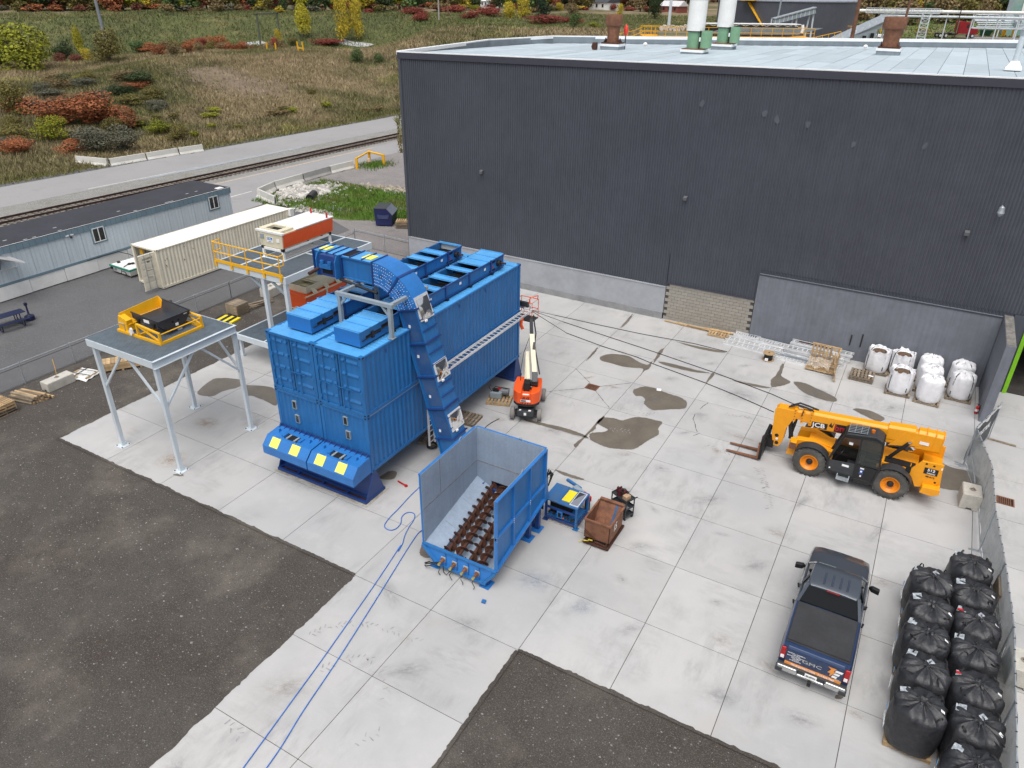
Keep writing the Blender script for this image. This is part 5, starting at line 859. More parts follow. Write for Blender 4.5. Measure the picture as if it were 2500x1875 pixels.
for i in range(26):
    for j in range(7):
        q, nn = EP(S1+(S2-S1)*(i+.5+.25*(j % 2))/26); p = q+nn*(.06+j*.135)
        if random.random() < .22: continue
        b.cyl((p.x,EY0-.022,p.z),(p.x,EY0-.04,p.z),.014,5)
bo = b.build('bend_bolts', m_label, bend); bo['kind'] = 'stuff'
b = MB(o)
for i in (2,5,8,11):
    for dj in (-1, 1):
        for dk in (0, 1): q, nn = EP(S1+(S2-S1)*(i+.1+dk*.5)/13); p = q+nn*(.48+dj*.045); b.cyl((p.x,EY0-.02,p.z),(p.x,EY0-.043,p.z),.022,6)
b.build('bearing_bolts', m_black, bend)
for s in (S2+.15, S2+2.75, S2+5.05):     # polished inspection doors on the outer face
    b = MB(o); R = []
    for u in np.linspace(-.34, .34, 7):
        row = []
        for v in np.linspace(-.36, .36, 7): q, nn = EP(s+u); h = D+.05+.07*(1-(u/.36)**2)*(1-(v/.38)**2); p = q+nn*h; row.append((p.x, (EY0+EY1)/2+v, p.z))
        R.append(row)
    b.add([p for r in R for p in r], [(i*7+j, i*7+j+1, (i+1)*7+j+1, (i+1)*7+j) for i in range(6) for j in range(6)]); b.build('inspection_door', m_chrome, t, smooth=True)
    seg(s-.40, s+.40, 1, EY0+.02, EY1-.02, D+.0, D+.045, 'door_frame', m_alu)
    q, nn = EP(s+.44); p = q+nn*(D+.06); b = MB(o); b.cbox((p.x,EY0+.30,p.z),(.05,.14,.07)); b.build('latch', m_label, t)
b = MB(o)
for s in (S2+.7, S2+2.0, S2+3.8, S2+5.4): q, nn = EP(s); p = q+nn*.3; b.cbox((p.x,EY0+.02,p.z),(.10,.006,.13))
b.build('sticker', m_label, t)
# head: motor housing and shaft on the left end
b = MB(o); b.prism([(-2.95,8.02),(-2.05,8.02),(-2.0,8.75),(-2.15,8.9),(-2.85,8.9),(-3.0,8.5)], 'y', EY0-.26, EY0+.01); b.build('head_frame', m_blued, t)
b = MB(o)
for x in (-3.0,-2.0): b = MB(o); b.prism([(EY0-.34,8.0),(EY0,7.9),(EY0,8.95),(EY0-.2,8.95),(EY0-.34,8.7)], 'x', x-.02, x+.02); b.build('head_gusset', m_blue, t)
b = MB(o); b.cyl((-2.9,EY0-.35,8.3),(-2.9,EY0-.9,8.25),.07,12); b.build('drive_shaft', m_rustb, t, smooth=True)
b = MB(o); b.cbox((-2.5,EY0-.32,8.45),(.6,.14,.16)); b.cyl((-2.7,EY0-.3,8.55),(-2.7,EY0-.3,8.68),.09,10); b.cyl((-2.3,EY0-.3,8.55),(-2.3,EY0-.3,8.68),.09,10); b.build('bearing_block', m_blue, t, smooth=True)
b = MB(o); b.box(-2.75,EY0-.27,8.12,-2.2,EY0-.262,8.33); b.build('guard_slot', m_void, t)
b = MB(o); b.cyl((-2.0,EY0-.1,7.93),(-.1,EY0-.1,7.70),.06,10); b.build('hydraulic_tube', m_black, t, smooth=True)
q0, n0 = EP(S2+.1); q1, n1 = EP(S2+1.7)
b = MB(o); p = q0-n0*.12; q = q1-n1*.12; b.bar((p.x,EY0+.05,p.z),(q.x,EY0+.05,q.z),.10); b.build('tension_strut', m_black, t)
q, nn = EP(S3-.3); b = MB(o); p = q+nn*.45; b.box(p.x-.30,EY0+.03,.004,p.x+.55,EY1-.03,.62); b.build('boot', m_blued, t)
# cable tray along the containers, bending round their far corner
t = thing('cable_tray', 'long silver ladder cable tray along the right side of the blue containers', 'cable tray', (1.6, 9, 3.84)); o = t.location
pin = [(1.46,5.5,3.86)]+[(1.46,13.2,3.86)]+[(1.46-.35*(1-math.cos(a)), 13.2+.35*math.sin(a), 3.86) for a in np.linspace(.2,PI/2,6)]+[(.2,13.55,3.86)]
pout = [(1.84,5.5,3.86)]+[(1.84,13.2,3.86)]+[(1.84-.73*(1-math.cos(a)), 13.2+.73*math.sin(a), 3.86) for a in np.linspace(.2,PI/2,6)]+[(.2,13.93,3.86)]
for P in (pin, pout):
    b = MB(o); n = len(P); R = []
    for i, p in enumerate(P):
        d = (Vector(P[min(i+1,n-1)])-Vector(P[max(i-1,0)])).normalized(); s = Vector((d.y,-d.x,0))*.02
        R.append([(p[0]-s.x,p[1]-s.y,p[2]-.05),(p[0]+s.x,p[1]+s.y,p[2]-.05),(p[0]+s.x,p[1]+s.y,p[2]+.06),(p[0]-s.x,p[1]-s.y,p[2]+.06)])
    b.loft(R); b.build('tray_rail', m_alu, t)
rm = MB().box(-.19,-.018,-.04,.19,.018,-.01).mesh('rung'); rm.materials.append(m_alu)
y = 5.7
while y < 13.2: inst('rung', rm, t, (1.65-o.x, y-o.y, .02)); y += .3
for a in (.5, 1.0, 1.45): inst('rung', rm, t, (1.11+.54*math.cos(a)-o.x, 13.2+.54*math.sin(a)-o.y, .02), (0,0,a))
b = MB(o)
for y in (6.5,9,11.5): b.bar((1.38,y,3.75),(1.84,y,3.78),.04,.05)
b.build('bracket', m_steel, t)
t = thing('cable_ladder', 'upright silver cable ladder between the lower container and the elevator', 'ladder', (1.47, 4.75, 1.9)); o = t.location
for y in (4.55, 4.95): b = MB(o); b.box(1.43,y-.02,.45,1.52,y+.02,3.75); b.build('ladder_rail', m_alu, t)
rm2 = MB().box(-.015,-.18,-.015,.015,.18,.015).mesh('rung'); rm2.materials.append(m_alu)
for k in range(11): inst('rung', rm2, t, (0, 0, .6+k*.28-1.9))
# ---------------------------------------------------------------- screw hopper
t = thing('screw_hopper', 'open blue steel hopper with grey inside and four rusty screw augers', 'hopper', (6.75, .7, 0)); o = t.location
X0, X1, Y0, Y1, ZT = 5.26, 8.22, -1.12, 2.52, 3.76; zl = lambda y: .74+(y-Y0)/(Y1-Y0)*.73
hop = [m_hgrey, m_blue]
def wallx(x, s, name):    # vertical side wall: inside grey skin, outside blue skin
    b = MB(o); P = [(Y0,zl(Y0)),(Y1,zl(Y1)),(Y1,ZT),(Y0,ZT)]
    b.mat(0); b.prism(P, 'x', x, x-s*.012); b.mat(1); b.prism(P, 'x', x+s*.002, x+s*.016); return b.build(name, hop, t)
wl = wallx(X0, -1, 'left_wall'); wr = wallx(X1, 1, 'right_wall')
b = MB(o); b.mat(0).box(X0,Y1-.012,1.47,X1,Y1,ZT); b.mat(1).box(X0,Y1+.002,1.47,X1,Y1+.016,ZT); wb = b.build('back_wall', hop, t)
m_weld = M('weld_seam', (.20,.19,.185), .7, var=.5, sc=8, dirt=.6, dcol=(.22,.12,.07), dsc=4)
b = MB(o); b.box(X0+.013,Y0+.03,2.22,X0+.022,Y1-.02,2.245); b.box(X0+.013,Y0+1.12,2.25,X0+.022,Y0+1.135,ZT-.02); b.build('weld_seam', m_weld, wl)
b = MB(o); b.box(X0+.03,Y1-.022,2.22,X1-.02,Y1-.013,2.245); b.build('weld_seam', m_weld, wb)
b = MB(o)
for z in (ZT-.06,): b.box(X1+.016,Y0,z,X1+.11,Y1,z+.06)
b.box(X1+.016,Y0,2.12,X1+.09,Y1,2.22); b.box(X1+.016,Y0-.0,zl(Y0),X1+.11,Y0+.07,ZT-.06); b.box(X1+.016,Y1-.07,1.5,X1+.11,Y1,ZT-.06)
for y in (Y0+1.22, Y0+2.42): b.box(X1+.016,y-.035,zl(y)+.08,X1+.095,y+.035,2.12); b.box(X1+.016,y-.035,2.22,X1+.095,y+.035,ZT-.06)
b.bar((X1+.07,Y0,zl(Y0)+.02),(X1+.07,Y1,zl(Y1)+.02),.12,.09); b.build('stiffener', m_blue2, wr)
b = MB(o)
for y in (Y0+.03, Y0+1.22, Y0+2.42):
    for dz in (-.08, 0, .08): b.cyl((X1+.095,y-.02,2.17+dz),(X1+.105,y-.02,2.17+dz),.016,6)
b.build('bolt', m_label, wr)
b = MB(o); b.box(X0-.10,Y0,ZT-.05,X0-.02,Y1,ZT); b.box(X0-.085,Y0,zl(Y0),X0-.02,Y0+.07,ZT-.05); b.build('stiffener', m_blue2, wl); b = MB(o); b.box(X0-.085,Y0+.07,2.12,X0-.02,Y1,2.2); b.build('stiffener', m_blue2, wl)
b = MB(o); b.box(X0-.02,Y1+.016,ZT-.05,X1+.02,Y1+.09,ZT); b.build('stiffener', m_blue2, wb); b = MB(o); b.box(X0,Y1+.016,2.1,X1,Y1+.08,2.2); b.build('stiffener', m_blue2, wb)
for p, q, par in (((X0-.01,1.35,ZT),(X0-.01,1.55,ZT), wl), ((7.1,Y1,ZT),(7.3,Y1,ZT), wb), ((X1+.01,.7,ZT),(X1+.01,.9,ZT), wr)):
    P = Vector(p); Q = Vector(q); c = (P+Q)/2; d = (Q-P)/2; b = MB(o); b.tube([c+d*math.cos(a)+Vector((0,0,.11*math.sin(a))) for a in np.linspace(0,PI,9)], .016, 6); b.build('lifting_loop', m_hgrey, par)
# sloping bottom plates and trough
XA = 5.93; XB = 7.90
def zb(y): return .50+(y-Y0)/(Y1-Y0)*.62
def slope(x0, x1, nm):
    for k in range(3):
        ya = Y0+(Y1-Y0)*k/3+.004; yb = Y0+(Y1-Y0)*(k+1)/3-.004; b = MB(o); b.plate([(x0,ya,zl(ya)),(x1,ya,zb(ya)),(x1,yb,zb(yb)),(x0,yb,zl(yb))], .012); b.build(nm, m_hgrey, t)
slope(X0+.013, XA, 'slope_plate'); slope(X1-.013, XB, 'slope_plate')
b = MB(o); b.add([(X0,Y1-.004,1.475),(XA,Y1-.004,1.475),(XA,Y1-.004,1.08)], [(0,1,2)]); b.add([(X1,Y1-.004,1.475),(XB,Y1-.004,1.475),(XB,Y1-.004,1.08)], [(0,1,2)]); b.build('back_gusset', m_hgrey, t)
b = MB(o); b.plate([(X1-.02,Y0+.04,.80),(X1-.3,Y0+.04,.6),(X1-.02,Y0+.5,.85)], .01); b.build('corner_plate', m_hgrey, t)
b = MB(o); b.add([(XA-.02,Y0+.02,zb(Y0)-.22),(XB+.02,Y0+.02,zb(Y0)-.22),(XB+.02,Y1+.25,zb(Y1+.25)-.22),(XA-.02,Y1+.25,zb(Y1+.25)-.22)], [(0,1,2,3)])
for x in (XA-.02, XB+.02): b.add([(x,Y0,zb(Y0)-.22),(x,Y1+.25,zb(Y1+.25)-.22),(x,Y1+.25,zb(Y1+.25)+.02),(x,Y0,zb(Y0)+.02)], [(0,1,2,3)])
b.build('trough_floor', m_hgrey, t)
b = MB(o); b.quad((XA-.2,Y1+.3,.7),(XB+.2,Y1+.3,.7),(XB+.2,Y1+.3,1.5),(XA-.2,Y1+.3,1.5)); b.quad((XA-.2,Y1,1.475),(XB+.2,Y1,1.475),(XB+.2,Y1+.3,1.475),(XA-.2,Y1+.3,1.475)); b.build('outlet_back', m_void, t)
ax = lambda i, y: 6.18+.478*i-.06*(y-Y0)
for i in (0, 2):
    b = MB(o); P = []
    for y in (Y0+.03, Y1-.05): x = ax(i, y)+.239; z = zb(y)-.12; P.append([(x+.085*math.cos(a), y, z+.13*math.sin(a)) for a in np.linspace(0, PI, 8)])
    b.loft(P, cap=True); b.build('trough_ridge', M('bright_trough', (.34,.38,.42), .4, .3, var=.1), t, smooth=True)
for i in range(4):
    hand = 1 if i % 2 == 0 else -1
    b = MB(o); A = Vector((ax(i,Y0-.05),Y0-.05,zb(Y0-.05)+.10)); B_ = Vector((ax(i,Y1+.2),Y1+.2,zb(Y1+.2)+.10)); b.cyl(A,B_,.065,12); au = b.build('auger_shaft', m_rustb, t, smooth=True)
    d = (B_-A).normalized(); u = Vector((1,0,0)); u = (u-d*u.dot(d)).normalized(); w = u.cross(d); pitch = .36; n = int((B_-A).length/pitch*18); V = []
    for k in range(n+1):
        s = .14+k*pitch/18; a = hand*2*PI*k/18+i*1.1; rr = u*math.cos(a)+w*math.sin(a); c = A+d*s
        for q in (c+rr*.055-d*.008, c+rr*.215-d*.012, c+rr*.215+d*.012, c+rr*.055+d*.008): V.append([*q])
    b = MB(o); b.add(V, [(k*4+j, k*4+(j+1)%4, k*4+4+(j+1)%4, k*4+4+j) for k in range(n) for j in range(4)]); b.build('auger_flight', m_rustb, au, smooth=True)
# front plate, lip and bearings
b = MB(o); b.add([(X0-.02,Y0-.03,.76),(X1+.06,Y0-.03,.76),(7.90,Y0-.16,.22),(5.92,Y0-.16,.22),(X0-.02,Y0+.02,.76),(X1+.06,Y0+.02,.76),(7.90,Y0-.11,.22),(5.92,Y0-.11,.22)], [(3,2,1,0),(4,5,6,7),(0,1,5,4),(1,2,6,5),(2,3,7,6),(3,0,4,7)]); fp = b.build('front_plate', m_blue2, t)
b = MB(o); b.box(X0-.05,Y0-.09,.72,X1+.10,Y0+.02,.79); b.bar((X0-.03,Y0-.08,.72),(5.92,Y0-.2,.22),.10,.10); b.bar((X1+.07,Y0-.08,.72),(7.90,Y0-.2,.22),.10,.10); b.bar((5.85,Y0-.19,.20),(7.98,Y0-.19,.20),.10,.10); b.build('front_lip', m_blue, fp)
b = MB(o)
for x in (6.30, 6.78, 7.26, 7.72): b.bar((x-.08,Y0-.05,.72),(x,Y0-.18,.25),.02,.05)
b.build('plate_joint', m_blued, fp)
for i in range(4):
    x = ax(i, Y0)-.01; z = .46; y = Y0-.125
    b = MB(o); b.cbox((x,y,z),(.20,.05,.20)); g = b.build('bearing_flange', m_lgrey, fp, bevel=.01)
    b = MB(o); b.cyl((x,y-.02,z),(x,y-.06,z),.085,14); b.cyl((x,y-.06,z),(x,y-.2,z-.01),.055,12); b.build('shaft_stub', m_rust, g, smooth=True)
    b = MB(o); b.cyl((x,y-.2,z-.01),(x,y-.24,z-.012),.028,8); b.cyl((x,y-.24,z-.012),(x,y-.32,z-.015),.05,10); b.build('grease_nipple', M('brass', (.62,.50,.16), .35, .7), g, smooth=True)
    b = MB(o); P = [(x,y-.28,z-.03)]
    for k in range(5): P.append((x+.05*math.sin(k*1.7+i)+k*.02, y-.30-k*.02, z-.1-k*.075))
    b.tube(P, .014, 6); b.build('grease_hose', m_black, g)
b = MB(o); b.tube([(6.1,-1.42,.42),(5.8,-1.5,.30),(5.55,-1.48,.15),(5.42,-1.38,.05),(5.5,-1.22,.02),(5.75,-1.2,.02)], .022, 6); b.tube([(6.12,-1.44,.40),(5.82,-1.56,.26),(5.6,-1.56,.12),(5.48,-1.46,.03)], .018, 6); b.tube([(6.25,-1.4,.3),(6.33,-1.48,.1),(6.45,-1.5,.05),(6.55,-1.42,.2),(6.6,-1.36,.34)], .016, 6); b.build('black_hose', m_black, t, smooth=True)
for x, y, h in ((5.82,-1.12,.3),(7.92,-1.1,.3),(8.0,1.80,1.1),(8.05,2.46,1.3),(5.6,1.8,1.1),(5.55,2.46,1.3)):
    b = MB(o); b.box(x-.20,y-.26,.003,x+.20,y+.2,.022); f = b.build('foot_plate', m_blue2, t); b = MB(o); b.box(x-.08,y-.08,.022,x+.08,y+.08,h); b.build('foot_column', m_blued, f)
b = MB(o); b.box(5.9,2.4,.05,7.9,3.0,1.15); b.build('outlet_box', m_blued, t)
# drive motors at the back of the hopper
b = MB(o)
for k in range(2): b.cyl((8.05,2.62+k*.28,1.6+k*.1),(8.05,2.62+k*.28,2.25+k*.1),.14,12)
b.build('drive_motor', m_lgrey, t, smooth=True)
b = MB(o)
for k in range(7): a = k*.9; b.tube([(8.1+.08*math.cos(a),2.75+.1*math.sin(a),2.2),(8.25+.1*math.sin(a),2.85,2.55+.1*math.cos(a)),(8.32,3.0+.1*math.sin(k),2.3),(8.2,2.95,1.8)], .025, 6)
b.build('hydraulic_hose', m_black, t, smooth=True)
b = MB(o); b.prism([(2.55,1.2),(3.0,1.2),(2.85,2.1),(2.6,2.3)], 'x', 8.18, 8.22); b.build('motor_bracket', m_blue2, t)
# transfer table beside the hopper
t = thing('transfer_conveyor', 'low blue conveyor unit with yellow panel and polished lid beside the rusty bin', 'conveyor', (8.6, 3.7, 0)); o = t.location
xa, xb, ya, yb, zt_ = 7.95, 9.40, 3.12, 4.26, 1.02
b = MB(o); b.box(xa,ya,zt_-.05,8.55,yb,zt_); b.box(8.555,ya,zt_-.06,xb,yb,zt_-.012); b.build('top_plate', M('worn_blue_top', (.03,.13,.33), .5, dirt=.6, dcol=(.09,.12,.14), dsc=2), t)
b = MB(o); b.box(8.62,ya+.22,zt_-.01,8.96,yb-.18,zt_+.012); b.build('access_panel', m_lemon, t)
b = MB(o); b.box(9.0,ya+.10,zt_-.01,9.36,yb-.10,zt_+.02); f = b.build('lid_frame', m_alu, t)
b = MB(o); R = [[(9.03+.30*u, ya+.14+.86*v, zt_+.022+.035*math.sin(PI*u)*math.sin(PI*v)) for v in np.linspace(0,1,7)] for u in np.linspace(0,1,5)]
b.add([p for r in R for p in r], [(i*7+j,i*7+j+1,(i+1)*7+j+1,(i+1)*7+j) for i in range(4) for j in range(6)]); b.build('polished_lid', m_chrome, f, smooth=True)
for x in (8.05, xb-.04):
    for y in (ya+.04, yb-.04): b = MB(o); b.box(x-.04,y-.04,.02,x+.04,y+.04,zt_-.06); b.box(x-.11,y-.11,.003,x+.11,y+.11,.02); b.build('leg', m_blued if x < 9 else m_blue, t)
b = MB(o)
for z in (.12, .62): b.box(8.09,ya+.005,z,xb-.08,ya+.06,z+.08)
b.box(8.09,yb-.06,.12,xb-.08,yb,.20); b.box(xb-.06,ya+.08,.12,xb,yb-.08,.2); b.build('side_rail', m_blued, t)
b = MB(o); b.box(8.09,ya+.08,.20,xb-.08,yb-.08,.23); b.build('lower_shelf', m_blue, t)
b = MB(o); b.box(8.1,ya+.3,.24,8.9,yb-.2,.9); b.build('belt_core', m_void, t)
b = MB(o); b.box(8.55,ya-.02,.30,8.78,ya+.03,.62); b.build('window_box', m_blue2, t); b = MB(o); b.box(8.60,ya-.03,.36,8.73,ya-.021,.56); b.build('window_hole', m_void, t)
b = MB(o)
for x, z in ((8.2,.44),(8.4,.42),(8.86,.45),(9.0,.38),(9.15,.36),(9.25,.4)): b.cyl((x,ya+.07,z),(x,ya-.01,z),.045,10)
b.build('roller_bearing', m_black, t, smooth=True); b = MB(o); b.cyl((8.83,ya+.0,.36),(8.83,ya-.02,.36),.03,8); b.build('reset_button', m_orange, t)
b = MB(o); b.bar((8.0,yb+.9,.62),(8.75,yb+.62,.62),.10); b.bar((8.75,yb+.6,.62),(8.5,yb,.62),.10); b.bar((8.72,yb+.62,.03),(8.72,yb+.62,.6),.07); b.build('guide_arm', m_blue, t)
t = thing('drill_machine', 'small grey and red machine behind the blue conveyor unit', 'machine', (8.95, 4.62, 0), -.5); b = MB(); b.box(-.55,-.12,.45,.0,.12,.68); b.build('grey_body', m_lgrey, t, bevel=.02); b = MB(); b.box(.0,-.12,.47,.45,.12,.70); b.build('red_body', m_red, t, bevel=.02); b = MB(); b.box(.08,-.05,.70,.2,.05,.71); b.box(.26,-.04,.70,.34,.04,.71); b.build('label_plate', m_label, t); b = MB(); b.box(-.5,-.1,.0,-.4,.1,.45); b.box(.3,-.1,0,.4,.1,.47); b.build('stand', m_dgrey, t)
# rusty tipping bin with hand painted number
t = thing('tipping_bin', 'rusty steel tipping bin with white painted number on its side', 'bin', (10.42, 3.3, 0)); o = t.location
x0, x1, y0, y1, z1 = 9.93, 10.93, 2.66, 4.0, 1.12
b = MB(o); th = .02
b.box(x0,y0,.30,x0+th,y1,z1); b.box(x1-th,y0,.30,x1,y1,z1); b.box(x0,y0,.28,x1,y0+th,z1); b.add([(x0,3.5,.3),(x1,3.5,.3),(x1,y1+.12,z1+.04),(x0,y1+.12,z1+.04)], [(0,1,2,3)]); b.box(x0,y0,.28,x1,3.5,.3); b.build('tub', m_rust, t)
b = MB(o); b.box(x0-.04,y0-.04,z1-.04,x0+.03,y1,z1+.02); b.box(x1-.03,y0-.04,z1-.04,x1+.04,y1,z1+.02); b.box(x0+.03,y0-.05,z1-.04,x1-.03,y0+.03,z1+.02); b.box(x0,y1+.02,z1+.0,x1,y1+.16,z1+.05); b.build('rim', m_rust, t)
b = MB(o); b.box(x0+.5,y0+.3,.302,x0+.62,y1-.2,.306); b.add([(x0+.66,3.52,.33),(x0+.76,3.52,.33),(x0+.78,y1+.08,z1),(x0+.67,y1+.08,z1)], [(0,1,2,3)]); b.build('blue_paint_smear', M('smeared_blue', (.05,.10,.20), .7, var=.3), t)
b = MB(o); b.box(x0-.02,y0-.06,.01,x1+.02,4.25,.09); b.box(x0+.05,y0+.2,.09,x0+.15,3.8,.29); b.box(x1-.15,y0+.2,.09,x1-.05,3.8,.29); b.box(x0,y0-.12,.09,x1,y0-.02,.17); b.build('skid_base', m_rustb, t)
b = MB(o); b.bar((x0+.02,y0-.03,.62),(x0+.5,y0-.08,.36),.07,.04); b.bar((x0+.45,y0-.07,.26),(x1-.05,y0-.08,.22),.05); b.bar((x1-.06,y0-.07,.22),(x1-.06,y0-.07,.33),.04); b.build('latch_lever', m_rustb, t)
b = MB(o); b.box(x0+.55,y0-.008,.24,x1-.08,y0+.0,.31); b.build('fork_slot', m_void, t)
b = MB(o); P = [(x0+.4+.05*math.sin(k*2.1)-k*.055, y0-.12-.03*math.cos(k*1.3), .36-.028*k+.02*math.sin(k*3)) for k in range(11)]; b.tube(P, .013, 5); b.tube([(p[0]+.03*math.sin(i*2), p[1]-.02, p[2]+.03*math.cos(i*1.7)) for i, p in enumerate(P)], .011, 5); b.build('yellow_rope', M('yellow_rope', (.62,.5,.05), .8), t)
text('painted_number', '15', .46, m_label, (x1+.004-o.x, 3.22-o.y, .72), (PI/2, 0, PI/2), t, .7, th=.001, skew=.15)
# tool cart
t = thing('tool_cart', 'black three shelf service cart loaded with dark red welding gear', 'cart', (10.55, 4.95, 0), -.42)
for z in (.16, .52, .90):
    b = MB(); b.box(-.42,-.24,z,.42,.24,z+.02)
    for a in ((-.42,-.24,.42,-.225),(-.42,.225,.42,.24),(-.42,-.225,-.405,.225),(.405,-.225,.42,.225)): b.box(a[0],a[1],z+.02,a[2],a[3],z+.075)
    b.build('shelf_tray', m_dgrey, t)
b = MB()
for x in (-.4,.4):
    for y in (-.22,.22): b.box(x-.018,y-.018,.1,x+.018,y+.018,.90)
b.build('corner_tube', m_dgrey, t); b = MB(); b.tube([(.41,-.2,.93),(.56,-.2,1.1),(.58,-.1,1.14),(.58,.1,1.14),(.56,.2,1.1),(.41,.2,.93)], .02, 7); b.build('push_handle', m_black, t, smooth=True)
cm_ = MB().cyl((0,-.02,0),(0,.02,0),.06,12).mesh('caster'); cm_.materials.append(m_rubber)
for x in (-.36,.36):
    for y in (-.2,.2): inst('caster', cm_, t, (x, y, .06))
t2 = thing('welding_gear', 'dark red welding clamps and cables piled on the black cart', 'tools', (10.5, 4.95, .925), -.42); b = MB()
for k in range(9): x = random.uniform(-.3,.12); y = random.uniform(-.14,.14); b.prism([(x-.05,.0),(x+.06,.0),(x+.03,random.uniform(.18,.34)),(x-.02,.26)], 'y', y-.05, y+.05)
b.build('red_clamp', M('dark_red_gear', (.10,.012,.016), .5, var=.4, sc=6), t2, bevel=.02); b = MB()
for k in range(6): c = (random.uniform(-.3,.1), random.uniform(-.12,.12)); r = random.uniform(.08,.16); b.tube([(c[0]+r*math.cos(a), c[1]+r*math.sin(a), .05+.22*k/6+.06*math.sin(3*a)) for a in np.linspace(0,6,14)], .016, 5)
b.build('cable_coil', m_black, t2, smooth=True); b = MB(); b.box(.17,-.16,.0,.38,.1,.17); o2 = b.build('cardboard_box', M('cardboard', (.42,.28,.17), .8), None, bevel=.005); o2.location = t2.location; o2.rotation_euler = t2.rotation_euler; tag(o2, 'tan cardboard box at the handle end of the black cart', 'box')
t2 = thing('welding_rods', 'bundle of thin silver rods on the middle cart shelf', 'rods', (10.62, 4.86, .545), -.42); b = MB()
for k in range(8): b.cyl((-.12,-.1+k*.022,.01),(.3,-.1+k*.022,.012),.008,5)
b.build('rod', m_steel, t2)
b = MB(); b.box(-.07,-.06,0,.07,.06,.09); o2 = b.build('blue_offcut', m_blue, None, bevel=.006); o2.location = (8.28,-1.92,.003); o2.rotation_euler = (0,0,.15); tag(o2, 'small loose blue steel offcut on the slab in front of the hopper', 'offcut')
# ---------------------------------------------------------------- steel platforms
def grating(t, o, x0, x1, y0, y1, z, along, pitch=.078):
    b = MB(o); b.box(x0,y0,z-.05,x1,y1,z-.045); 
    b.build('grating_shadow_sheet', M('grating_underside', (.055,.07,.08), .7), t) if 0 else None
    b = MB(o); n = int(((y1-y0) if along == 'x' else (x1-x0))/pitch)
    for k in range(n):
        u = (y0 if along == 'x' else x0)+(k+.5)*pitch
        if along == 'x': b.box(x0,u-.024,z-.03,x1,u+.024,z)
        else: b.box(u-.024,y0,z-.03,u+.024,y1,z)
    g = b.build('grating', m_grate, t); g['kind'] = 'stuff'
    b = MB(o); m_ = 14
    for k in range(m_+1):
        if along == 'x': x = x0+(x1-x0)*k/m_; b.box(x-.012,y0,z-.055,x+.012,y1,z-.031)
        else: y = y0+(y1-y0)*k/m_; b.box(x0,y-.012,z-.055,x1,y+.012,z-.031)
    b.build('grating_crossbar', m_grate, t)
t = thing('steel_table', 'tall white steel table with grating top carrying the yellow and black screen', 'platform', (-9.1, 0, 0)); o = t.location
tx0, tx1, ty0, ty1 = -11.22, -6.98, -2.10, 2.12
b = MB(o)
for y, s in ((ty0,1),(ty1-.09,-1)):
    b.box(tx0,y,5.03,tx1,y+.09,5.34)
for x in (tx0, tx1-.09): b.box(x,ty0+.09,5.032,x+.09,ty1-.09,5.338)
b.box(-9.15,ty0+.09,5.08,-9.05,ty1-.09,5.28); b.build('top_beam', m_wgrey, t)
b = MB(o)
for z in (5.03, 5.345): b.box(tx1-.0,ty0+.0,z-.012,tx1+.10,ty1,z+.0) if z < 5.3 else b.box(tx1-.09,ty0,z-.004,tx1+.10,ty1,z+.004)
b.build('beam_flange', m_wgrey, t)
grating(t, o, tx0+.02, tx1-.02, ty0+.02, ty1-.02, 5.372, 'x')
for x in (-10.97, -7.06):
    for y in (-1.93, 2.04):
        b = MB(o); b.box(x-.085,y-.085,.02,x+.085,y+.085,5.03); l = b.build('leg', m_wgrey, t)
        b = MB(o); b.box(x-.24,y-.24,.003,x+.24,y+.24,.022); f = b.build('base_plate', m_wgrey, l)
        b = MB(o)
        for dx in (-.18,.18):
            for dy in (-.18,.18): b.cyl((x+dx,y+dy,.02),(x+dx,y+dy,.05),.028,8)
        b.build('anchor_bolt', m_black, l)
        sx = 1 if x < -9 else -1; sy = 1 if y < 0 else -1
        b = MB(o); b.bar((x+sx*.08,y,3.15),(x+sx*1.78,y,5.04),.085); b.build('knee_brace', m_wgrey, t)
        b = MB(o); b.bar((x,y+sy*.08,3.15),(x,y+sy*1.85,5.04),.085); b.build('knee_brace', m_wgrey, t)
# yellow screen machine
t = thing('screening_machine', 'yellow and black vibrating screen machine on top of the steel table', 'machine', (-9.3, .15, 5.372)); o = t.location
fx0, fx1, fy0, fy1, fz = -10.68, -7.87, -.96, 1.23, 5.375
b = MB(o)
for y in (fy0, fy1-.09): b.box(fx0,y,fz,fx1,y+.09,fz+.11)
for x in (fx0, fx1-.09): b.box(x,fy0+.09,fz+.002,x+.09,fy1-.09,fz+.108)
b.box(-9.45,fy0+.09,fz+.002,-9.36,fy1-.09,fz+.10); b.build('base_frame', m_yellow, t)
b = MB(o)
for y in (fy0+.06, fy1-.06):
    b.bar((fx1-.05,y,fz+.1),(fx1-.05,y,fz+.52),.085); b.bar((-9.3,y,fz+.62),(fx1-.02,y,fz+.50),.09,.07); b.bar((-9.25,y,fz+.6),(fx1-.1,y,fz+.12),.07); b.bar((-9.32,y,fz+.1),(-9.32,y,fz+.64),.08)
b.build('side_truss', m_yellow, t)
b = MB(o); b.cyl((fx1-.05,fy0+.05,fz+.44),(fx1-.05,fy1-.05,fz+.44),.028,8); b.build('guard_rail', m_yellow, t, smooth=True)
b = MB(o); b.box(-10.58,-.90,fz+.1,-10.0,-.50,fz+.42); b.prism([(-10.58,fz+.42),(-10.0,fz+.42),(-9.95,fz+.62),(-10.45,fz+.78)], 'y', -.90, -.62); b.build('feed_box', m_yellow, t, bevel=.01)
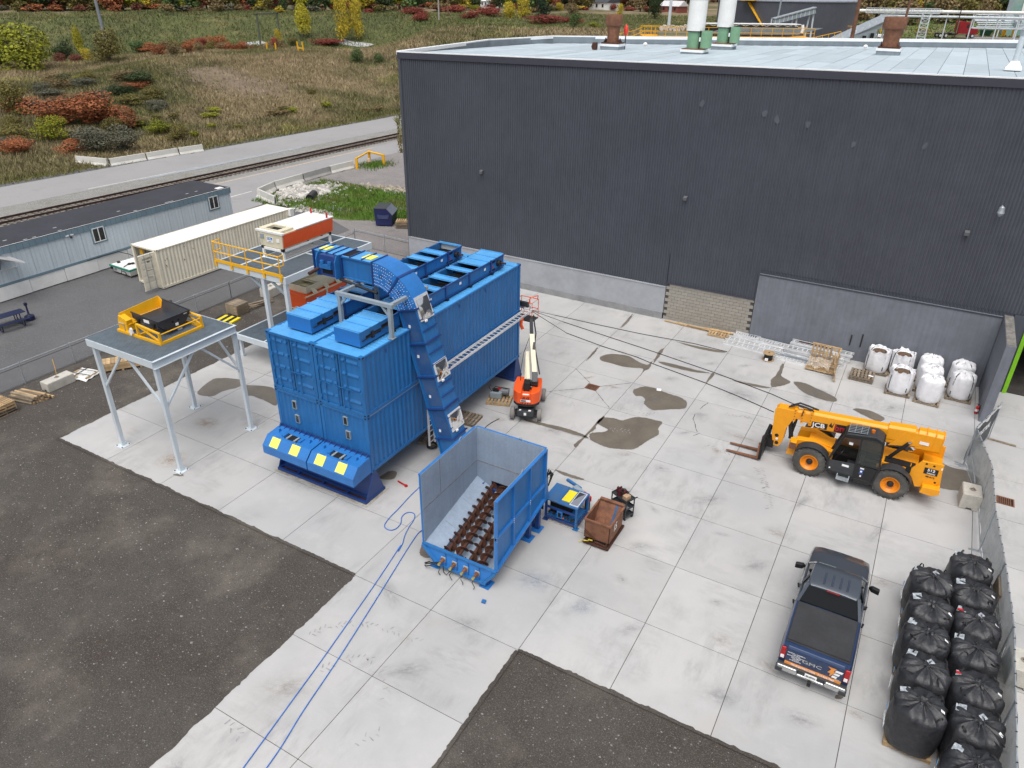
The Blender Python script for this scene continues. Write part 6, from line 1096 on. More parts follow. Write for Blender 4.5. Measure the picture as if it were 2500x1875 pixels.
b = MB(o); b.plate([(-10.40,-.85,fz+.50),(-10.40,1.10,fz+.50),(-10.44,1.12,fz+.98),(-10.44,-.85,fz+.86)], .03); b.plate([(-10.42,1.08,fz+.5),(-9.95,1.08,fz+.5),(-10.2,1.09,fz+.85),(-10.42,1.1,fz+.96)], .03); b.plate([(-10.40,-.82,fz+.46),(-9.95,-.82,fz+.40),(-9.95,1.08,fz+.40),(-10.40,1.08,fz+.46)], .02); b.build('back_chute', m_yellow, t)
m_tray = M('dark_grey_tray', (.030,.034,.042), .35, var=.12, dirt=.3, dcol=(.06,.07,.08))
b = MB(o); ring = lambda z, a: [(-10.28+a*1.2,-.46+a,z),(-8.44-a*.4,-.46+a,z-.0),(-8.44-a*.4,1.10-a,z),(-10.28+a*1.2,1.10-a,z)]
R0 = [(-10.20,-.46,6.20),(-8.44,-.48,6.10),(-8.44,1.10,6.10),(-10.20,1.10,6.26)]; R1 = [(-10.15,-.30,5.92),(-8.60,-.30,5.80),(-8.60,.95,5.80),(-10.15,.95,5.92)]
b.add(R0+R1, [(0,1,5,4),(1,2,6,5),(2,3,7,6),(4,5,6,7)]); b.add([(p[0],p[1],p[2]-.03) for p in R1], [(0,1,2,3)]); b.build('tray', m_tray, t)
b = MB(o)
for i, j in ((0,1),(1,2),(2,3)): b.bar(R0[i],R0[j],.03,.06)
b.build('tray_rim', m_tray, t)
b = MB(o); b.prism([(-.48,5.98),(1.10,5.98),(.85,5.70),(.62,5.55),(.05,5.55),(-.3,5.72)], 'x', -8.52, -8.46); b.prism([(-.48,5.98),(1.10,5.98),(1.10,6.10),(-.48,6.10)], 'x', -8.53, -8.45); b.prism([(-10.1,5.95),(-8.5,5.8),(-8.5,6.08),(-10.1,6.18)], 'y', -.50, -.47); b.build('tray_side', m_tray, t)
b = MB(o)
for y in (.2, .48): b.cyl((-8.47,y,5.88),(-8.452,y,5.88),.055,12)
b.cyl((-8.75,-.1,5.62),(-8.38,-.1,5.62),.075,12); b.build('round_hole', m_void, t)
b = MB(o)
for x, y in ((-9.7,-.52),(-8.7,-.53),(-9.9,1.15)): b.cyl((x,y-.05,5.98),(x,y+.04,5.98),.085,12); b.cyl((x,y-.05,5.84),(x,y+.04,5.84),.06,10)
b.build('isolator', m_black, t, smooth=True)
b = MB(o); b.box(-9.35,-.512,5.93,-9.0,-.508,6.07); b.box(-8.449,.78,6.02,-8.447,.95,6.06); b.box(-8.458,.30,5.66,-8.45,.45,5.78); b.build('label_plate', m_label, t)
b = MB(o); b.box(-9.3,.0,fz+.1,-8.5,.7,fz+.24); b.prism([(-9.2,fz+.24),(-8.6,fz+.24),(-8.8,fz+.36),(-9.1,fz+.36)], 'y', .05, .65); b.build('blue_motor_base', M('deep_blue_base', (.02,.05,.16), .45), t); b = MB(o); b.bar((-8.5,.5,fz+.02),(-8.6,.5,fz+.38),.22,.05); b.build('grey_bracket', m_lgrey, t)
b = MB(o); b.prism([(-9.78,5.62),(-9.66,5.78),(-9.58,5.72),(-9.56,5.55),(-9.68,5.42)], 'y', -1.02, -.94); b.build('white_tag', m_label, t)
b = MB(o); b.cyl((-10.5,-.92,fz+.44),(-10.12,-.92,fz+.44),.02,6); b.cyl((-10.16,-.93,fz+.1),(-10.16,-.93,fz+.44),.015,6); b.build('grab_handle', m_steel, t)
b = MB(o); b.cyl((-10.2,1.2,6.0),(-10.0,1.4,6.02),.11,12); b.build('rear_motor', m_black, t, smooth=True)
# two-storey mezzanine
t = thing('mezzanine', 'white two level steel mezzanine with yellow railing left of the containers', 'platform', (-11.5, 10.6, 0)); o = t.location
mx0, mx1, my0, my1, mz = -14.02, -9.0, 7.2, 14.02, 5.5
b = MB(o)
for y in (my0, my1-.1): b.box(mx0,y,mz-.36,mx1,y+.1,mz+.005)
for x in (mx0, mx1-.1): b.box(x,my0+.1,mz-.358,x+.1,my1-.1,mz+.004)
for x in (-12.42, -10.93): b.box(x-.07,my0+.1,mz-.30,x+.07,my1-.1,mz+.006)
for y in (9.05, 12.75): b.box(-12.34,y-.07,mz-.30,-11.0,y+.07,mz+.006)
b.box(mx0+.1,10.6,mz-.3,-12.49,10.72,mz+.005); b.box(-10.86,10.6,mz-.3,mx1-.1,10.72,mz+.005); b.build('upper_beam', m_wgrey, t)
for x0, x1, y0, y1 in ((mx0+.1,-12.49,my0+.1,my1-.1),(-10.86,mx1-.1,my0+.1,my1-.1),(-12.35,-11.0,my0+.1,8.98),(-12.35,-11.0,12.82,my1-.1)): grating(t, o, x0, x1, y0, y1, mz+.0, 'y')
b = MB(o); lz = 1.45
for y in (7.05, 13.9): b.box(-13.4,y,lz-.3,-9.0,y+.1,lz+.005)
for x in (-13.4, -11.3, -9.1): b.box(x,7.15,lz-.298,x+.1,13.9,lz+.004)
b.build('lower_beam', m_wgrey, t); grating(t, o, -13.3, -11.3, 7.15, 13.9, lz, 'y'); grating(t, o, -11.2, -9.1, 7.15, 13.9, lz, 'y')
for x in (-10.7, -9.15):
    for y in (7.32, 13.8):
        b = MB(o); b.box(x-.10,y-.10,.02,x+.10,y+.10,mz-.36); l = b.build('post', m_lgrey if 0 else m_wgrey, t); b = MB(o); b.box(x-.2,y-.2,.003,x+.2,y+.2,.022); b.build('base_plate', m_wgrey, l)
        b = MB(o); b.bar((x-.1,y,mz-1.0),(x-1.05,y,mz-.37),.11,.10); b.build('brace', m_lgrey, t)
for x in (-13.3,):
    for y in (7.3, 13.7): b = MB(o); b.box(x-.08,y-.08,.01,x+.08,y+.08,lz-.3); b.build('post', m_wgrey, t)
b = MB(o); yy = my0-.04
for z in (mz+.56, mz+1.08): b.cyl((mx0+.02,yy,z),(mx1-.25,yy,z),.032,8); b.cyl((mx0+.02,yy,z),(mx0+.02,yy+.5,z),.032,8); b.cyl((mx1-.25,yy,z),(mx1-.25,yy+.30,z),.032,8)
b.cyl((mx0+.02,yy+.5,mz+.54),(mx0+.02,yy+.5,mz+1.1),.032,8); b.cyl((mx1-.25,yy+.30,mz+.54),(mx1-.25,yy+.30,mz+1.1),.032,8); b.build('rail_tube', m_yellow, t, smooth=True)
for k in range(5): x = mx0+.06+k*(mx1-.25-mx0-.06)/4; b = MB(o); b.cyl((x,yy,mz-.22),(x,yy,mz+1.08),.032,8); b.box(x-.07,yy-.035,mz-.24,x+.07,yy+.02,mz+.06); b.build('rail_post', m_yellow, t)
b = MB(o); b.box(mx0,yy-.012,mz-.02,mx1-.1,yy+.03,mz+.15); b.build('toe_board', m_yellow, t)
# upper feeder
t = thing('upper_feeder', 'orange sided cream feeder box standing on the upper deck of the mezzanine', 'feeder', (-11.7, 11, 5.5)); o = t.location
b = MB(o)
for x in (-12.38, -10.95):
    for y in (9.12, 12.72): b.box(x-.06,y-.06,5.505,x+.06,y+.06,6.02); b.box(x-.1,y-.1,5.5,x+.1,y+.1,5.515)
for y in (9.12, 12.72): b.box(-12.44,y-.05,5.95,-10.89,y+.05,6.08)
for x in (-12.38, -10.95): b.box(x-.05,9.17,5.952,x+.05,12.67,6.078)
b.build('leg_frame', m_white, t)
b = MB(o)
for x in (-12.38, -10.95):
    for y in (9.12, 12.72): b.box(x-.08,y-.08,6.0,x+.08,y+.08,6.13)
b.build('rubber_mount', m_black, t)
y0, y1 = 9.08, 13.02
b = MB(o); b.loft([[(-12.52,y0+.04,6.12),(-10.93,y0+.04,6.12),(-10.93,y1,6.12),(-12.52,y1,6.12)],[(-12.66,y0,6.95),(-10.84,y0,6.95),(-10.84,y1,6.95),(-12.66,y1,6.95)]]); b.build('body', m_cream, t)
b = MB(o); b.plate([(-10.915,y0+.08,6.17),(-10.915,y1-.05,6.17),(-10.83,y1-.05,6.90),(-10.83,y0+.08,6.90)], .02); b.build('side_panel', m_orange, t)
b = MB(o); b.box(-12.70,y0+1.0,6.95,-10.80,y1+.02,6.99); b.box(-12.72,y0-.04,6.90,-10.78,y0+.12,7.0); b.build('lid', m_white, t); b = MB(o); b.box(-11.78,y0+1.0,6.991,-11.74,y1,7.0); b.box(-12.69,11.3,6.991,-10.81,11.34,7.0); b.build('lid_seam', m_cream, t)
b = MB(o)
for a in ((-12.55,y0+.10,-10.95,y0+.2),(-12.55,y0+.85,-10.95,y0+1.0),(-12.55,y0+.2,-12.2,y0+.85),(-11.3,y0+.2,-10.95,y0+.85)): b.box(a[0],a[1],6.951,a[2],a[3],7.08)
b.build('inlet_rim', m_cream, t); b = MB(o); b.box(-12.2,y0+.2,6.951,-11.3,y0+.85,6.96); b.build('inlet', m_void, t)
b = MB(o); b.box(-12.45,y0-.03,6.55,-12.2,y0+.02,6.78); b.tube([(-12.45,y0-.02,6.6),(-12.52,y0-.06,6.5),(-12.48,y0-.04,6.36),(-12.3,y0-.02,6.38)], .012, 5); b.build('junction_box', m_lgrey, t)
b = MB(o); b.box(-12.0,y0-.0,6.38,-11.55,y0+.012,6.68); b.box(-11.3,y0-.0,6.45,-11.08,y0+.012,6.65); b.build('name_label', m_label, t); m_lblue = M('logo_blue', (.02,.16,.45), .5)
b = MB(o); b.box(-11.96,y0-.006,6.52,-11.59,y0+.0,6.66); b.build('logo_field', m_lblue, t); text('logo_lettering', 'P.A.L.', .13, m_label, (-11.775-o.x, y0-.009-o.y, 6.59-o.z), (PI/2,0,0), t); text('logo_lettering', 'conveyors', .05, m_lblue, (-11.775-o.x, y0-.004-o.y, 6.44-o.z), (PI/2,0,0), t)
b = MB(o)
for x, y in ((-12.3,12.85),(-10.9,12.6)): b.cyl((x,y,7.0),(x,y,7.3),.05,8)
b.build('red_pin', m_red, t); b = MB(o)
for y in (10.4, 12.0): b.box(-10.845,y,6.80,-10.828,y+.2,6.83)
b.build('panel_latch', m_black, t)
b = MB(o)
for x in (-11.0,): b.cyl((x,11.0,6.05),(x,11.0,6.14),.09,10); b.cyl((x,12.1,6.05),(x,12.1,6.14),.09,10)
b.build('spring_foot', m_rustb, t)
# lower feeder
t = thing('lower_feeder', 'orange feeder trough with cream open hopper on the lower deck of the mezzanine', 'feeder', (-11.9, 12.2, 1.45)); o = t.location
b = MB(o); b.loft([[(-12.55,10.45,2.05),(-11.25,10.45,2.05),(-11.25,14.3,2.05),(-12.55,14.3,2.05)],[(-12.85,10.55,2.95),(-11.25,10.55,2.85),(-11.25,14.3,2.85),(-12.85,14.3,2.95)]]); b.build('trough', m_orange, t, bevel=.03)
b = MB(o); b.box(-11.24,10.55,2.35,-11.17,14.2,2.42); b.bar((-11.2,10.5,2.84),(-11.2,14.2,2.84),.06); b.box(-11.24,12.2,2.1,-11.16,12.3,2.8); b.box(-11.24,14.0,2.1,-11.16,14.1,2.8); b.build('edge_trim', m_cream, t)
b = MB(o); x0, x1, y0, y1, z0, z1 = -12.75, -11.42, 10.85, 13.9, 2.9, 3.30
for a in ((x0,y0,x1,y0+.05),(x0,y1-.05,x1,y1),(x0,y0+.05,x0+.05,y1-.05),(x1-.05,y0+.05,x1,y1-.05)): b.box(a[0],a[1],z0,a[2],a[3],z1)
b.plate([(x0+.05,y0+1.1,3.28),(x1-.05,y0+1.1,3.28),(x1-.05,y0+1.5,2.95),(x0+.05,y0+1.5,2.95)], .01); b.plate([(x0+.05,y0+.95,3.22),(x1-.05,y0+.95,3.22),(x1-.05,y1-.05,3.0),(x0+.05,y1-.05,3.0)], .01); b.build('hopper_box', m_cream, t)
b = MB(o); b.box(x0+.2,y0+.1,2.975,x1-.2,y0+.7,2.985); b.build('inlet', m_void, t); b = MB(o); b.box(x0+.05,y0+.05,2.955,x1-.05,y1-.05,2.972); b.build('hopper_floor', m_cream, t)
b = MB(o)
for y in (11.2, 12.2, 13.2): b.plate([(x1,y,3.12),(x1,y+.32,3.12),(-11.2,y+.32,2.88),(-11.2,y,2.88)], .03)
b.build('gusset', m_cream, t)
b = MB(o); b.cyl((-11.85,10.3,1.95),(-11.85,10.46,1.95),.26,20); b.cyl((-12.1,10.25,1.8),(-12.1,10.42,1.8),.2,16); b.build('motor', m_cream, t, smooth=True)
b = MB(o)
for x in (-12.4,-11.4):
    for y in (10.8,13.9): b.box(x-.07,y-.07,1.455,x+.07,y+.07,2.05)
b.build('leg', m_white, t)
# ---------------------------------------------------------------- boom lift
t = thing('boom_lift', 'orange boom lift with cream boom reaching up behind the blue containers', 'boom lift', (3.37, 10.33, 0), .379)
b = MB(); b.box(-.42,-1.30,.28,.42,1.1,.62); b.box(-.55,-.95,.20,.55,-.7,.40); b.box(-.55,.7,.20,.55,.95,.40); b.build('chassis', m_dgrey, t, bevel=.02)
b = MB(); b.box(-.40,-1.45,.42,.40,-.92,.70); b.build('rear_cover', m_dgrey, t, bevel=.03)
b = MB(); b.box(-.3,-1.40,.705,-.2,-1.3,.71); b.box(.15,-1.42,.705,.28,-1.3,.71); b.box(-.06,-1.455,.48,.06,-1.451,.62); b.build('safety_decal', m_label, t)
wm = MB(); wm.lathe((0,0,0), [(.05,-.11),(.2,-.11),(.29,-.10),(.32,-.06),(.32,.06),(.29,.10),(.2,.11),(.05,.11)], 20, 'x'); wme = wm.mesh('tyre', True); wme.materials.append(M('grey_tyre', (.22,.21,.20), .8, bump=.3, dirt=.4)); hb = MB().cyl((-.115,0,0),(.115,0,0),.17,14).mesh('wheel_hub'); hb.materials.append(m_cream)
for x in (-.66,.66):
    for y in (-1.0,1.0): w_ = inst('tyre', wme, t, (x, y, .32)); inst('wheel_hub', hb, w_)
b = MB(); b.cyl((0,0,.6),(0,0,.86),.38,20); b.build('turntable', m_black, t, smooth=True)
b = MB(); P = [(-.60,.35),(-.66,-.2),(-.62,-.95),(-.40,-1.22),(0,-1.30),(.40,-1.22),(.62,-.95),(.66,-.2),(.60,.35)]; b.prism(P, 'z', .86, 1.06); b.build('lower_cowl', m_black, t)
b = MB(); b.prism([(-.62,.35),(-.67,-.2),(-.64,-.97),(-.42,-1.25),(-.22,-1.31),(-.22,-.55),(-.22,.35)], 'z', 1.0, 1.62); b.prism([(.62,.35),(.67,-.2),(.64,-.97),(.42,-1.25),(.22,-1.31),(.22,-.55),(.22,.35)], 'z', 1.0, 1.62); b.prism([(-.22,-1.31),(0,-1.33),(.22,-1.31),(.22,-.7),(-.22,-.7)], 'z', 1.0, 1.52); b.build('counterweight', m_orange, t, bevel=.04)
b = MB()
for k in range(14):
    a = -1.15+k*.178; p = lambda a, z: (.70*math.sin(a)*(.93 if abs(a) > .8 else 1.0), -.62-.715*math.cos(a)*1.0, z)
    b.quad(p(a,1.03), p(a+.07,1.03), p(a+.13,1.12), p(a+.06,1.12))
b.build('hazard_stripe', m_black, t)
b = MB(); b.box(-.24,-1.348,1.16,.24,-1.338,1.27); b.build('logo_plate', m_label, t); text('logo_lettering', 'JLG', .17, m_black, (0,-1.345,1.36), (PI/2,0,0), t, 1.3, skew=.25); b = MB(); b.box(-.22,-1.352,1.18,.02,-1.346,1.25); b.build('logo_field', m_black, t)
b = MB(); b.box(-.15,-1.31,1.525,.15,-1.2,1.53); b.box(-.55,-1.04,1.2,-.5,-.98,1.3); b.build('warning_label', m_label, t)
b = MB(); b.cyl((.42,-.6,1.6),(.42,-.6,1.78),.05,10); b.build('beacon', m_black, t, smooth=True)
def LW(p):   # world point to lift coordinates
    d = Vector(p)-Vector((3.37,10.33,0)); c, s = math.cos(-.379), math.sin(-.379); return Vector((d.x*c-d.y*s, d.x*s+d.y*c, d.z))
b = MB(); b.bar((-.12,-.35,1.3),(-.22,.95,2.62),.15,.18); b.bar((-.02,-.35,1.55),(-.2,.75,2.45),.10,.10); b.build('riser_arm', m_cream, t, bevel=.01)
b = MB(); b.bar((-.22,1.0,2.65),(.02,-.55,1.95),.16,.14); b.build('riser_link', m_cream, t)
bA = LW((3.92,9.90,1.90)); bB = LW((2.80,11.58,3.42)); bC = LW((2.30,12.45,3.72)); bD = LW((1.98,13.1,3.55))
b = MB(); b.bar(bA,bB,.24,.28); b.build('main_boom', m_cream, t, bevel=.015)
b = MB(); b.bar((bA.x,bA.y-.05,bA.z-.06),(bA.x-.05,bA.y+.35,bA.z+.28),.27,.34); b.build('boom_end', m_dgrey, t, bevel=.02)
b = MB(); b.cyl((bA.x-.2,bA.y+.1,bA.z-.15),(bA.x+.14,bA.y+.1,bA.z-.15),.16,8); b.box(-.16,-.95,1.5,.14,-.5,1.95); b.build('pivot_block', m_black, t)
b = MB(); b.bar(bB,bC,.17,.20); b.bar(bC,bD,.14,.16); b.build('jib', m_dgrey, t)
b = MB(); P = [bA+Vector((.18,.4,.2)), bB+Vector((.20,-.5,-.25)), bB+Vector((.2,.1,.05)), bC+Vector((.16,-.1,.05)), bD+Vector((.1,0,.2))]; b.tube(P, .035, 6); b.bar(bB+Vector((.2,-.75,-.42)), bB+Vector((.2,-.45,-.18)), .12); b.build('cable_track', m_black, t)
b = MB(); b.tube([bB+Vector((-.1,0,-.1)), bB+Vector((-.35,-.2,-.9)), Vector((-.45,.4,2.0)), Vector((-.4,-.1,1.6))], .014, 5); b.build('hose', m_black, t)
kx, ky, kz = 1.28, 13.85, 3.12
def KB(dx, dy, dz): return LW((kx+dx, ky+dy, kz+dz))
b = MB()
for z in (.55, 1.08):
    c = [KB(-.5,-.35,z),KB(.5,-.35,z),KB(.5,.35,z),KB(-.5,.35,z)]; b.tube(c, .022, 6, True)
for dx in (-.5,0,.5):
    for dy in (-.35,.35): b.tube([KB(dx,dy,0),KB(dx,dy,1.08)], .02, 6)
b.tube([KB(.3,-.3,1.08),KB(.34,-.34,1.3),KB(.5,-.1,1.38),KB(.5,.3,1.3),KB(.45,.34,1.08)], .024, 6); b.build('basket_rail', m_orange, t, smooth=True)
b = MB(); b.add([tuple(KB(dx,dy,dz)) for dz in (0,.06) for dx, dy in ((-.5,-.35),(.5,-.35),(.5,.35),(-.5,.35))], [(3,2,1,0),(4,5,6,7),(0,1,5,4),(1,2,6,5),(2,3,7,6),(3,0,4,7)]); b.add([tuple(KB(dx,dy,dz)) for dz in (.85,1.1) for dx, dy in ((-.3,-.45),(.3,-.45),(.3,-.3),(-.3,-.3))], [(3,2,1,0),(4,5,6,7),(0,1,5,4),(1,2,6,5),(2,3,7,6),(3,0,4,7)]); b.build('basket_floor', m_dgrey, t)['kind'] = 'stuff'
b = MB(); b.tube([KB(.0,-.5,.3),KB(.0,-.62,-.1),KB(.1,-.6,-.35)], .09, 8); b.build('rotator', m_orange, t, smooth=True)
# ---------------------------------------------------------------- telehandler (local: x along the machine, forks toward -x, cab on the -y side)
t = thing('telehandler', 'yellow telescopic handler with black cab and rusty forks parked on the slab', 'telehandler', (18, 12.62, 0))
Y = m_tele
tm = MB(); prof = [(.375,-.19),(.40,-.20),(.60,-.195),(.665,-.15),(.68,-.06),(.68,.06),(.665,.15),(.60,.195),(.40,.20),(.375,.19)]; tm.lathe((0,0,0), prof, 36, 'y', False)
for k in range(22):
    for s in (-1, 1):
        a = 2*PI*(k+.25*s)/22; tw = .13*s; P = []
        for rr in (.655, .705):
            for (yy, da) in ((.01*s, tw-.045),(.01*s, tw+.045),(.20*s, -tw*.2+.05),(.20*s, -tw*.2-.05)): P.append((rr*math.cos(a+da), yy, rr*math.sin(a+da)))
        tm.add(P, [(0,1,2,3),(4,5,6,7),(0,1,5,4),(1,2,6,5),(2,3,7,6),(3,0,4,7)])
tme = tm.mesh('tyre', True); tme.materials.append(M('dusty_tyre', (.075,.072,.066), .85, var=.25, bump=.3, dirt=.5, dcol=(.17,.16,.14), dsc=3))
rmM = MB().lathe((0,0,0), [(.02,-.06),(.14,-.07),(.19,-.05),(.30,-.12),(.345,-.20),(.37,-.205),(.37,.19),(.02,.19)], 28, 'y').mesh('rim', True); rmM.materials.append(M('orange_rim', (.80,.25,.006), .42, dirt=.25, dcol=(.3,.12,.02)))
hbM = MB(); hbM.lathe((0,0,0), [(.02,-.17),(.10,-.17),(.13,-.13),(.14,-.04),(.19,-.03),(.19,.0)], 18, 'y')
hbM = hbM.mesh('hub', True); hbM.materials.append(m_black)
for x in (-1.52, 1.68):
    for y, r in ((-.97, 0), (.97, PI)):
        w_ = inst('tyre', tme, t, (x, y, .69), (0, .3*x, r)); inst('rim', rmM, w_); inst('hub', hbM, w_)
b = MB(); b.box(-1.9,-.42,.62,2.6,.42,1.05); b.box(-1.6,-.9,.52,-1.44,.9,.84); b.box(1.6,-.9,.52,1.76,.9,.84); b.box(-.9,.45,.55,1.0,1.15,.75); b.build('chassis', m_black, t)
b = MB(); b.prism([(-2.35,.78),(-2.28,1.35),(-1.65,1.42),(-1.0,1.18),(-.7,1.2),(-.7,.75),(-1.2,.72)], 'y', -.62, -.30); b.prism([(-2.35,.78),(-2.28,1.35),(-1.65,1.42),(-1.0,1.18),(-.7,1.2),(-.7,.75),(-1.2,.72)], 'y', .30, .62); b.prism([(-1.8,.9),(-1.8,1.36),(-.7,1.22),(-.7,.9)], 'y', -.30, .30); b.build('front_frame', Y, t, bevel=.02)
b = MB(); b.prism([(-2.55,.55),(-2.5,1.30),(-2.2,1.36),(-2.2,.55)], 'y', -.72, -.46); b.prism([(-2.45,1.0),(-2.45,1.34),(-2.2,1.34),(-2.2,1.0)], 'y', -.95, -.72); b.build('front_bracket', Y, t, bevel=.015)
b = MB(); b.box(-2.47,-.99,1.02,-2.20,-.952,1.32); b.build('light_plate', m_rust, t)
sp = [(.98,.72),(1.02,1.30),(1.9,1.45),(2.5,1.62),(2.55,1.98),(3.32,2.03),(3.34,1.25),(3.22,.95),(2.35,.98),(2.1,1.36),(1.3,1.3)]
for y0, y1, nm in ((-.80,-.72,'rear_side_plate'),(.72,.80,'rear_side_plate')): b = MB(); b.prism([(1.0,1.28),(2.2,1.42),(2.55,1.98),(3.32,2.03),(3.36,1.2),(3.20,.90),(2.55,.72),(2.35,1.12),(1.0,1.14)], 'y', y0, y1); b.build(nm, Y, t, bevel=.012)
b = MB(); b.prism([(2.62,.72),(2.62,1.55),(3.36,1.5),(3.42,1.0),(3.3,.70)], 'y', -.72, .72); b.build('counterweight', Y, t, bevel=.04)
b = MB(); b.prism([(2.75,.68),(2.80,.98),(3.42,1.02),(3.46,.80),(3.2,.64)], 'y', -1.08, -.60); b.prism([(2.75,.68),(2.80,.98),(3.42,1.02),(3.46,.80),(3.2,.64)], 'y', .60, 1.08); b.build('rear_bumper', Y, t, bevel=.02)
b = MB(); b.box(1.1,-.68,1.2,2.5,.68,1.38); b.build('engine_deck', Y, t); b = MB(); b.prism([(-.6,.80),(-.6,1.55),(1.1,1.75),(1.15,.80)], 'y', .45, 1.18); b.build('engine_cover', Y, t, bevel=.06)
b = MB(); b.box(1.25,-.60,1.385,2.4,-.20,1.45); b.build('deck_recess', m_black, t)
b = MB()
for x, z in ((2.72,1.9),(3.0,1.88),(2.9,.95),(1.5,1.22),(3.2,1.15)): b.cyl((x,-.805,z),(x,-.798,z),.045,10)
b.build('frame_hole', m_black, t)
# boom: outer section, inner sections, goose neck
def boomsec(x0, z0a, z0b, x1, z1a, z1b, w, ch, nm, m=Y, bev=.02):
    b = MB(); R = []
    for x, za, zb_ in ((x0,z0a,z0b),(x1,z1a,z1b)): R.append([(x,-w+ch,za),(x,w-ch,za),(x,w,za+ch),(x,w,zb_-ch*1.6),(x,w-ch*1.6,zb_),(x,-w+ch*1.6,zb_),(x,-w,zb_-ch*1.6),(x,-w,za+ch)])
    b.loft(R); return b.build(nm, m, t, bevel=bev)
bo_ = boomsec(-1.86,1.81,2.59, 3.05,2.20,2.93, .24,.06,'outer_boom')
boomsec(2.15,2.10,2.97, 3.10,2.15,3.0, .27,.07,'boom_rear_box'); boomsec(1.05,2.22,2.88, 2.05,2.28,2.98, .265,.06,'boom_collar')
b = MB()
for x in (2.45, 2.78, 3.06): b.box(x-.012,-.285,2.16,x+.012,.285,3.02)
b.build('boom_rib', Y, t)
boomsec(-2.28,1.98,2.52, -1.86,2.0,2.55, .20,.05,'middle_boom'); boomsec(-2.62,2.02,2.46, -2.28,2.04,2.49, .165,.04,'inner_boom')
for x in (-1.90, -2.26, -2.58): b = MB(); b.box(x-.06,-.26 if x > -2 else -.22,1.95,x+.06,.26 if x > -2 else .22,2.60 if x > -2 else 2.54); b.build('wear_collar', Y, t)
b = MB()
for x in (-1.9,-2.26,-2.58):
    for z in (2.05,2.2,2.35,2.48): b.cyl((x,-.265 if x > -2 else -.225,z),(x,-.28 if x > -2 else -.24,z),.022,6)
b.build('wear_pad_bolts', m_rust, t)
b = MB(); b.tube([(-2.9,-.05,2.5),(-2.6,-.02,2.68),(-2.2,-.05,2.66),(-1.9,-.08,2.62)], .04, 6); b.tube([(-2.85,.1,2.5),(-2.5,.12,2.72),(-2.1,.1,2.68),(-1.7,.08,2.62)], .04, 6); b.tube([(-2.3,-.25,2.3),(-2.25,-.3,2.7),(-1.95,-.28,2.7),(-1.85,-.2,2.64)], .02, 5); b.build('boom_hose', m_black, t, smooth=True)
for s in (-1, 1): b = MB(); b.prism([(-2.62,2.46),(-3.30,2.44),(-3.42,2.30),(-3.36,1.1),(-3.22,.52),(-2.98,.50),(-2.84,.80),(-2.80,1.5),(-2.62,2.0)], 'y', s*.20-.03, s*.20+.03); b.build('head_plate', Y, t, bevel=.012)
b = MB(); b.prism([(-2.62,2.42),(-3.28,2.42),(-3.40,2.30),(-3.36,1.4),(-3.10,1.4),(-2.85,1.9),(-2.62,2.05)], 'y', -.17, .17); b.build('head_box', Y, t)
b = MB()
for x, z in ((-3.13,1.05),(-3.08,.68)): b.cyl((x,-.24,z),(x,-.225,z),.085,14)
b.build('pivot_hole', m_black, t); b = MB(); b.cyl((-3.1,-.235,.88),(-3.1,-.232,.88),.06,10); b.build('round_decal', m_label, t)
b = MB(); b.bar((-2.75,0,2.0),(-2.55,0,1.0),.16,.2); b.cyl((-2.5,0,1.95),(-2.6,0,.95),.07,10); b.build('tilt_cylinder', m_black, t)
b = MB(); b.box(-3.62,-1.10,.12,-3.50,.55,.80); 
for y in (-1.05,-.36,.1,.5): b.bar((-3.56,y,.1),(-3.50,y,1.05),.10,.10)
b.box(-3.62,-1.10,.98,-3.52,.55,1.08); b.box(-3.5,-.24,.35,-3.2,.24,.75); b.build('fork_carriage', m_black, t)
for y in (-1.02, -.34): b = MB(); b.prism([(-3.62,.9),(-3.70,.9),(-3.70,.16),(-5.0,.10),(-5.05,.08),(-3.62,.06)], 'y', y-.065, y+.065); b.build('fork', m_rust, t, bevel=.008)
b = MB(); b.cyl((1.35,-.34,1.45),(.72+1.2,-.34,2.35),.075,12); b.build('lift_cylinder', m_black, t, smooth=True); b = MB(); b.cyl((1.75,-.34,2.1),(2.0,-.34,2.46),.05,10); b.build('cylinder_rod', m_chrome, t, smooth=True)
b = MB(); b.prism([(1.2,2.0),(1.75,2.86),(2.25,2.86),(2.3,2.3)], 'y', -.28, -.25); b.build('cheek_plate', Y, t, bevel=.01)
# cab
cab = [(-.78,.58),(-.82,1.10),(-.42,2.44),(.72,2.60),(1.02,2.46),(1.14,1.20),(1.00,.50)]
b = MB()
def cabbar(p, q, y): b.bar((p[0],y,p[1]),(q[0],y,q[1]),.075,.085)
for y in (-1.15,-.36):
    for p, q in zip(cab, cab[1:]+cab[:1]): cabbar(p, q, y)
    cabbar((.28,.5),(.22,2.52),y)
for p in cab[2:5]: b.bar((p[0],-1.15,p[1]),(p[0],-.36,p[1]),.08)
b.build('cab_frame', m_black, t)
b = MB(); b.prism([(-.42,2.42),(-.34,2.56),(.72,2.71),(1.0,2.58),(1.0,2.46)], 'y', -1.17, -.34); b.build('cab_roof', m_dgrey, t, bevel=.03)
b = MB()
for k in range(6): y = -1.10+k*.135; b.bar((-.34,y,2.63),(.36,y,2.72),.02,.02)
for k in range(4): x = -.34+k*.233; b.bar((x,-1.12,2.63+k*.03),(x,-.40,2.63+k*.03),.02,.02)
b.build('roof_guard', m_steel, t); b = MB(); b.add([(-.33,-1.1,2.59),(.36,-1.1,2.685),(.36,-.42,2.685),(-.33,-.42,2.59)], [(0,1,2,3)]); b.build('roof_window', m_glass, t)
b = MB(); b.cyl((.55,-.8,2.69),(.55,-.8,2.80),.075,12); b.build('beacon', M('amber_beacon', (.55,.14,.01), .3), t, smooth=True)
mg = M('cab_glass', (.03,.04,.035), .05, var=.05, spec=.9, alpha=.62)
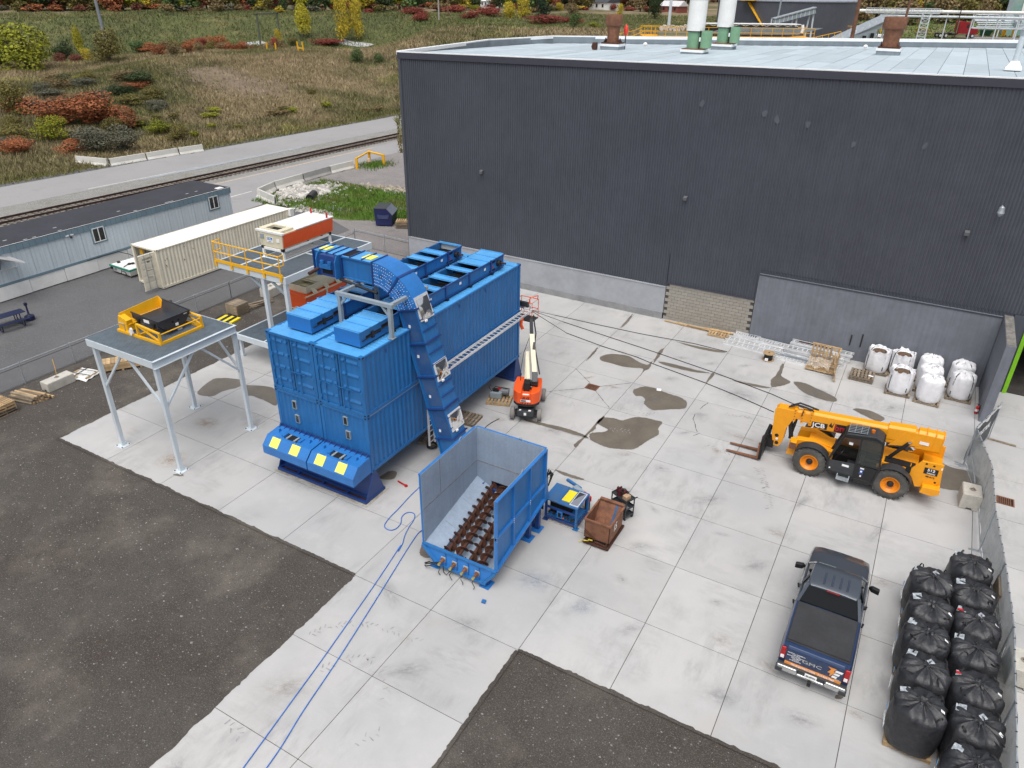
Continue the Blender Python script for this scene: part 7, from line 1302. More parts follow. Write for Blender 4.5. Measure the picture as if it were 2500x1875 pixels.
b = MB(); b.add([(-.80,-1.12,1.12),(-.80,-.39,1.12),(-.41,-.39,2.42),(-.41,-1.12,2.42)], [(0,1,2,3)]); b.add([(1.13,-1.12,1.22),(1.13,-.39,1.22),(1.02,-.39,2.44),(1.02,-1.12,2.44)], [(0,1,2,3)]); b.add([(.28,-1.155,1.25),(1.12,-1.155,1.25),(1.0,-1.155,2.44),(.72,-1.155,2.56),(.24,-1.155,2.50)], [(0,1,2,3,4)]); b.add([(-.80,-.36,1.12),(1.12,-.36,1.2),(1.0,-.36,2.46),(.72,-.36,2.58),(-.41,-.36,2.42)], [(0,1,2,3,4)]); b.build('cab_window', mg, t)
b = MB(); b.prism([(-.78,.62),(-.80,1.12),(.26,1.22),(.27,.58)], 'y', -1.17, -1.13); d_ = b.build('cab_door', m_dgrey, t, bevel=.01); b = MB(); b.prism([(.30,.56),(.29,1.24),(1.12,1.2),(1.0,.50)], 'y', -1.17, -1.13); b.build('side_panel', m_black, t)
b = MB(); b.bar((-.42,-1.16,2.40),(-.80,-1.16,1.12),.05); b.bar((-.44,-1.16,2.36),(.22,-1.16,2.46),.045); b.build('door_frame', m_black, d_)
b = MB(); b.box(-.7,-1.1,.55,1.0,-.4,.62); b.box(-.1,-1.0,.62,.4,-.5,.98); b.box(.36,-1.0,.9,.5,-.5,1.6); b.build('seat', m_dgrey, t, bevel=.04); b = MB(); b.tube([(-.42+.17*math.cos(a)*.5, -.76+.19*math.sin(a), 1.42+.17*math.cos(a)*.8) for a in np.linspace(0,2*PI,16)[:-1]], .02, 6, True); b.bar((-.6,-.76,.9),(-.42,-.76,1.42),.05); b.build('steering_wheel', m_black, t)
b = MB(); b.box(-.25,-1.178,.98,.02,-1.171,1.08); b.box(.45,-1.178,1.08,.6,-1.171,1.14); b.box(.48,-1.178,.92,.56,-1.171,1.0); b.box(.5,-1.178,.70,.56,-1.171,.78); b.box(-.2,-1.05,2.0,-.05,-1.04,2.12) ; b.box(-.72,-1.178,.72,-.66,-1.171,.78); b.build('cab_decal', m_label, t); b = MB(); b.box(.44,-1.177,1.0,.6,-1.1705,1.06); b.box(.44,-1.177,.84,.6,-1.1705,.90); b.build('blue_decal', M('decal_blue', (.03,.08,.35), .5), t)
b = MB(); b.box(-.35,-1.42,.42,.15,-1.16,.46); b.bar((-.33,-1.2,.46),(-.33,-1.2,.6),.04); b.bar((.13,-1.2,.46),(.13,-1.2,.6),.04); b.build('cab_step', m_steel, t); b = MB(); b.box(.3,-1.2,.40,.95,-.6,.58); b.build('battery_box', m_black, t, bevel=.02)
for x in (-1.52, 1.68):
    for s in (-1, 1):
        b = MB(); R = []
        for a in np.linspace(-.15, 1.75, 9) if x < 0 else np.linspace(1.2, 3.0, 9)[::-1]:
            aa = PI/2+.75-a if x < 0 else a-.75+.0
            for_ = None
            cx_, cz_ = x+.80*math.cos(aa), .69+.80*math.sin(aa); dx_, dz_ = x+.77*math.cos(aa), .69+.77*math.sin(aa)
            R.append([(cx_,s*.72,cz_),(cx_,s*1.20,cz_),(dx_,s*1.20,dz_),(dx_,s*.72,dz_)])
        b.loft(R); b.build('fender', m_dgrey, t, smooth=False)
b = MB(); b.box(2.05,-.86,1.30,2.25,-.80,1.62); b.build('work_light', m_black, t); b = MB(); b.bar((2.2,-.83,1.4),(2.2,-.83,1.75),.03); b.build('light_bracket', Y, t)
b = MB(); b.bar((-.5,-1.2,2.2),(-.62,-1.34,2.1),.03); b.box(-.72,-1.42,1.95,-.66,-1.24,2.2); b.build('mirror', m_black, t)
# lettering on the boom and tail
sl = (2.20-1.81)/(3.05+1.86); ta = -math.atan(sl); bz = lambda x, f: 1.81+(x+1.86)*sl+f*.65
def onboom(nm, x0, x1, f0, f1, m, dy=.0): b = MB(); b.add([(x0,-.246-dy,bz(x0,f0)),(x1,-.246-dy,bz(x1,f0)),(x1,-.246-dy,bz(x1,f1)),(x0,-.246-dy,bz(x0,f1))], [(0,1,2,3)]); b.build(nm, m, t)
onboom('logo_plate', -1.90, -1.20, .14, .58, m_black); text('logo_lettering', 'JCB', .30, m_label, (-1.55,-.25,bz(-1.55,.35)), (PI/2,ta,0), t, 1.12, th=.003)
onboom('logo_plate', -.92, .70, .12, .70, m_black); text('logo_lettering', 'bmi', .40, m_red, (-.62,-.25,bz(-.62,.40)), (PI/2,ta,0), t, 1.0, th=.003); text('logo_lettering', 'industrial', .20, m_label, (.10,-.25,bz(.1,.38)), (PI/2,ta,0), t, .8, th=.003)
b = MB(); b.add([(-1.16,-.247,bz(-1.16,.45)),(-1.08,-.247,bz(-1.08,.75)),(-1.03,-.247,bz(-1.03,.5)),(-.95,-.247,bz(-.95,.8)),(-1.0,-.247,bz(-1.0,.35))], [(0,1,2,3,4)]); b.build('bird_decal', m_black, t)
b = MB(); b.box(2.70,-.811,1.45,3.2,-.803,1.74); b.build('number_plate', m_black, t); text('number_lettering', '512', .17, m_label, (2.95,-.815,1.65), (PI/2,0,0), t, 1.1, th=.003); text('number_lettering', 'industrial', .09, m_label, (2.97,-.815,1.51), (PI/2,0,0), t, .9, th=.003); text('number_lettering', '48-012', .10, m_black, (2.97,-.808,1.34), (PI/2,0,0), t, 1.2, th=.003)
b = MB(); b.box(2.28,-.292,2.42,2.62,-.286,2.56); b.build('white_decal', m_label, t); b = MB(); b.box(3.26,-.806,1.78,3.31,-.801,1.88); b.build('reflector', m_label, t)
# ---------------------------------------------------------------- pickup truck (local: +y forward)
t = thing('pickup_truck', 'dark blue crew cab pickup with black bed cover and orange lettered tailgate', 'pickup', (18.58, 2.72, 0))
m_pk = M('slate_blue_car_paint', (.062,.075,.095), .32, .35, var=.04, coat=1., spec=.6); m_ch = M('chrome_bumper', (.55,.56,.56), .18, .9, var=.08)
def sec(y, w, z0, z1, zc, cw): return [(-w*.90,y,z0),(-w,y,z0+.16),(-w,y,z0+.42),(-w*.985,y,z1-.12),(-w*.93,y,z1-.02),(-cw,y,zc),(0,y,zc+.015),(cw,y,zc),(w*.93,y,z1-.02),(w*.985,y,z1-.12),(w,y,z0+.42),(w,y,z0+.16),(w*.90,y,z0)]
bed = [sec(-2.66,.985,.52,1.36,1.345,.84),sec(-2.60,1.0,.48,1.37,1.35,.86),sec(-1.6,1.02,.46,1.37,1.35,.88),sec(-.62,1.02,.46,1.36,1.35,.88)]
m_nv = M('navy_vinyl_wrap', (.012,.034,.10), .35, .2, var=.04, coat=.6)
b = MB(); b.loft(bed); b.build('bed_body', m_nv, t, smooth=True)
fr = [sec(-.60,1.015,.42,1.30,1.30,.86),sec(.4,1.02,.42,1.29,1.30,.86),sec(1.30,1.02,.42,1.26,1.28,.84),sec(1.55,1.01,.44,1.22,1.27,.74),sec(2.2,1.0,.46,1.19,1.25,.70),sec(2.70,.96,.48,1.12,1.17,.66),sec(2.86,.88,.52,1.02,1.06,.60),sec(2.90,.80,.55,.9,.92,.5)]
b = MB(); b.loft(fr); b.build('front_body', m_pk, t, smooth=True)
b = MB()
for s in (-1,1): b.loft([[(s*.40,1.62,1.262),(s*.43,1.62,1.275),(s*.46,1.62,1.262)],[(s*.38,2.68,1.165),(s*.41,2.68,1.185),(s*.44,2.68,1.165)]])
b.build('hood_crease', m_pk, t)
# cabin glass body, pillars, roof
gb = [(-.90,1.29),(.90,1.29)]
lo = [(-.93,-.58,1.28),(.93,-.58,1.28),(.93,1.52,1.25),(-.93,1.52,1.25)]; hi = [(-.74,-.20,1.86),(.74,-.20,1.86),(.72,.86,1.88),(-.72,.86,1.88)]
b = MB(); b.loft([lo, hi]); b.build('cabin_glass', M('black_car_glass', (.006,.007,.008), .12, var=.02, spec=.25), t)
b = MB()
for i in (0,1): b.bar(lo[i], hi[i], .10, .07)
for i in (2,3): b.bar(lo[i], hi[i], .07, .06)
for s in (-1,1): b.bar((s*.935,.42,1.29),(s*.75,.30,1.86),.10,.05); b.bar((s*.94,-.58,1.285),(s*.935,1.5,1.265),.05,.04)
b.build('pillar', m_pk, t)
b = MB(); R = []
for y, w, z in ((-.28,.70,1.855),(-.18,.76,1.905),(.2,.77,1.925),(.7,.75,1.92),(.86,.72,1.90),(.93,.68,1.868)): R.append([(-w,y,z-.05),(-w*.96,y,z-.01),(-w*.5,y,z+.012),(0,y,z+.018),(w*.5,y,z+.012),(w*.96,y,z-.01),(w,y,z-.05)])
b.loft(R); b.build('roof', m_pk, t, smooth=True)
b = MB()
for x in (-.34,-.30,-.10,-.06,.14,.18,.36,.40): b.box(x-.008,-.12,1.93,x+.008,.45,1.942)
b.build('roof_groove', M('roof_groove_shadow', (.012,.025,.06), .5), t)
b = MB(); b.box(-.20,-.345,1.835,.20,-.25,1.872); b.build('brake_light', M('dark_red_lens', (.16,.01,.015), .2), t, bevel=.01)
b = MB(); b.add([(-.62,.98,1.83),(-.1,.98,1.845),(-.1,1.06,1.80),(-.62,1.06,1.785)], [(0,1,2,3)]); b.build('sun_strip', M('green_tint', (.12,.26,.22), .1), t)
b = MB(); b.bar((-.55,1.50,1.30),(.0,1.42,1.34),.03,.02); b.bar((.05,1.52,1.30),(.6,1.42,1.33),.03,.02); b.box(-.86,1.50,1.255,.86,1.62,1.285); b.build('wiper_cowl', m_black, t)
m_ton = M('black_vinyl_cover', (.030,.031,.034), .75, var=.15, bump=.15, bsc=120)
b = MB(); b.loft([[(-.90,-2.50,1.365),(.90,-2.50,1.365),(.90,-.66,1.365),(-.90,-.66,1.365)],[(-.88,-2.48,1.395),(.88,-2.48,1.395),(.88,-.68,1.395),(-.88,-.68,1.395)]]); b.build('bed_cover', m_ton, t)
b = MB(); b.box(-.875,-2.475,1.396,.875,-2.44,1.404); b.build('cover_seam', m_black, t)
# tailgate: local plane y = -2.69, slightly leaning
b = MB(); b.prism([(-2.66,.64),(-2.705,.66),(-2.715,1.28),(-2.66,1.36),(-2.54,1.37),(-2.54,.64)], 'x', -.80, .80); tg = b.build('tailgate', m_nv, t, bevel=.015)
TY = -2.722
b = MB(); b.box(-.80,TY-.004,.66,.80,TY+.02,.775); b.build('orange_band', M('orange_vinyl', (.75,.28,.06), .5), tg)
text('band_lettering', 'TRI-ELECTRIC.COM   519-568-7883', .078, m_label, (0,TY-.006,.717), (PI/2,0,0), tg, 1.05, th=.002)
text('maker_lettering', 'GMC', .17, m_ch, (-.06,TY-.0,1.0), (PI/2,0,0), tg, 1.5, th=.006)
m_ov = bpy.data.materials['orange_vinyl']
b = MB(); zz_ = lambda P: [(x,TY-.004,z) for x, z in P]
b.quad(*zz_([(.36,1.20),(.60,1.20),(.54,1.08),(.60,1.04),(.46,.84),(.46,.96),(.38,.97),(.46,1.12)])); b.build('bolt_emblem', m_ov, tg)
b = MB()
for k, (x0, x1) in enumerate(((.60,.80),(.58,.73),(.54,.68))): b.quad(*zz_([(x0,1.16-k*.12),(x1,1.16-k*.12),(x1-.03,1.07-k*.12),(x0-.03,1.07-k*.12)]))
b.build('emblem_bar', m_label, tg)
for k, (s, w) in enumerate((('INDUSTRIAL - COMMERCIAL',.42),('ELECTRICAL',.26),('CONTROLS & AUTOMATION',.40),('PANEL DESIGN',.3),('ROBOTICS',.28),('24 HOUR SERVICE',.32))): text('small_lettering', s, .040, m_label, (-.52,TY+.0,1.16-k*.055), (PI/2,0,0), tg, 1.0, th=.002)
b = MB(); b.box(.62,TY-.004,.79,.74,TY-.001,.83); b.build('trim_badge', m_ch, tg)
for s in (-1, 1):
    b = MB(); b.prism([(-2.69,.78),(-2.70,1.26),(-2.50,1.26),(-2.50,.78)], 'x', s*.90-.075, s*.90+.085 if s > 0 else s*.90+.075); tl = b.build('tail_light', M('red_lens', (.38,.008,.012), .15), t, bevel=.03)
    b = MB(); b.box(s*.90-.05,-2.712,.84,s*.90+.05,-2.695,.95); b.build('reverse_lens', m_label, tl)
b = MB(); b.box(-.98,-2.86,.46,-.40,-2.66,.66); b.box(.40,-2.86,.46,.98,-2.66,.66); b.box(-.40,-2.84,.44,.40,-2.66,.52); b.build('bumper', m_ch, t, bevel=.035)
b = MB(); b.box(-.99,-2.80,.635,.99,-2.66,.675); b.box(-.38,-2.78,.52,.38,-2.67,.66); b.box(-1.01,-2.88,.42,-.80,-2.70,.58); b.box(.80,-2.88,.42,1.01,-2.70,.58); b.build('bumper_step', m_dgrey, t, bevel=.02)
b = MB(); b.box(-.17,-2.82,.52,.17,-2.79,.66); b.build('plate', m_label, t); text('plate_lettering', 'BR-89954', .085, m_dgrey, (0,-2.823,.59), (PI/2,0,0), t, .8, th=.002)
b = MB(); b.box(-.05,-2.98,.36,.05,-2.7,.44); b.cyl((0,-2.94,.44),(0,-2.94,.52),.03,10); b.build('tow_hitch', m_black, t)
b = MB(); b.prism([(2.86,.50),(2.97,.52),(2.96,.72),(2.86,.74)], 'x', -.86, .86); b.build('front_bumper', m_ch, t, bevel=.03); b = MB(); b.box(-.6,2.88,.74,.6,2.93,1.0); b.build('grille', m_black, t)
wm = MB(); wm.lathe((0,0,0), [(.2,-.12),(.33,-.13),(.39,-.10),(.40,-.05),(.40,.05),(.39,.10),(.33,.13),(.2,.12)], 24, 'x', False); wme = wm.mesh('tyre', True); wme.materials.append(m_rubber); rmm = MB().lathe((0,0,0), [(.03,-.09),(.24,-.07),(.26,-.10),(.26,.10),(.24,.07),(.03,.09)], 20, 'x').mesh('rim', True); rmm.materials.append(m_alu)
for x in (-.90,.90):
    for y in (-1.62, 1.95):
        w_ = inst('tyre', wme, t, (x*1.0, y, .40)); inst('rim', rmm, w_)
        b = MB(); b.cyl((x*.62,y,.44),(x*1.135,y,.44),.48,20); b.build('wheel_arch', m_void, t) if 0 else None
for s in (-1, 1):
    b = MB(); b.loft([[(s*.98,1.22,1.25),(s*1.04,1.16,1.25),(s*1.04,1.16,1.33),(s*.98,1.22,1.33)],[(s*1.08,1.24,1.24),(s*1.08,1.08,1.24),(s*1.08,1.08,1.42),(s*1.08,1.24,1.42)],[(s*1.32,1.16,1.24),(s*1.32,1.02,1.24),(s*1.32,1.02,1.44),(s*1.32,1.16,1.44)]]); b.build('door_mirror', m_black, t, bevel=.03)
    b = MB()
    for y in (.30,-.55): b.cyl((s*1.03,y,1.12),(s*1.06,y+.16,1.12),.03,8)
    b.build('door_handle', m_black, t)
    b = MB()
    for y in (.42,-.5,1.25): b.box(s*1.018-.004,y-.006,.5,s*1.018+.006,y+.006,1.22)
    b.build('door_gap', m_black, t)
    b = MB(); b.box(s*1.0-.03,-.55,.40,s*1.0+.06,1.3,.46); b.build('side_step', m_black, t)
# ---------------------------------------------------------------- pallets
def make_pallet(name, label, mats, loc, rz, w=1.2, d=1.05, group='pallets', nb=7):
    t = thing(name, label, 'pallet', loc, rz, group)
    me = MB().box(-.055,-d/2,-.011,.055,d/2,.011).mesh('deck_board'); me.materials.append(mats); st = MB().box(-w/2,-.022,-.045,w/2,.022,.045).mesh('stringer'); st.materials.append(mats)
    for k in range(nb): inst('deck_board', me, t, (-w/2+.055+k*(w-.11)/(nb-1), 0, .129+random.uniform(-.003,.003)), (0,0,random.uniform(-.012,.012)))
    for k in (0, nb//2, nb-1): inst('deck_board', me, t, (-w/2+.055+k*(w-.11)/(nb-1), 0, .013))
    for y in (-d/2+.03, 0, d/2-.03): inst('stringer', st, t, (0, y, .072))
    return t
PAL = make_pallet('pallet', 'small pale wood pallet lying in front of the lumber pile', m_wood, (9.15, 24.05, 0), .03, 1.2, .95)
PALG = make_pallet('pallet', 'grey wood pallet under the white sack that stands alone at the left', m_woodg, (17.95, 23.75, 0), .05)
# ---------------------------------------------------------------- bulk bags
def bag_mesh(name, seed, R_, H, m, m2=None, top='tied', sq=.35):
    rn = np.random.default_rng(seed); n = 56; ph = rn.uniform(0, 6.28, 12); rings = []
    prof = [(0,.93),(.04,.985),(.15,1.02),(.35,1.045),(.55,1.03),(.74,1.0),(.84,.965),(.90,.90),(.935,.80),(.96,.68),(.975,.54),(.99,.38),(1.0,.24),(1.02,.12)]
    if top == 'open': prof = [(0,.93),(.04,.985),(.2,1.03),(.5,1.04),(.75,1.0),(.88,.97),(.96,.94),(1.03,.93),(1.0,.86),(.92,.84)]
    for i, (z, r) in enumerate(prof):
        ring = []
        for k in range(n):
            a = 2*PI*k/n; c = abs(math.cos(a))**4+abs(math.sin(a))**4; s = (1-sq)+sq*c**-.25
            w = max(0, (z-.72)/.28); f = 0
            if w > 0: f = w*(.10*abs(math.sin(3.5*a+ph[10]+z))-.05+.05*abs(math.sin(8.5*a+ph[11]-2*z))+.05*math.sin(5*a+ph[0]+2*z)+.06*math.sin(9*a+ph[1])+.045*math.sin(14*a+ph[2]+3*z)+.03*math.sin(23*a+ph[3]))
            f += (1-w)*(.010*math.sin(6*a+ph[4]+4*z)+.008*math.sin(13*a+ph[5]+9*z)+.008*math.sin(3*a+ph[6]+14*z))
            if top == 'open': f += w*.04*math.sin(7*a+ph[7])
            dz = w*(.030*math.sin(4*a+ph[8])+.022*math.sin(11*a+ph[9]))*(1 if r > .3 else .6)
            rr = R_*r*s*(1+f*(1 if r > .5 else .8)); ring.append((rr*math.cos(a), rr*math.sin(a), H*(z+dz)))
        rings.append(ring)
    b = MB(); b.loft(rings); me = b.mesh(name, True); me.materials.append(m); return me
def loop_mesh(m, w=.045):
    b = MB(); P = [(-.10,0,-.18),(-.095,0,0),(-.06,0,.11),(0,0,.15),(.06,0,.11),(.095,0,0),(.10,0,-.18)]
    b.loft([[(x,-w/2,z),(x,w/2,z),(x*1.08,w/2,z+.012),(x*1.08,-w/2,z+.012)] for x, y, z in P]); me = b.mesh('lifting_loop'); me.materials.append(m); return me
m_strapb = M('black_webbing', (.012,.012,.013), .7); lp = loop_mesh(m_strapb)
bagM = [bag_mesh('black_bag_body', s, .655, 1.50, m_bag, sq=.55) for s in (1,2,3,4)]
m_clear = M('clear_document_pouch', (.33,.36,.39), .12, var=.5, sc=8, spec=.8, bump=.5, bsc=14); m_btext = M('light_blue_print', (.10,.34,.62), .6)
pouch = MB(); pouch.loft([[(-.13,-.10,0),(.12,-.12,.006),(.14,.11,.0),(-.11,.12,.008)],[(-.13,-.10,.006),(.12,-.12,.012),(.14,.11,.006),(-.11,.12,.014)]]); pouch = pouch.mesh('document_pouch'); pouch.materials.append(m_clear)
tagm = MB().box(-.06,-.045,0,.06,.045,.005).mesh('white_tag'); tagm.materials.append(m_label)
tuft = MB()
for k in range(7): a = k*.9; tuft.loft([[(-.03+.02*math.cos(a),-.03,0),(.03,-.02,0),(.02,.03,0)],[(.10*math.cos(a)-.035,.10*math.sin(a),.09),(.10*math.cos(a)+.035,.10*math.sin(a)-.02,.10),(.10*math.cos(a),.10*math.sin(a)+.035,.08)],[(.17*math.cos(a),.15*math.sin(a),.05),(.17*math.cos(a)+.03,.15*math.sin(a),.055),(.17*math.cos(a),.15*math.sin(a)+.03,.05)]])
tuft = tuft.mesh('neck_tie'); tuft.materials.append(m_bag)
_txt = None
def black_bag(i, x, y, label, rz, txt):
    global _txt
    t = thing('black_bulk_bag', label, 'bulk bag', (x, y, .142), rz, 'black bulk bags beside the pickup')
    inst('bag_body', bagM[i % 4], t, (0,0,0), (0,0,0)); inst('neck_tie', tuft, t, (0,0,1.47), (0,0,i*1.3), (1.15,1.15,1))
    for k, (a, tilt) in enumerate(((.78,.3),(2.35,.2),(3.93,-.9),(5.5,.9))):
        inst('lifting_loop', lp, t, (.56*math.cos(a+random.uniform(-.1,.1)),.56*math.sin(a),1.40), (tilt*math.sin(i*2+k)*1.6, random.uniform(-.3,.9), a+PI/2+random.uniform(-.5,.5)))
    inst('document_pouch', pouch, t, (-.44,.30+random.uniform(-.1,.05),1.42+random.uniform(0,.02)), (.18,-.30,random.uniform(-.3,.3)))
    if i % 3 == 1: inst('document_pouch', pouch, t, (.05,.12,1.54), (.2,.1,1), (.8,.7,1))
    inst('white_tag', tagm, t, (.50,-.05+random.uniform(-.1,.1),1.41), (-.05,.5,random.uniform(-.5,.2)))
    if txt:
        if _txt is None:
            o = text('side_lettering', 'SON', .26, m_label, (0,0,0), (0,0,0), None, 1.1, th=.004); _txt = o.data; bpy.data.objects.remove(o)
        inst('side_lettering', _txt, t, (-.735,-.12,.46), (PI/2,0,-PI/2))
        b = MB(); b.prism([(-.05,.78),(.06,.92),(.16,.84),(.10,.76)], 'x', -.742, -.734); b.build('blue_print', m_btext, t)
    return t
LB = [(21.36,-.38),(21.40,1.02),(21.35,2.44),(21.40,3.76),(21.36,5.18)]; RB = [(22.62,-3.05),(22.66,-1.68),(22.72,-.30),(22.70,1.04),(22.64,2.48),(22.68,3.80),(22.58,5.20),(22.50,6.62)]
LL = ['nearest black bulk bag of the column beside the pickup','second nearest black bag of the column beside the pickup','middle black bag of the column beside the pickup','fourth black bag of the pickup column with a big clear pouch','farthest black bag of the column beside the pickup with a raised loop']
RL = ['black bag of the fence column below the photo edge','nearest wholly seen black bag of the column along the mesh fence','second nearest wholly seen black bag along the mesh fence','third black bag along the mesh fence with red striped tag','middle black bag of the column along the mesh fence','black bag along the mesh fence with a long clear pouch and red stripe','second farthest black bag of the column along the mesh fence','farthest black bag along the mesh fence with two raised loops']
for i, (x, y) in enumerate(LB): black_bag(i, x, y, LL[i], random.uniform(-.08,.08), True); dup(PAL if i < 1 else PALG, (x,y-.05,0), random.uniform(-.03,.03), 'pallet under the '+LL[i].replace('black bulk bag','bag').replace('black bag','bag'))
for i, (x, y) in enumerate(RB):
    if i == 0: continue
    t = black_bag(i+5, x, y, RL[i], random.uniform(-.1,.1), i < 3); dup(PALG, (x,y-.03,0), random.uniform(-.03,.03), 'pallet under the '+' '.join(RL[i].replace('black bag','bag').replace('wholly seen ','').replace('of the column ','').split()[:9]))
    if i in (3, 5): b = MB(); b.box(-.56,.22,1.43,-.32,.30,1.445); b.build('red_stripe', m_red, t)
b = MB(); b.box(-.04,-.55,0,.04,.55,1.1); o_ = b.build('leaning_board', m_woodg); o_.location = (23.28,6.2,.25); o_.rotation_euler = (0,.06,0); tag(o_, 'brown board stood on edge between the farthest black bag and the mesh fence', 'board')
wM = [bag_mesh('white_bag_body', 11+k, .56, 1.32, m_wbag, sq=.2) for k in range(3)]; wO = [bag_mesh('white_bag_body', 21+k, .56, 1.18, m_wbag, top='open', sq=.2) for k in range(2)]
wt = MB()
for k in range(9): a = k*.7; wt.loft([[(-.03,-.03,0),(.03,-.02,0),(.02,.03,0)],[(.16*math.cos(a)-.05,.16*math.sin(a),.07),(.16*math.cos(a)+.05,.16*math.sin(a)-.02,.11),(.16*math.cos(a),.16*math.sin(a)+.05,.06)],[(.30*math.cos(a),.28*math.sin(a),.02),(.30*math.cos(a)+.04,.28*math.sin(a),.03),(.30*math.cos(a),.28*math.sin(a)+.04,.02)]])
wt = wt.mesh('neck_ruffle'); wt.materials.append(m_wbag)
WB = [(17.95,23.75,1,'white bulk sack standing alone at the left of the white sack group'),(19.15,23.95,1,'open white sack in the back row second from the left'),(20.5,24.0,0,'white tied sack in the back row behind two others'),(22.0,24.1,0,'white tied sack in the back row nearest the corner of the walls'),
      (19.25,21.75,1,'open white sack showing brown fill at the left of the front row'),(20.55,22.75,0,'white tied sack in the middle of three in line'),(20.65,21.5,0,'front white tied sack nearest the camera in its group'),(22.05,22.7,0,'front white sack with four dark straps nearest the return wall')]
m_bpal = M('blue_pallet_wood', (.03,.07,.13), .8, var=.3)
for i, (x, y, op, lab) in enumerate(WB):
    t = thing('white_bulk_bag', lab, 'bulk bag', (x, y, .142), random.uniform(-.2,.2), 'white bulk sacks against the grey wall')
    inst('bag_body', (wO[i % 2] if op else wM[i % 3]), t)
    if op: b = MB(); b.lathe((0,0,1.0), [(.46,0),(.36,.10),(.15,.17),(.02,.18)], 16); b.build('brown_fill', m_soil, t, smooth=True)
    else: inst('neck_ruffle', wt, t, (0,0,1.28), (0,0,i))
    for k in range(4):
        a = .78+k*PI/2; b = MB(); R = []
        for z, rr in ((.15,.60),(.4,.605),(.7,.60),(1.0,.585),(1.18,.55),(1.30,.47),(1.36,.38)): R.append([(rr*math.cos(a+s*.045), rr*math.sin(a+s*.045), z) for s in (-1,1)]+[((rr-.01)*math.cos(a+s*.045), (rr-.01)*math.sin(a+s*.045), z) for s in (1,-1)])
        b.loft(R); b.build('strap', m_strapb if i in (0,1,3,4,7) else m_wbag, t)
    if i in (0,): continue
    dup(PALG, (x,y,0), random.uniform(-.05,.05), 'wood pallet under the '+lab)
# ---------------------------------------------------------------- mesh fence panels on the right
m_mesh = M('grey_scrim_mesh', (.30,.33,.34), .7, var=.18, sc=2, dirt=.4, dcol=(.42,.45,.46), dsc=1.5, alpha=.80); m_scrim = M('dark_printed_scrim', (.075,.082,.09), .7, var=.2, sc=3)
FP = [((22.43,15.9),(23.43,19.0),'fence panel with dark printed banner beyond the telehandler tail',1),((22.45,15.85),(23.02,12.75),'grey mesh fence panel just behind the concrete block',0),((23.0,12.68),(23.08,9.72),'grey mesh fence panel beside the outdoor floor drain',0),((23.08,9.68),(23.33,6.68),'grey mesh fence panel beside the farthest black bag',0),((23.33,6.64),(23.50,3.66),'grey mesh fence panel beside the middle black bags with pale lettering',0),((23.50,3.62),(23.46,.60),'grey mesh fence panel beside the nearer black bags',0),((23.46,.56),(23.40,-2.5),'grey mesh fence panel cut by the lower right photo edge',0)]
for (x0,y0), (x1,y1), lab, dk in FP:
    L_ = math.hypot(x1-x0, y1-y0); t = thing('mesh_fence', lab, 'fence panel', (x0,y0,0), math.atan2(y1-y0, x1-x0), 'temporary fence panels at the right')
    b = MB()
    for x in (0, L_): b.cyl((x,0,.02),(x,0,1.98),.025,8)
    for z in (.18, 1.96): b.cyl((0,0,z),(L_,0,z),.02,8)
    b.build('tube_frame', m_steel, t, smooth=True)
    b = MB(); n = 14; V = []
    for i in range(n+1):
        x = L_*i/n
        for z in (.20,.6,1.0,1.45,1.93-.05*abs(math.sin(i*1.3))): V.append((x, .03+.03*math.sin(i*.9+z*3), z))
    b.add(V, [(i*5+j,i*5+j+1,(i+1)*5+j+1,(i+1)*5+j) for i in range(n) for j in range(4)]); b.build('scrim', m_scrim if dk else m_mesh, t)
    if dk:
        b = MB(); V = []
        for i in range(n+1): x = L_*i/n; V += [(x,-.005+.03*math.sin(i*.9+6),1.95),(x,-.01+.03*math.sin(i*.9+5),1.74+.07*math.sin(i*1.7))]
        b.add(V, [(2*i,2*i+1,2*i+3,2*i+2) for i in range(n)]); b.build('folded_hem', m_film, t); text('banner_lettering', 'INDUSTRIAL', .40, m_label, (L_*.45,-.02,1.2), (PI/2,0,0), t, .8, th=.002)
    elif 'lettering' in lab:
        text('banner_lettering', 'industrial', .5, M('faded_print', (.46,.49,.50), .7), (L_*.5,-.03,1.05), (PI/2,0,PI), t, .9, th=.002)
    b = MB()
    for x in (0, L_): b.box(x-.02,-.35,.0,x+.02,.35,.03)
    b.build('panel_foot', m_steel, t)
    b = MB()
    for k in range(6): b.cyl((.1+k*L_/6.2,-.01,1.95),(.1+k*L_/6.2,.01,1.99),.02,6)
    b.build('clip', m_black, t)
t = thing('fence_brace', 'thin steel brace running from the fence corner to the concrete block', 'brace', (22.5,15.8,0)); b = MB(); b.cyl((0,0,.95),(.28,-2.2,.55),.022,8); b.cyl((-.25,-.1,.04),(.4,.0,.04),.02,6); b.build('tube', m_steel, t)
def conc_block(x, y, z, rz, sx, sy, sz, lab, cat='concrete block'):
    t = thing('concrete_block', lab, cat, (x,y,z), rz, 'cast concrete blocks'); a, c, h = sx/2, sy/2, sz; b = MB(); b.prism([(-a,.0),(-a*.35,.0),(-a*.25,.09),(a*.25,.09),(a*.35,.0),(a,.0),(a,h*.93),(a*.9,h),(-a*.9,h),(-a,h*.93)], 'y', -c, c); b.build('block_body', m_conc, t, bevel=.02)
    b = MB(); b.lathe((0,0,h), [(.13,.004),(.10,-.0),(.02,.006)], 14); b.build('lifting_recess', M('recess_darker_tone', (.22,.20,.17), .9), t); b = MB(); b.tube([(-.06,0,h),(-.05,0,h+.06),(0,0,h+.09),(.05,0,h+.06),(.06,0,h)], .012, 6); b.build('lifting_loop', m_rust, t); return t  # flat disc, darker than the block, marks the lifting recess
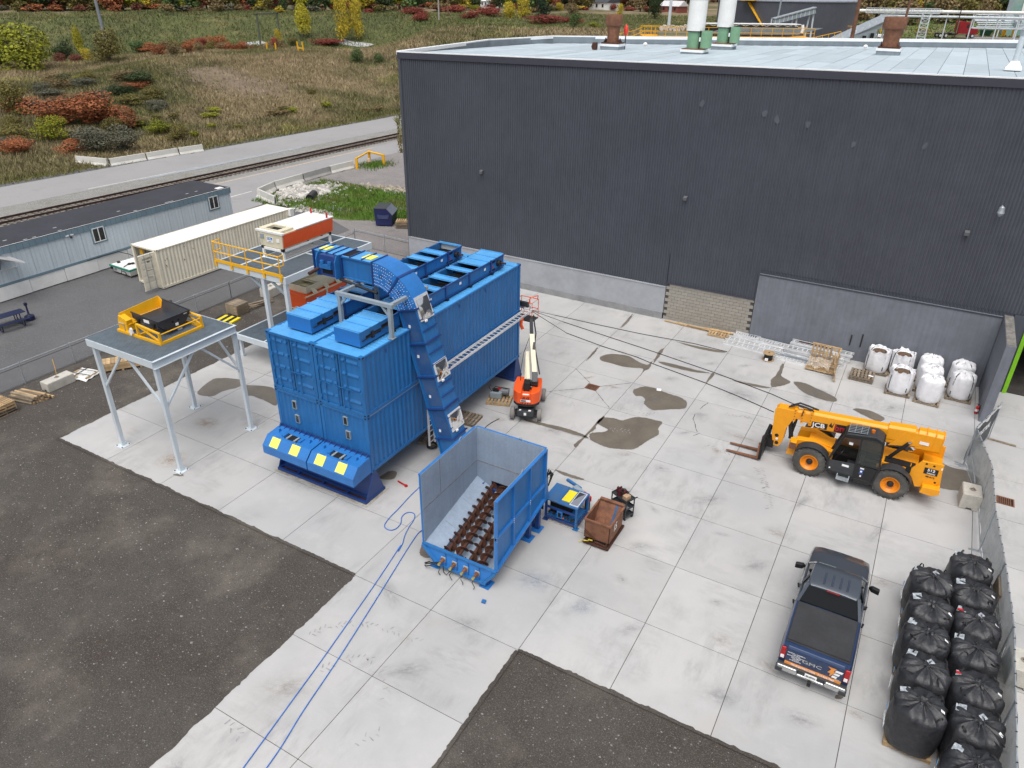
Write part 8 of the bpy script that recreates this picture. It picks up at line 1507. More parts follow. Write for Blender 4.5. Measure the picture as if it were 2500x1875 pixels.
conc_block(22.66,12.82,0,.05,.72,.95,.72,'weathered beige concrete block standing behind the telehandler tail'); conc_block(24.15,3.7,0,.05,.75,1.0,.75,'pale concrete block outside the mesh fence at the right photo edge')
b = MB(); b.box(-.6,-.06,0,.6,.06,.05); o_ = b.build('loose_plank', m_woodg); o_.location = (23.95,18.9,.002); o_.rotation_euler = (0,0,-.1); tag(o_, 'loose plank on the slab beyond the dark banner', 'plank')
t = thing('fire_extinguisher', 'red fire extinguisher on the floor at the foot of the return wall', 'fire extinguisher', (22.88,21.35,0), .3); b = MB(); b.lathe((0,0,0), [(.07,0),(.085,.03),(.085,.36),(.06,.43),(.03,.46)], 14); b.build('cylinder', m_red, t, smooth=True); b = MB(); b.cyl((0,0,.45),(0,0,.53),.022,8); b.box(-.1,-.015,.53,.03,.015,.55); b.tube([(.02,0,.5),(.1,0,.48),(.11,0,.2)], .014, 6); b.build('valve', m_black, t); b = MB(); b.cyl((0,0,.14),(0,0,.27),.0865,14); b.build('label_band', m_label, t, smooth=True)
# ---------------------------------------------------------------- ladders, lumber, crate, spool along the wall
def tray(x, y, z, L_, rz, lab, n, w=.48, flip=False):
    t = thing('cable_ladder_section', lab, 'cable ladder', (x,y,z), rz, 'cable ladder sections stacked along the wall')
    r = MB().box(-L_/2,-.012,0,L_/2,.012,.13).box(-L_/2,-.045,.12,L_/2,.012,.132).mesh('side_rail'); r.materials.append(m_alu); g = MB().box(-.026,-w/2,.03,.026,w/2,.065).mesh('rung'); g.materials.append(m_alu)
    for s in (-1,1): inst('side_rail', r, t, (0, s*w/2, 0), (0,0,0 if s > 0 else PI))
    for k in range(n): inst('rung', g, t, (-L_/2+(k+.5)*L_/n, 0, 0))
    return t
for k, a in enumerate(((11.3,24.2,0,3.2,-.06,'cable ladder section at the far side of the left stack'),(10.75,24.35,.11,1.5,-.04,'short cable ladder section on top of the left stack'),(11.35,23.62,0,3.3,-.05,'middle cable ladder section of the left stack'),(12.25,24.1,.11,1.9,-.08,'cable ladder section at the right end on top of the left stack'),(11.4,23.05,.0,3.4,-.06,'cable ladder section on the front side of the left stack'))): tray(*a, 11)
for k, a in enumerate(((14.85,24.25,.0,3.4,-.03,'lowest back cable ladder of the right stack'),(14.9,24.22,.14,3.4,-.04,'second back cable ladder of the right stack'),(14.95,24.25,.28,3.3,-.03,'third back cable ladder of the right stack'),(15.0,24.2,.42,3.4,-.05,'top back cable ladder of the right stack'),(14.7,23.65,.0,3.4,-.03,'lowest middle cable ladder of the right stack'),(14.75,23.62,.14,3.3,-.05,'upper middle cable ladder of the right stack'),(14.7,23.6,.28,3.2,-.02,'topmost middle cable ladder of the right stack'),(14.6,23.0,.0,3.3,-.04,'front cable ladder of the right stack behind the crate'),(13.7,22.65,.0,2.2,-.09,'loose cable ladder at the left front of the right stack'))): tray(*a, 12)
for k in range(3): b = MB(); b.cyl((-1.2,0,0),(1.2,0,0),.03,8); o_ = b.build('conduit_pipe', m_steel, smooth=True); o_.location = (13.9+k*.3,22.75-k*.07,.18+.06*k); o_.rotation_euler = (0,0,-.07-.03*k); tag(o_, ['front','middle','rear'][k]+' loose steel conduit pipe on the front of the right ladder stack', 'pipe')
b = MB(); b.bar((-.9,0,0),(.9,0,0),.07,.05); o_ = b.build('timber_spacer', m_rustb); o_.location = (14.6,24.2,.59); o_.rotation_euler = (0,0,-.05); tag(o_, 'dark brown timber spacer lying on the right ladder stack', 'timber')
t = thing('cable_spool', 'wooden cable spool wound with black cable in front of the ladder stacks', 'cable spool', (12.5,22.1,0)); b = MB(); b.cyl((0,0,.0),(0,0,.035),.33,20); b.cyl((0,0,.42),(0,0,.455),.33,20); b.build('flange', m_wood, t); b = MB()
for k in range(9): b.lathe((0,0,.055+k*.04), [(.17,0),(.235,.004),(.24,.02),(.235,.036),(.17,.04)], 18)
b.build('wound_cable', m_black, t, smooth=True); b = MB(); b.cyl((0,0,.455),(0,0,.462),.05,10); b.build('hub_hole', m_void, t); b = MB(); b.box(-.12,-.33,.06,.05,-.26,.2); b.build('paper_label', m_label, t)
b = MB(); R_ = [(6.6,24.35,2.0,.0,.03,.01),(7.0,24.28,2.6,.03,.0,.02),(7.6,24.32,2.4,.07,.05,.01),(8.2,24.2,2.2,.10,.02,.05),(8.7,24.22,2.0,.05,-.06,.0),(9.1,24.36,1.8,.10,.05,.0),(9.4,24.28,1.6,.15,.12,.02),(9.0,24.45,2.0,.0,-.04,.0)]
for k, (x, y, L_, z, rz, tl) in enumerate(R_):
    b = MB(); b.box(-L_/2,-.07,0,L_/2,.07,.04); o_ = b.build('lumber_plank', m_wood); o_.location = (x,y-.05,z+.003); o_.rotation_euler = (0,tl*.3,rz-.06); tag(o_, ['long plank at the left end of the loose lumber pile','second long plank in the loose lumber pile','plank lying across the middle of the lumber pile','raised plank in the middle of the lumber pile','flat plank near the pallet in the lumber pile','short plank near the right end of the lumber pile','topmost short plank at the right end of the lumber pile','rear plank touching the wall in the lumber pile'][k], 'plank', 'planks in the lumber pile by the block wall')
t = thing('shipping_crate', 'open slatted wooden crate with torn plastic film beside the ladders', 'crate', (15.3,22.5,0), -.03)
st = MB().box(-.05,-.012,0,.05,.012,1.05).mesh('slat'); st.materials.append(m_wood)
for k in range(8): inst('slat', st, t, (-.68+k*.19, .62, .12))
for k in range(6): inst('slat', st, t, (.72, -.5+k*.2, .12), (0,0,PI/2))
rl = MB().box(-.76,-.022,-.045,.76,.022,.045).mesh('rail'); rl.materials.append(m_wood)
for z in (.16,.65,1.14): inst('rail', rl, t, (0,.65,z)); inst('rail', rl, t, (.75,.03,z), (0,0,PI/2), (.88,1,1))
bd = MB().box(-.75,-.05,0,.75,.05,.022).mesh('floor_board'); bd.materials.append(m_wood)
for k in range(10): inst('floor_board', bd, t, (0,-.58+k*.125,.10+.002*(k % 2)))
b = MB(); V = []
for i in range(9):
    for j in range(7): V.append((-.72+i*.15,-.6+j*.14,.28+.10*math.sin(i*1.3+j)*math.cos(j*1.7)+.25*(j/6)+random.uniform(-.05,.05)))
b.add(V, [(i*7+j,i*7+j+1,(i+1)*7+j+1,(i+1)*7+j) for i in range(8) for j in range(6)]); b.build('plastic_film', M('torn_clear_film', (.55,.47,.38), .25, var=.3, bump=.6, alpha=.55), t)
b = MB(); b.box(.4,.60,.7,.65,.606,.9); b.build('paper_label', m_label, t)
lp2 = thing('leaning_pallet', 'tall slatted pallet leaning on the right side of the shipping crate', 'pallet', (16.15,21.85,.0), PI/2+.12)
for k in range(8): inst('slat', st, lp2, (-.66+k*.19, .0, .03), (-.16,0,0))
for z in (.15,.62,1.05): inst('rail', rl, lp2, (0,.04+z*.16,z), (-.16,0,0))
for k in range(2): dup(PALG, (17.42,22.45,k*.148), -.02+k*.03, ['lower pallet of the flat pair between the crate and the white sacks','upper pallet of the flat pair with a white label between crate and sacks'][k])
b = MB(); b.box(-.12,-.07,0,.12,.07,.006); o_ = b.build('paper_sheet', m_label); o_.location = (17.85,22.35,.292); tag(o_, 'white paper sheet on the upper flat pallet', 'paper')
b = MB(); b.box(-.12,-.12,0,.12,.12,.012); o_ = b.build('floor_tag', m_label); o_.location = (8.35,15.55,.006); o_.rotation_euler = (0,0,.3); tag(o_, 'small white square plate lying at the edge of a puddle', 'plate')
# generator on pallet, junk under the containers
dup(PAL, (1.75,10.25,0), .33, 'brown pallet under the grey generator beside the boom lift')
t = thing('generator', 'grey portable generator on the brown pallet beside the boom lift', 'generator', (1.62,10.4,.142), .33); b = MB(); b.box(-.42,-.24,0,.18,.26,.34); b.build('case', m_lgrey, t, bevel=.03); b = MB(); b.cyl((.05,.12,.3),(.5,.12,.3),.19,14); b.build('motor', M('grey_motor', (.16,.18,.19), .5), t, smooth=True); b = MB(); b.box(-.3,-.1,.34,.0,.15,.42); b.tube([(-.35,0,.4),(-.2,.1,.52),(.1,.12,.5),(.3,.0,.56),(.5,.1,.45)], .022, 6); b.tube([(-.35,-.1,.36),(-.5,-.05,.55),(-.45,.1,.6)], .018, 6); b.build('control_panel', m_black, t); b = MB(); b.box(-.05,.0,.42,.12,.12,.50); b.build('red_cover', m_red, t)
dup(PALG, (.95,5.6,0), .25, 'grey pallet half under the lower right container near the cable ladder'); dup(PALG, (1.3,7.9,0), .1, 'dark pallet under the container behind the elevator foot')
t = thing('hose_coil', 'coiled black hose on the slab beneath the cable ladder', 'hose', (1.25,5.0,.02)); b = MB(); b.tube([(.22*math.cos(a)*(1+.1*math.sin(a*.7)), .2*math.sin(a), .02+.008*a) for a in np.linspace(0,25,80)], .02, 5); b.build('coil', m_black, t, smooth=True)
t = thing('red_hand_tool', 'small red tool on the slab beside the support stand', 'tool', (1.75,2.1,0), -.2); b = MB(); b.cyl((-.25,0,.04),(.25,0,.04),.035,8); b.box(.2,-.05,.0,.32,.05,.08); b.build('tool_body', m_red, t)
def ground_tube(name, pts, r, m, label, cat, z=None):
    P = [Vector((x, y, (z or r)+.004)) for x, y in pts]; out = []; n = len(P)
    for i in range(n-1):
        a, b_, c, d = P[max(i-1,0)], P[i], P[i+1], P[min(i+2,n-1)]
        for k in range(6): t_ = k/6; out.append(.5*((2*b_)+(c-a)*t_+(2*a-5*b_+4*c-d)*t_*t_+(3*b_-a-3*c+d)*t_**3))
    out.append(P[-1]); b = MB(); b.tube(out, r, 6); return tag(b.build(name, m, smooth=True), label, cat)
m_hose = M('blue_air_hose', (.03,.15,.50), .4); ground_tube('air_hose', HOSE[0], .018, m_hose, 'blue air hose with a wide loop left of the hopper', 'hose'); ground_tube('air_hose', HOSE[1], .018, m_hose, 'straighter blue air hose running beside the looped one', 'hose', .02)
def power_cable(pts, label):
    b = MB(); P = [Vector((1.65,13.45,3.85))]; q = Vector((*pts[0], .03)); 
    for k in range(1,10): t_ = k/9; c_ = P[0].lerp(q, t_); c_.z = .03+3.82*(1-t_); P.append(c_)
    P[-1].z = .03; P += [Vector((x, y, .03)) for x, y in pts[1:]]; b.tube(P, .017, 6); return tag(b.build('power_cable', m_black, smooth=True), label, 'cable')
power_cable(CAB[0], 'rear black cable lying along the slab joint from the cable tray'); power_cable(CAB[1], 'middle black cable running from the cable tray to the telehandler'); power_cable(CAB[2], 'front black cable running from the cable tray to the telehandler forks')
ground_tube('short_cable', [(2.55,7.3),(2.45,7.8),(2.5,8.3),(2.62,8.75)], .018, m_black, 'short curved black cable on the slab beside the elevator foot', 'cable')
# ---------------------------------------------------------------- left yard: trailer, cream container, tray, fence
t = thing('office_trailer', 'long pale blue grey office trailer with dark flat roof and white skirt', 'trailer', (-34.9, 14.5, 0)); o = t.location
tx0, tx1, ty0, ty1 = -37.2, -32.78, -2.0, 24.35
m_tw = M('trailer_siding', (.56,.63,.68), .6, var=.06, sc=1, dirt=.15, dcol=(.45,.51,.55), streak=.1); m_tt = M('trailer_trim', (.16,.235,.285), .6, var=.1)
b = MB(o); b.box(tx0,ty0,.95,tx1-.05,ty1-.05,3.3); b.build('wall_core', m_tw, t)
sd_ = MB().box(-.018,0,1.12,.0,1.17,3.0).mesh('siding_panel'); sd_.materials.append(m_tw)
k = ty0
while k < ty1-1.2: inst('siding_panel', sd_, t, (tx1-o.x, k-o.y, 0)); k += 1.19
b = MB(o); b.box(tx1-.05,k,1.12,tx1,ty1,3.0); b.build('siding_panel', m_tw, t)
for yy in np.arange(ty0, ty1, .3): pass
b = MB(o); g = MB(o)
for yy in np.arange(ty0+.15, ty1, .3): g.box(tx1+.0,yy-.006,1.13,tx1+.003,yy+.006,2.99)
gg = g.build('siding_groove', M('siding_groove_paint', (.40,.47,.52), .7), t); gg['kind'] = 'stuff'
b = MB(o); b.box(tx1-.04,ty0,3.0,tx1+.07,ty1+.08,3.42); b.box(tx0,ty1-.04,3.0,tx1-.05,ty1+.07,3.42); b.box(tx1-.02,ty0,.95,tx1+.04,ty1+.02,1.12); b.build('fascia_trim', m_tt, t)
b = MB(o)
for yy in np.arange(ty0+.3, ty1, .42): b.box(tx1+.07,yy-.008,3.01,tx1+.078,yy+.008,3.40)
b.build('fascia_seam', M('fascia_seam_paint', (.08,.13,.16), .6), t)
b = MB(o); b.box(tx0,ty0,3.40,tx1+.06,ty1+.06,3.46); b.build('roof', M('black_roof_membrane', (.032,.033,.042), .85, var=.15, sc=.5, dirt=.15, dcol=(.06,.06,.07)), t); b = MB(o); b.box(tx1+.03,ty0,3.461,tx1+.07,ty1,3.475); b.build('drip_edge', m_label, t)
b = MB(o)
for k in range(16): y = random.uniform(ty0+2, ty1-1); x = random.choice((tx1-.3, tx1-.5, tx1-1.2)); b.box(x,y,3.461,x+.12,y+.25,3.466)
b.build('roof_patch', M('pale_patch', (.35,.36,.37), .8), t); b = MB(o); b.box(tx1-.55,ty1-1.0,3.462,tx1-.1,ty1-.45,3.52); b.build('roof_box', m_label, t)
for k in range(11):
    y = ty1-.4-2.44*(k+1)
    b = MB(o); b.box(tx1-.05+.03*(k % 2),y+.01,.04,tx1+.0+.03*(k % 2),y+2.42,.95); b.build('skirt_panel', m_white, t)
for ya in (11.90, 22.10):
    b = MB(o); b.box(tx1+.0,ya-.10,1.98,tx1+.05,ya+1.0,3.18); f = b.build('window', m_tt, t); b = MB(o)
    for a in ((ya,2.08,ya+.9,2.13),(ya,3.05,ya+.9,3.10),(ya,2.13,ya+.05,3.05),(ya+.85,2.13,ya+.9,3.05),(ya+.42,2.13,ya+.48,3.05)): b.box(tx1+.05,a[0],a[1],tx1+.08,a[2],a[3])
    b.build('window_frame', m_white, f); b = MB(o); b.box(tx1+.048,ya+.05,2.13,tx1+.056,ya+.42,3.05); b.box(tx1+.048,ya+.48,2.13,tx1+.056,ya+.85,3.05); b.build('pane', m_glass, f)
b = MB(o); b.box(tx1,10.0,3.02,tx1+.1,10.22,3.1); b.box(tx1,10.35,3.02,tx1+.1,10.55,3.1); b.build('flood_light', m_label, t); b = MB(o); b.cyl((tx1+.05,10.35,2.95),(tx1+.12,10.35,2.85),.07,10); b.build('camera_dome', m_black, t)
b = MB(o); b.tube([(tx1+.06,11,1.0),(tx1+.12,12,1.04),(tx1+.1,13.4,1.0),(tx1+.4,14,.7),(tx1+1.0,14.2,.45)], .025, 5); b.build('hose', m_black, t)
t = thing('cream_container', 'cream white shipping container with one door standing open at the left end', 'container', (-28.35, 11.75, .05), -.012)
m_cw = M('cream_container_paint', (.74,.69,.56), .5, var=.06, dirt=.15, dcol=(.45,.38,.28), streak=.12); m_ct = M('cream_roof_paint', (.80,.78,.72), .5, var=.03)
container(t, 2.60, 12.3, 2.72, m_cw, m_ct, None)
b = MB(); b.box(.17,.15,.15,2.43,11.9,.155); b.quad((.17,3,.15),(2.43,3,.15),(2.43,3,2.6),(.17,3,2.6)); b.build('dark_inside', M('container_inside', (.03,.04,.07), .8), t)
b = MB(); b.box(2.38,-1.20,.18,2.42,.06,2.58); d_ = b.build('open_door', m_cw, t); b = MB()
for k in range(5): b.box(2.42,-1.1,.3+k*.46,2.435,-.1,.62+k*.46)
b.build('door_panel', m_cw, d_); b = MB(); b.cyl((2.46,-.85,.15),(2.46,-.85,2.6),.02,8); b.cyl((2.46,-.35,.15),(2.46,-.35,2.6),.02,8); b.bar((2.47,-.85,1.1),(2.47,-.5,1.05),.03); b.build('lock_rod', m_steel, d_)
text('door_lettering', 'CICU 222769 0', .15, m_black, (2.438,-.6,2.30), (PI/2,0,PI/2), d_, .8, th=.002); text('door_lettering', '45G1', .13, m_black, (2.438,-.55,2.08), (PI/2,0,PI/2), d_, .8, th=.002); text('door_lettering', 'MAX GROSS 30480 KG', .06, m_black, (2.438,-.6,1.5), (PI/2,0,PI/2), d_, .8, th=.002)
for pts in ([(2.36,-1.2,.18),(2.36,.06,.18)], [(2.36,-1.2,2.58),(2.36,.06,2.58)]): b = MB(); b.bar(pts[0],pts[1],.05,.05); b.build('door_edge', m_white, d_)
b = MB()
for k in range(9): z = random.uniform(1.2,2.4); y = random.uniform(.5,3.5); b.cbox((2.582,y,z),(.006,.05,random.uniform(.04,.12)))
b.build('rust_spot', m_rust, t)
b = MB(); b.box(2.45,12.0,2.2,2.85,12.35,2.75); b.build('end_box', m_white, t); b = MB(); b.cyl((.6,.5,2.3),(.6,.9,2.35),.08,8); b.box(.4,.3,2.0,.7,.35,2.4); b.build('yellow_hose_inside', m_yellow, t)
t = thing('bait_tray', 'low white bin with green rim and black gauges beside the cream container', 'bin', (-30.6, 13.4, 0), -.05); b = MB(); b.loft([[(-1.0,-1.3,.10),(1.0,-1.3,.10),(1.0,1.3,.10),(-1.0,1.3,.10)],[(-1.15,-1.42,.50),(1.15,-1.42,.50),(1.15,1.42,.50),(-1.15,1.42,.50)]]); b.build('tub', m_white, t); b = MB(); b.box(-1.2,-1.47,.50,1.2,1.47,.60); b.build('rim', M('green_rim', (.02,.20,.14), .5), t); b = MB(); b.box(-1.1,-1.37,.601,1.1,1.37,.62); b.build('lid', m_white, t); b = MB()
for x, y in ((-.9,-.9),(.1,-.7),(.2,-.5)): b.cyl((x,y,.62),(x,y,.72),.12,12)
b.tube([(.0,-.7,.66),(.3,-1.2,.68),(.35,-1.5,.5),(.3,-1.55,.2)], .025, 6); b.tube([(.4,-1.5,.4),(.8,-1.55,.45),(.9,-1.52,.25),(.5,-1.5,.2)], .025, 6); b.box(-1.06,-1.48,.3,-.9,-1.4,.5); b.build('gauge', m_black, t); text('number_lettering', '12', .25, m_black, (-.6,-1.42,.33), (PI/2-.25,0,0), t, th=.004); b = MB(); b.box(-1,-1.3,.02,1,-1.1,.1); b.box(-1,1.1,.02,1,1.3,.1); b.build('skid', m_rustb, t)
t = thing('dump_trailer', 'partly seen white tipping trailer with grey raised lid at the left photo edge', 'trailer', (-33.6, 5.6, 0)); o = t.location
b = MB(o); b.loft([[(-36.0,5.3,0.05),(-33.0,5.52,0.05),(-33.0,7.0,0.05),(-36.0,7.0,0.05)],[(-36.0,4.7,.95),(-33.15,5.2,.95),(-33.15,7.0,.95),(-36.0,7.0,.95)]]) if 0 else b.box(-36.5,4.6,.04,-33.0,5.5,.9); b.build('lower_skirt', m_white, t)
b = MB(o); b.loft([[(-36,4.2,1.35),(-33.1,5.0,1.5),(-33.1,6.2,1.5),(-36,6.2,1.35)],[(-36,3.8,1.75),(-32.7,4.6,2.0),(-32.7,6.4,2.0),(-36,6.2,1.75)]]); b.build('body', m_cream if 0 else m_white, t); b = MB(o); b.plate([(-35.8,3.6,2.75),(-31.6,4.6,3.3),(-30.6,5.9,2.75),(-35.0,6.2,2.7)], .07); b.build('grey_lid', M('grey_lid_paint', (.36,.36,.37), .7, var=.1), t); b = MB(o); b.bar((-33.8,4.6,2.0),(-33.2,4.8,2.75),.12); b.bar((-32.9,5.3,1.9),(-32.5,5.4,2.7),.1); b.build('prop_arm', m_lgrey, t); b = MB(o); b.box(-33.8,4.7,2.0,-33.2,5.9,2.3); b.box(-34,5.0,.9,-33.2,5.6,1.3); b.build('dark_gap', m_void, t)
t = thing('picnic_table', 'dark blue metal picnic table at the left edge of the gravel lot', 'table', (-28.5, 2.9, 0), 1.45)
m_pt = M('blue_perforated_steel', (.010,.016,.055), .45, var=.15)
for nm, y0, y1, z in (('tabletop',-.38,.38,.74),('bench',-.85,-.58,.44),('bench',.58,.85,.44)): b = MB(); b.box(-.95,y0,z,.95,y1,z+.035); b.build(nm, m_pt, t, bevel=.01)
for x in (-.62,.62): b = MB(); b.tube([(x,-.72,.44),(x,-.72,.12),(x,-.62,.02),(x,.62,.02),(x,.72,.12),(x,.72,.44)], .03, 7); b.tube([(x,-.3,.02),(x,-.25,.74)], .03, 6); b.tube([(x,.3,.02),(x,.25,.74)], .03, 6); b.build('leg', m_pt, t, smooth=True)
t = thing('ash_post', 'dark blue post with round base beside the picnic table', 'post', (-28.5,4.15,0)); b = MB(); b.lathe((0,0,0), [(.28,0),(.28,.25),(.1,.3),(.06,.35),(.05,.9),(.1,.95),(.1,1.1)], 14); b.build('post_body', m_pt, t, smooth=True)
# chain link fence
m_link = M('chain_link_wire', (.34,.36,.37), .5, .4, alpha=1)
def link_fence(pts, h, label):
    t = thing('chain_link_fence', label, 'fence', (pts[0][0], pts[0][1], 0)); o = t.location; pm = MB().cyl((0,0,0),(0,0,h+.05),.035,8).mesh('fence_post', True); pm.materials.append(m_steel); b = MB(o); w = MB(o); wire = MB(o)
    for (x0,y0), (x1,y1) in zip(pts[:-1], pts[1:]):
        L_ = math.hypot(x1-x0,y1-y0); n = max(1, round(L_/2.75)); d = Vector((x1-x0,y1-y0,0)).normalized(); b.cyl((x0,y0,h),(x1,y1,h),.026,7); wire.cyl((x0,y0,h-.17),(x1,y1,h-.17),.016,5); wire.cyl((x0,y0,.05),(x1,y1,.05),.012,5)
        for k in range(n+1): inst('fence_post', pm, t, (x0+(x1-x0)*k/n-o.x, y0+(y1-y0)*k/n-o.y, 0))
        u = 0
        while u < L_+h:
            for s in (1,-1):
                ua, za, ub, zb_ = (u-h, 0.04, u, h-.02) if s > 0 else (u-h, h-.02, u, .04)
                if ua < 0: f = (0-ua)/h; za = za+(zb_-za)*f; ua = 0
                if ub > L_: f = (L_-ua)/(ub-ua) if ub > ua else 0; zb_ = za+(zb_-za)*f; ub = L_
                if ub-ua < .03: continue
                p = Vector((x0,y0,0))+d*ua; q = Vector((x0,y0,0))+d*ub; r = .002; p.z = za; q.z = zb_; nn = Vector((0,0,r)); w.add([tuple(p-nn),tuple(q-nn),tuple(q+nn),tuple(p+nn)], [(0,1,2,3)])
            u += .11
    b.build('top_rail', m_steel, t, smooth=True); wire.build('tension_wire', M('dark_wire', (.05,.05,.052), .6), t); w = w.build('wire_mesh', m_link, t); w['kind'] = 'stuff'
link_fence([(-20.55,-9.0),(-20.5,12.9),(-20.9,25.9)], 1.2, 'long chain link fence between the gravel lot and the dirt strip'); link_fence([(-20.95,26.0),(-14.7,25.7)], 1.35, 'short chain link fence ending at the warehouse corner')
conc_block(-18.9,.0,-.04,.02+PI/2-PI/2,.62,1.45,.5,'long white concrete block beside the chain link fence at the left'); conc_block(-18.9,14.9,-.04,.1,.8,1.3,.62,'white concrete block behind the mezzanine posts'); 
b = MB(); b.tube([(-.05,0,.5),(-.2,.1,.8),(-.6,.3,1.1)], .01, 4); o_ = b.build('hanging_rope', m_yellow); o_.location = (-19.2,.2,-.04); tag(o_, 'thin yellow cord tied from the fence post to the long white block', 'rope')
def crate(x, y, rz, sx, sy, sz, lab, m=m_woodg):
    t = thing('wooden_crate', lab, 'crate', (x,y,-.04), rz, 'wooden crates on the dirt strip'); nb = max(3, int(sz/.16)); 
    for s, ln, ax in ((-1,sx,'x'),(1,sx,'x'),(-1,sy,'y'),(1,sy,'y')):
        me = MB().box(-ln/2,-.012,0,ln/2,.012,sz/nb-.008).mesh('side_board'); me.materials.append(m)
        for k in range(nb): inst('side_board', me, t, ((0, s*sy/2, .1+k*sz/nb) if ax == 'x' else (s*sx/2, 0, .1+k*sz/nb)), (0,0,0 if ax == 'x' else PI/2))
    n = max(3, int(sx/.2)); me = MB().box(-sx/n/2+.005,-sy/2-.02,0,sx/n/2-.005,sy/2+.02,.02).mesh('lid_board'); me.materials.append(m)
    for k in range(n): inst('lid_board', me, t, (-sx/2+(k+.5)*sx/n,0,.1+sz))
    b = MB()
    for xx in (-sx/2+.05,0,sx/2-.05): b.box(xx-.05,-sy/2,0,xx+.05,sy/2,.1)
    b.build('skid', m, t); return t
crate(-18.35,11.5,0,1.0,.95,.62,'square weathered crate on the dirt strip behind the table'); crate(-17.9,3.0,.95,1.9,.75,.4,'long low brown crate behind the left table leg',m_wood)
for k in range(7): b = MB(); b.box(-.9,-.06,0,.9,.06,.04); o_ = b.build('scrap_plank', m_woodg); o_.location = (-18.2+random.uniform(-.3,.3),13.3+random.uniform(-.5,.5),-.03+k*.035); o_.rotation_euler = (0,0,1.2+random.uniform(-.35,.35)); tag(o_, ['lowest','second','third','fourth','fifth','sixth','topmost'][k]+' broken plank of the scrap heap by the white block', 'plank', 'planks of the scrap heap')
t = thing('caution_mats', 'stack of black and yellow striped boards on the dirt strip', 'boards', (-18.1,10.35,-.04), .15)
for k in range(6): b = MB(); b.box(-.7+k*.24,-.4,.02,-.48+k*.24,.45,.12); b.build('striped_board', m_lemon if k % 2 else m_black, t)
t = dup(PAL, (-18.85,1.35,-.04), .25, 'pallet wrapped in shiny film beside the long white block'); b = MB(); V = []
for i in range(7):
    for j in range(7): V.append((-.66+i*.22,-.6+j*.2,.16+random.uniform(-.03,.05)-(.12 if i in (0,6) or j in (0,6) else 0)))
b.add(V, [(i*7+j,i*7+j+1,(i+1)*7+j+1,(i+1)*7+j) for i in range(6) for j in range(6)]); b.build('shrink_film', m_film, t); b = MB(); b.bar((-.6,-.2,.2),(.6,-.2,.2),.025,.02); b.bar((-.6,.25,.2),(.6,.25,.2),.025,.02); b.bar((-.15,-.55,.2),(-.15,.55,.2),.025,.02); b.build('strap', m_black, t)
pk = [(-.5,.0),(-.36,.02),(-.22,.0),(-.08,.0),(.06,.01),(.2,.0),(.34,.0),(.48,.02),(-.43,.14),(-.28,.15),(-.12,.14),(.04,.15),(.2,.14),(.36,.15),(-.3,.28),(-.14,.29),(.02,.28),(.18,.29)]
for k, (u, z) in enumerate(pk):
    b = MB(); b.box(-.75,-.06,0,.75,.06,.10) if k % 3 else b.cyl((-.75,0,.06),(.75,0,.06),.06,8); o_ = b.build('split_post', m_wood if k % 2 else m_woodg); o_.location = (-18.75+u*.25,-1.55+u*.95,z-.04); o_.rotation_euler = (0,.02,.22+random.uniform(-.07,.07)); tag(o_, 'old timber post in the loose stack beside the long white block', 'post', 'timber posts stacked on the dirt')
for k in range(4): dup(PAL if k > 1 else PALG, (-18.75,-3.05,-.04+k*.148), random.uniform(-.05,.05), ['lowest pallet of the stack at the left photo edge','second lowest pallet of the stack at the left photo edge','third pallet of the stack at the left photo edge','topmost pale pallet of the stack at the left photo edge'][k])
# jersey barriers
def barrier(p, q, lab, m=m_conc, z=-.02):
    L_ = math.hypot(q[0]-p[0], q[1]-p[1]); t = thing('road_barrier', lab, 'barrier', ((p[0]+q[0])/2, (p[1]+q[1])/2, z), math.atan2(q[1]-p[1], q[0]-p[0]), 'concrete road barriers'); b = MB(); b.prism([(-.30,0),(.30,0),(.30,.07),(.14,.30),(.09,.82),(-.09,.82),(-.14,.30),(-.30,.07)], 'x', -L_/2+.03, L_/2-.03); b.build('barrier_body', m, t, bevel=.015); b = MB(); b.box(-L_/2-.01,-.04,.1,-L_/2+.035,.04,.7); b.box(-.25,-.31,0,.25,.31,.05); b.build('slot', m_void, t); return t
m_conw = M('pale_barrier_concrete', (.56,.55,.51), .85, var=.12, sc=1.5, bump=.3, dirt=.35, dcol=(.36,.34,.30), dsc=.8); m_cong = M('grey_barrier_concrete', (.33,.325,.31), .9, var=.15, sc=1.5, bump=.3, dirt=.4, dcol=(.2,.19,.18))
for p, q, lab, m in (((-67.8,32.7),(-63.5,33.65),'leftmost pale road barrier turned away from the road',m_conw),((-63.25,33.75),(-62.65,37.9),'second pale road barrier from the left',m_conw),((-62.6,38.0),(-62.0,41.9),'third pale road barrier from the left',m_conw),((-61.95,42.0),(-61.3,45.0),'rightmost pale road barrier on the far side of the road',m_conw),
   ((-35.4,31.6),(-38.9,32.75),'barrier nearest the cream container at the ditch corner',m_conw),((-39.0,32.9),(-39.75,35.7),'short barrier turning the ditch corner',m_conw),((-39.8,35.85),(-39.85,39.85),'pale barrier above the white rocks of the ditch',m_conw),((-39.85,39.95),(-39.9,44.1),'darker grey barrier in the middle of the ditch row',m_cong),((-39.9,44.2),(-39.6,47.6),'pale barrier beside the yellow guard rail',m_conw)): barrier(p, q, lab, m)
t = thing('yellow_guard', 'yellow pipe guard rail of three posts at the end of the ditch barriers', 'guard rail', (-39, 49.5, 0)); o = t.location; b = MB(o)
for x, y in ((-38.9,47.5),(-40.2,51.3),(-37.5,50.6)): b.cyl((x,y,-.05),(x,y,1.2),.16,12)
b.build('post', m_yellow, t, smooth=True); b = MB(o); b.cyl((-38.9,47.5,1.12),(-40.2,51.3,1.12),.11,10); b.cyl((-40.2,51.3,1.12),(-37.5,50.6,1.12),.11,10); b.build('rail', m_yellow, t, smooth=True)
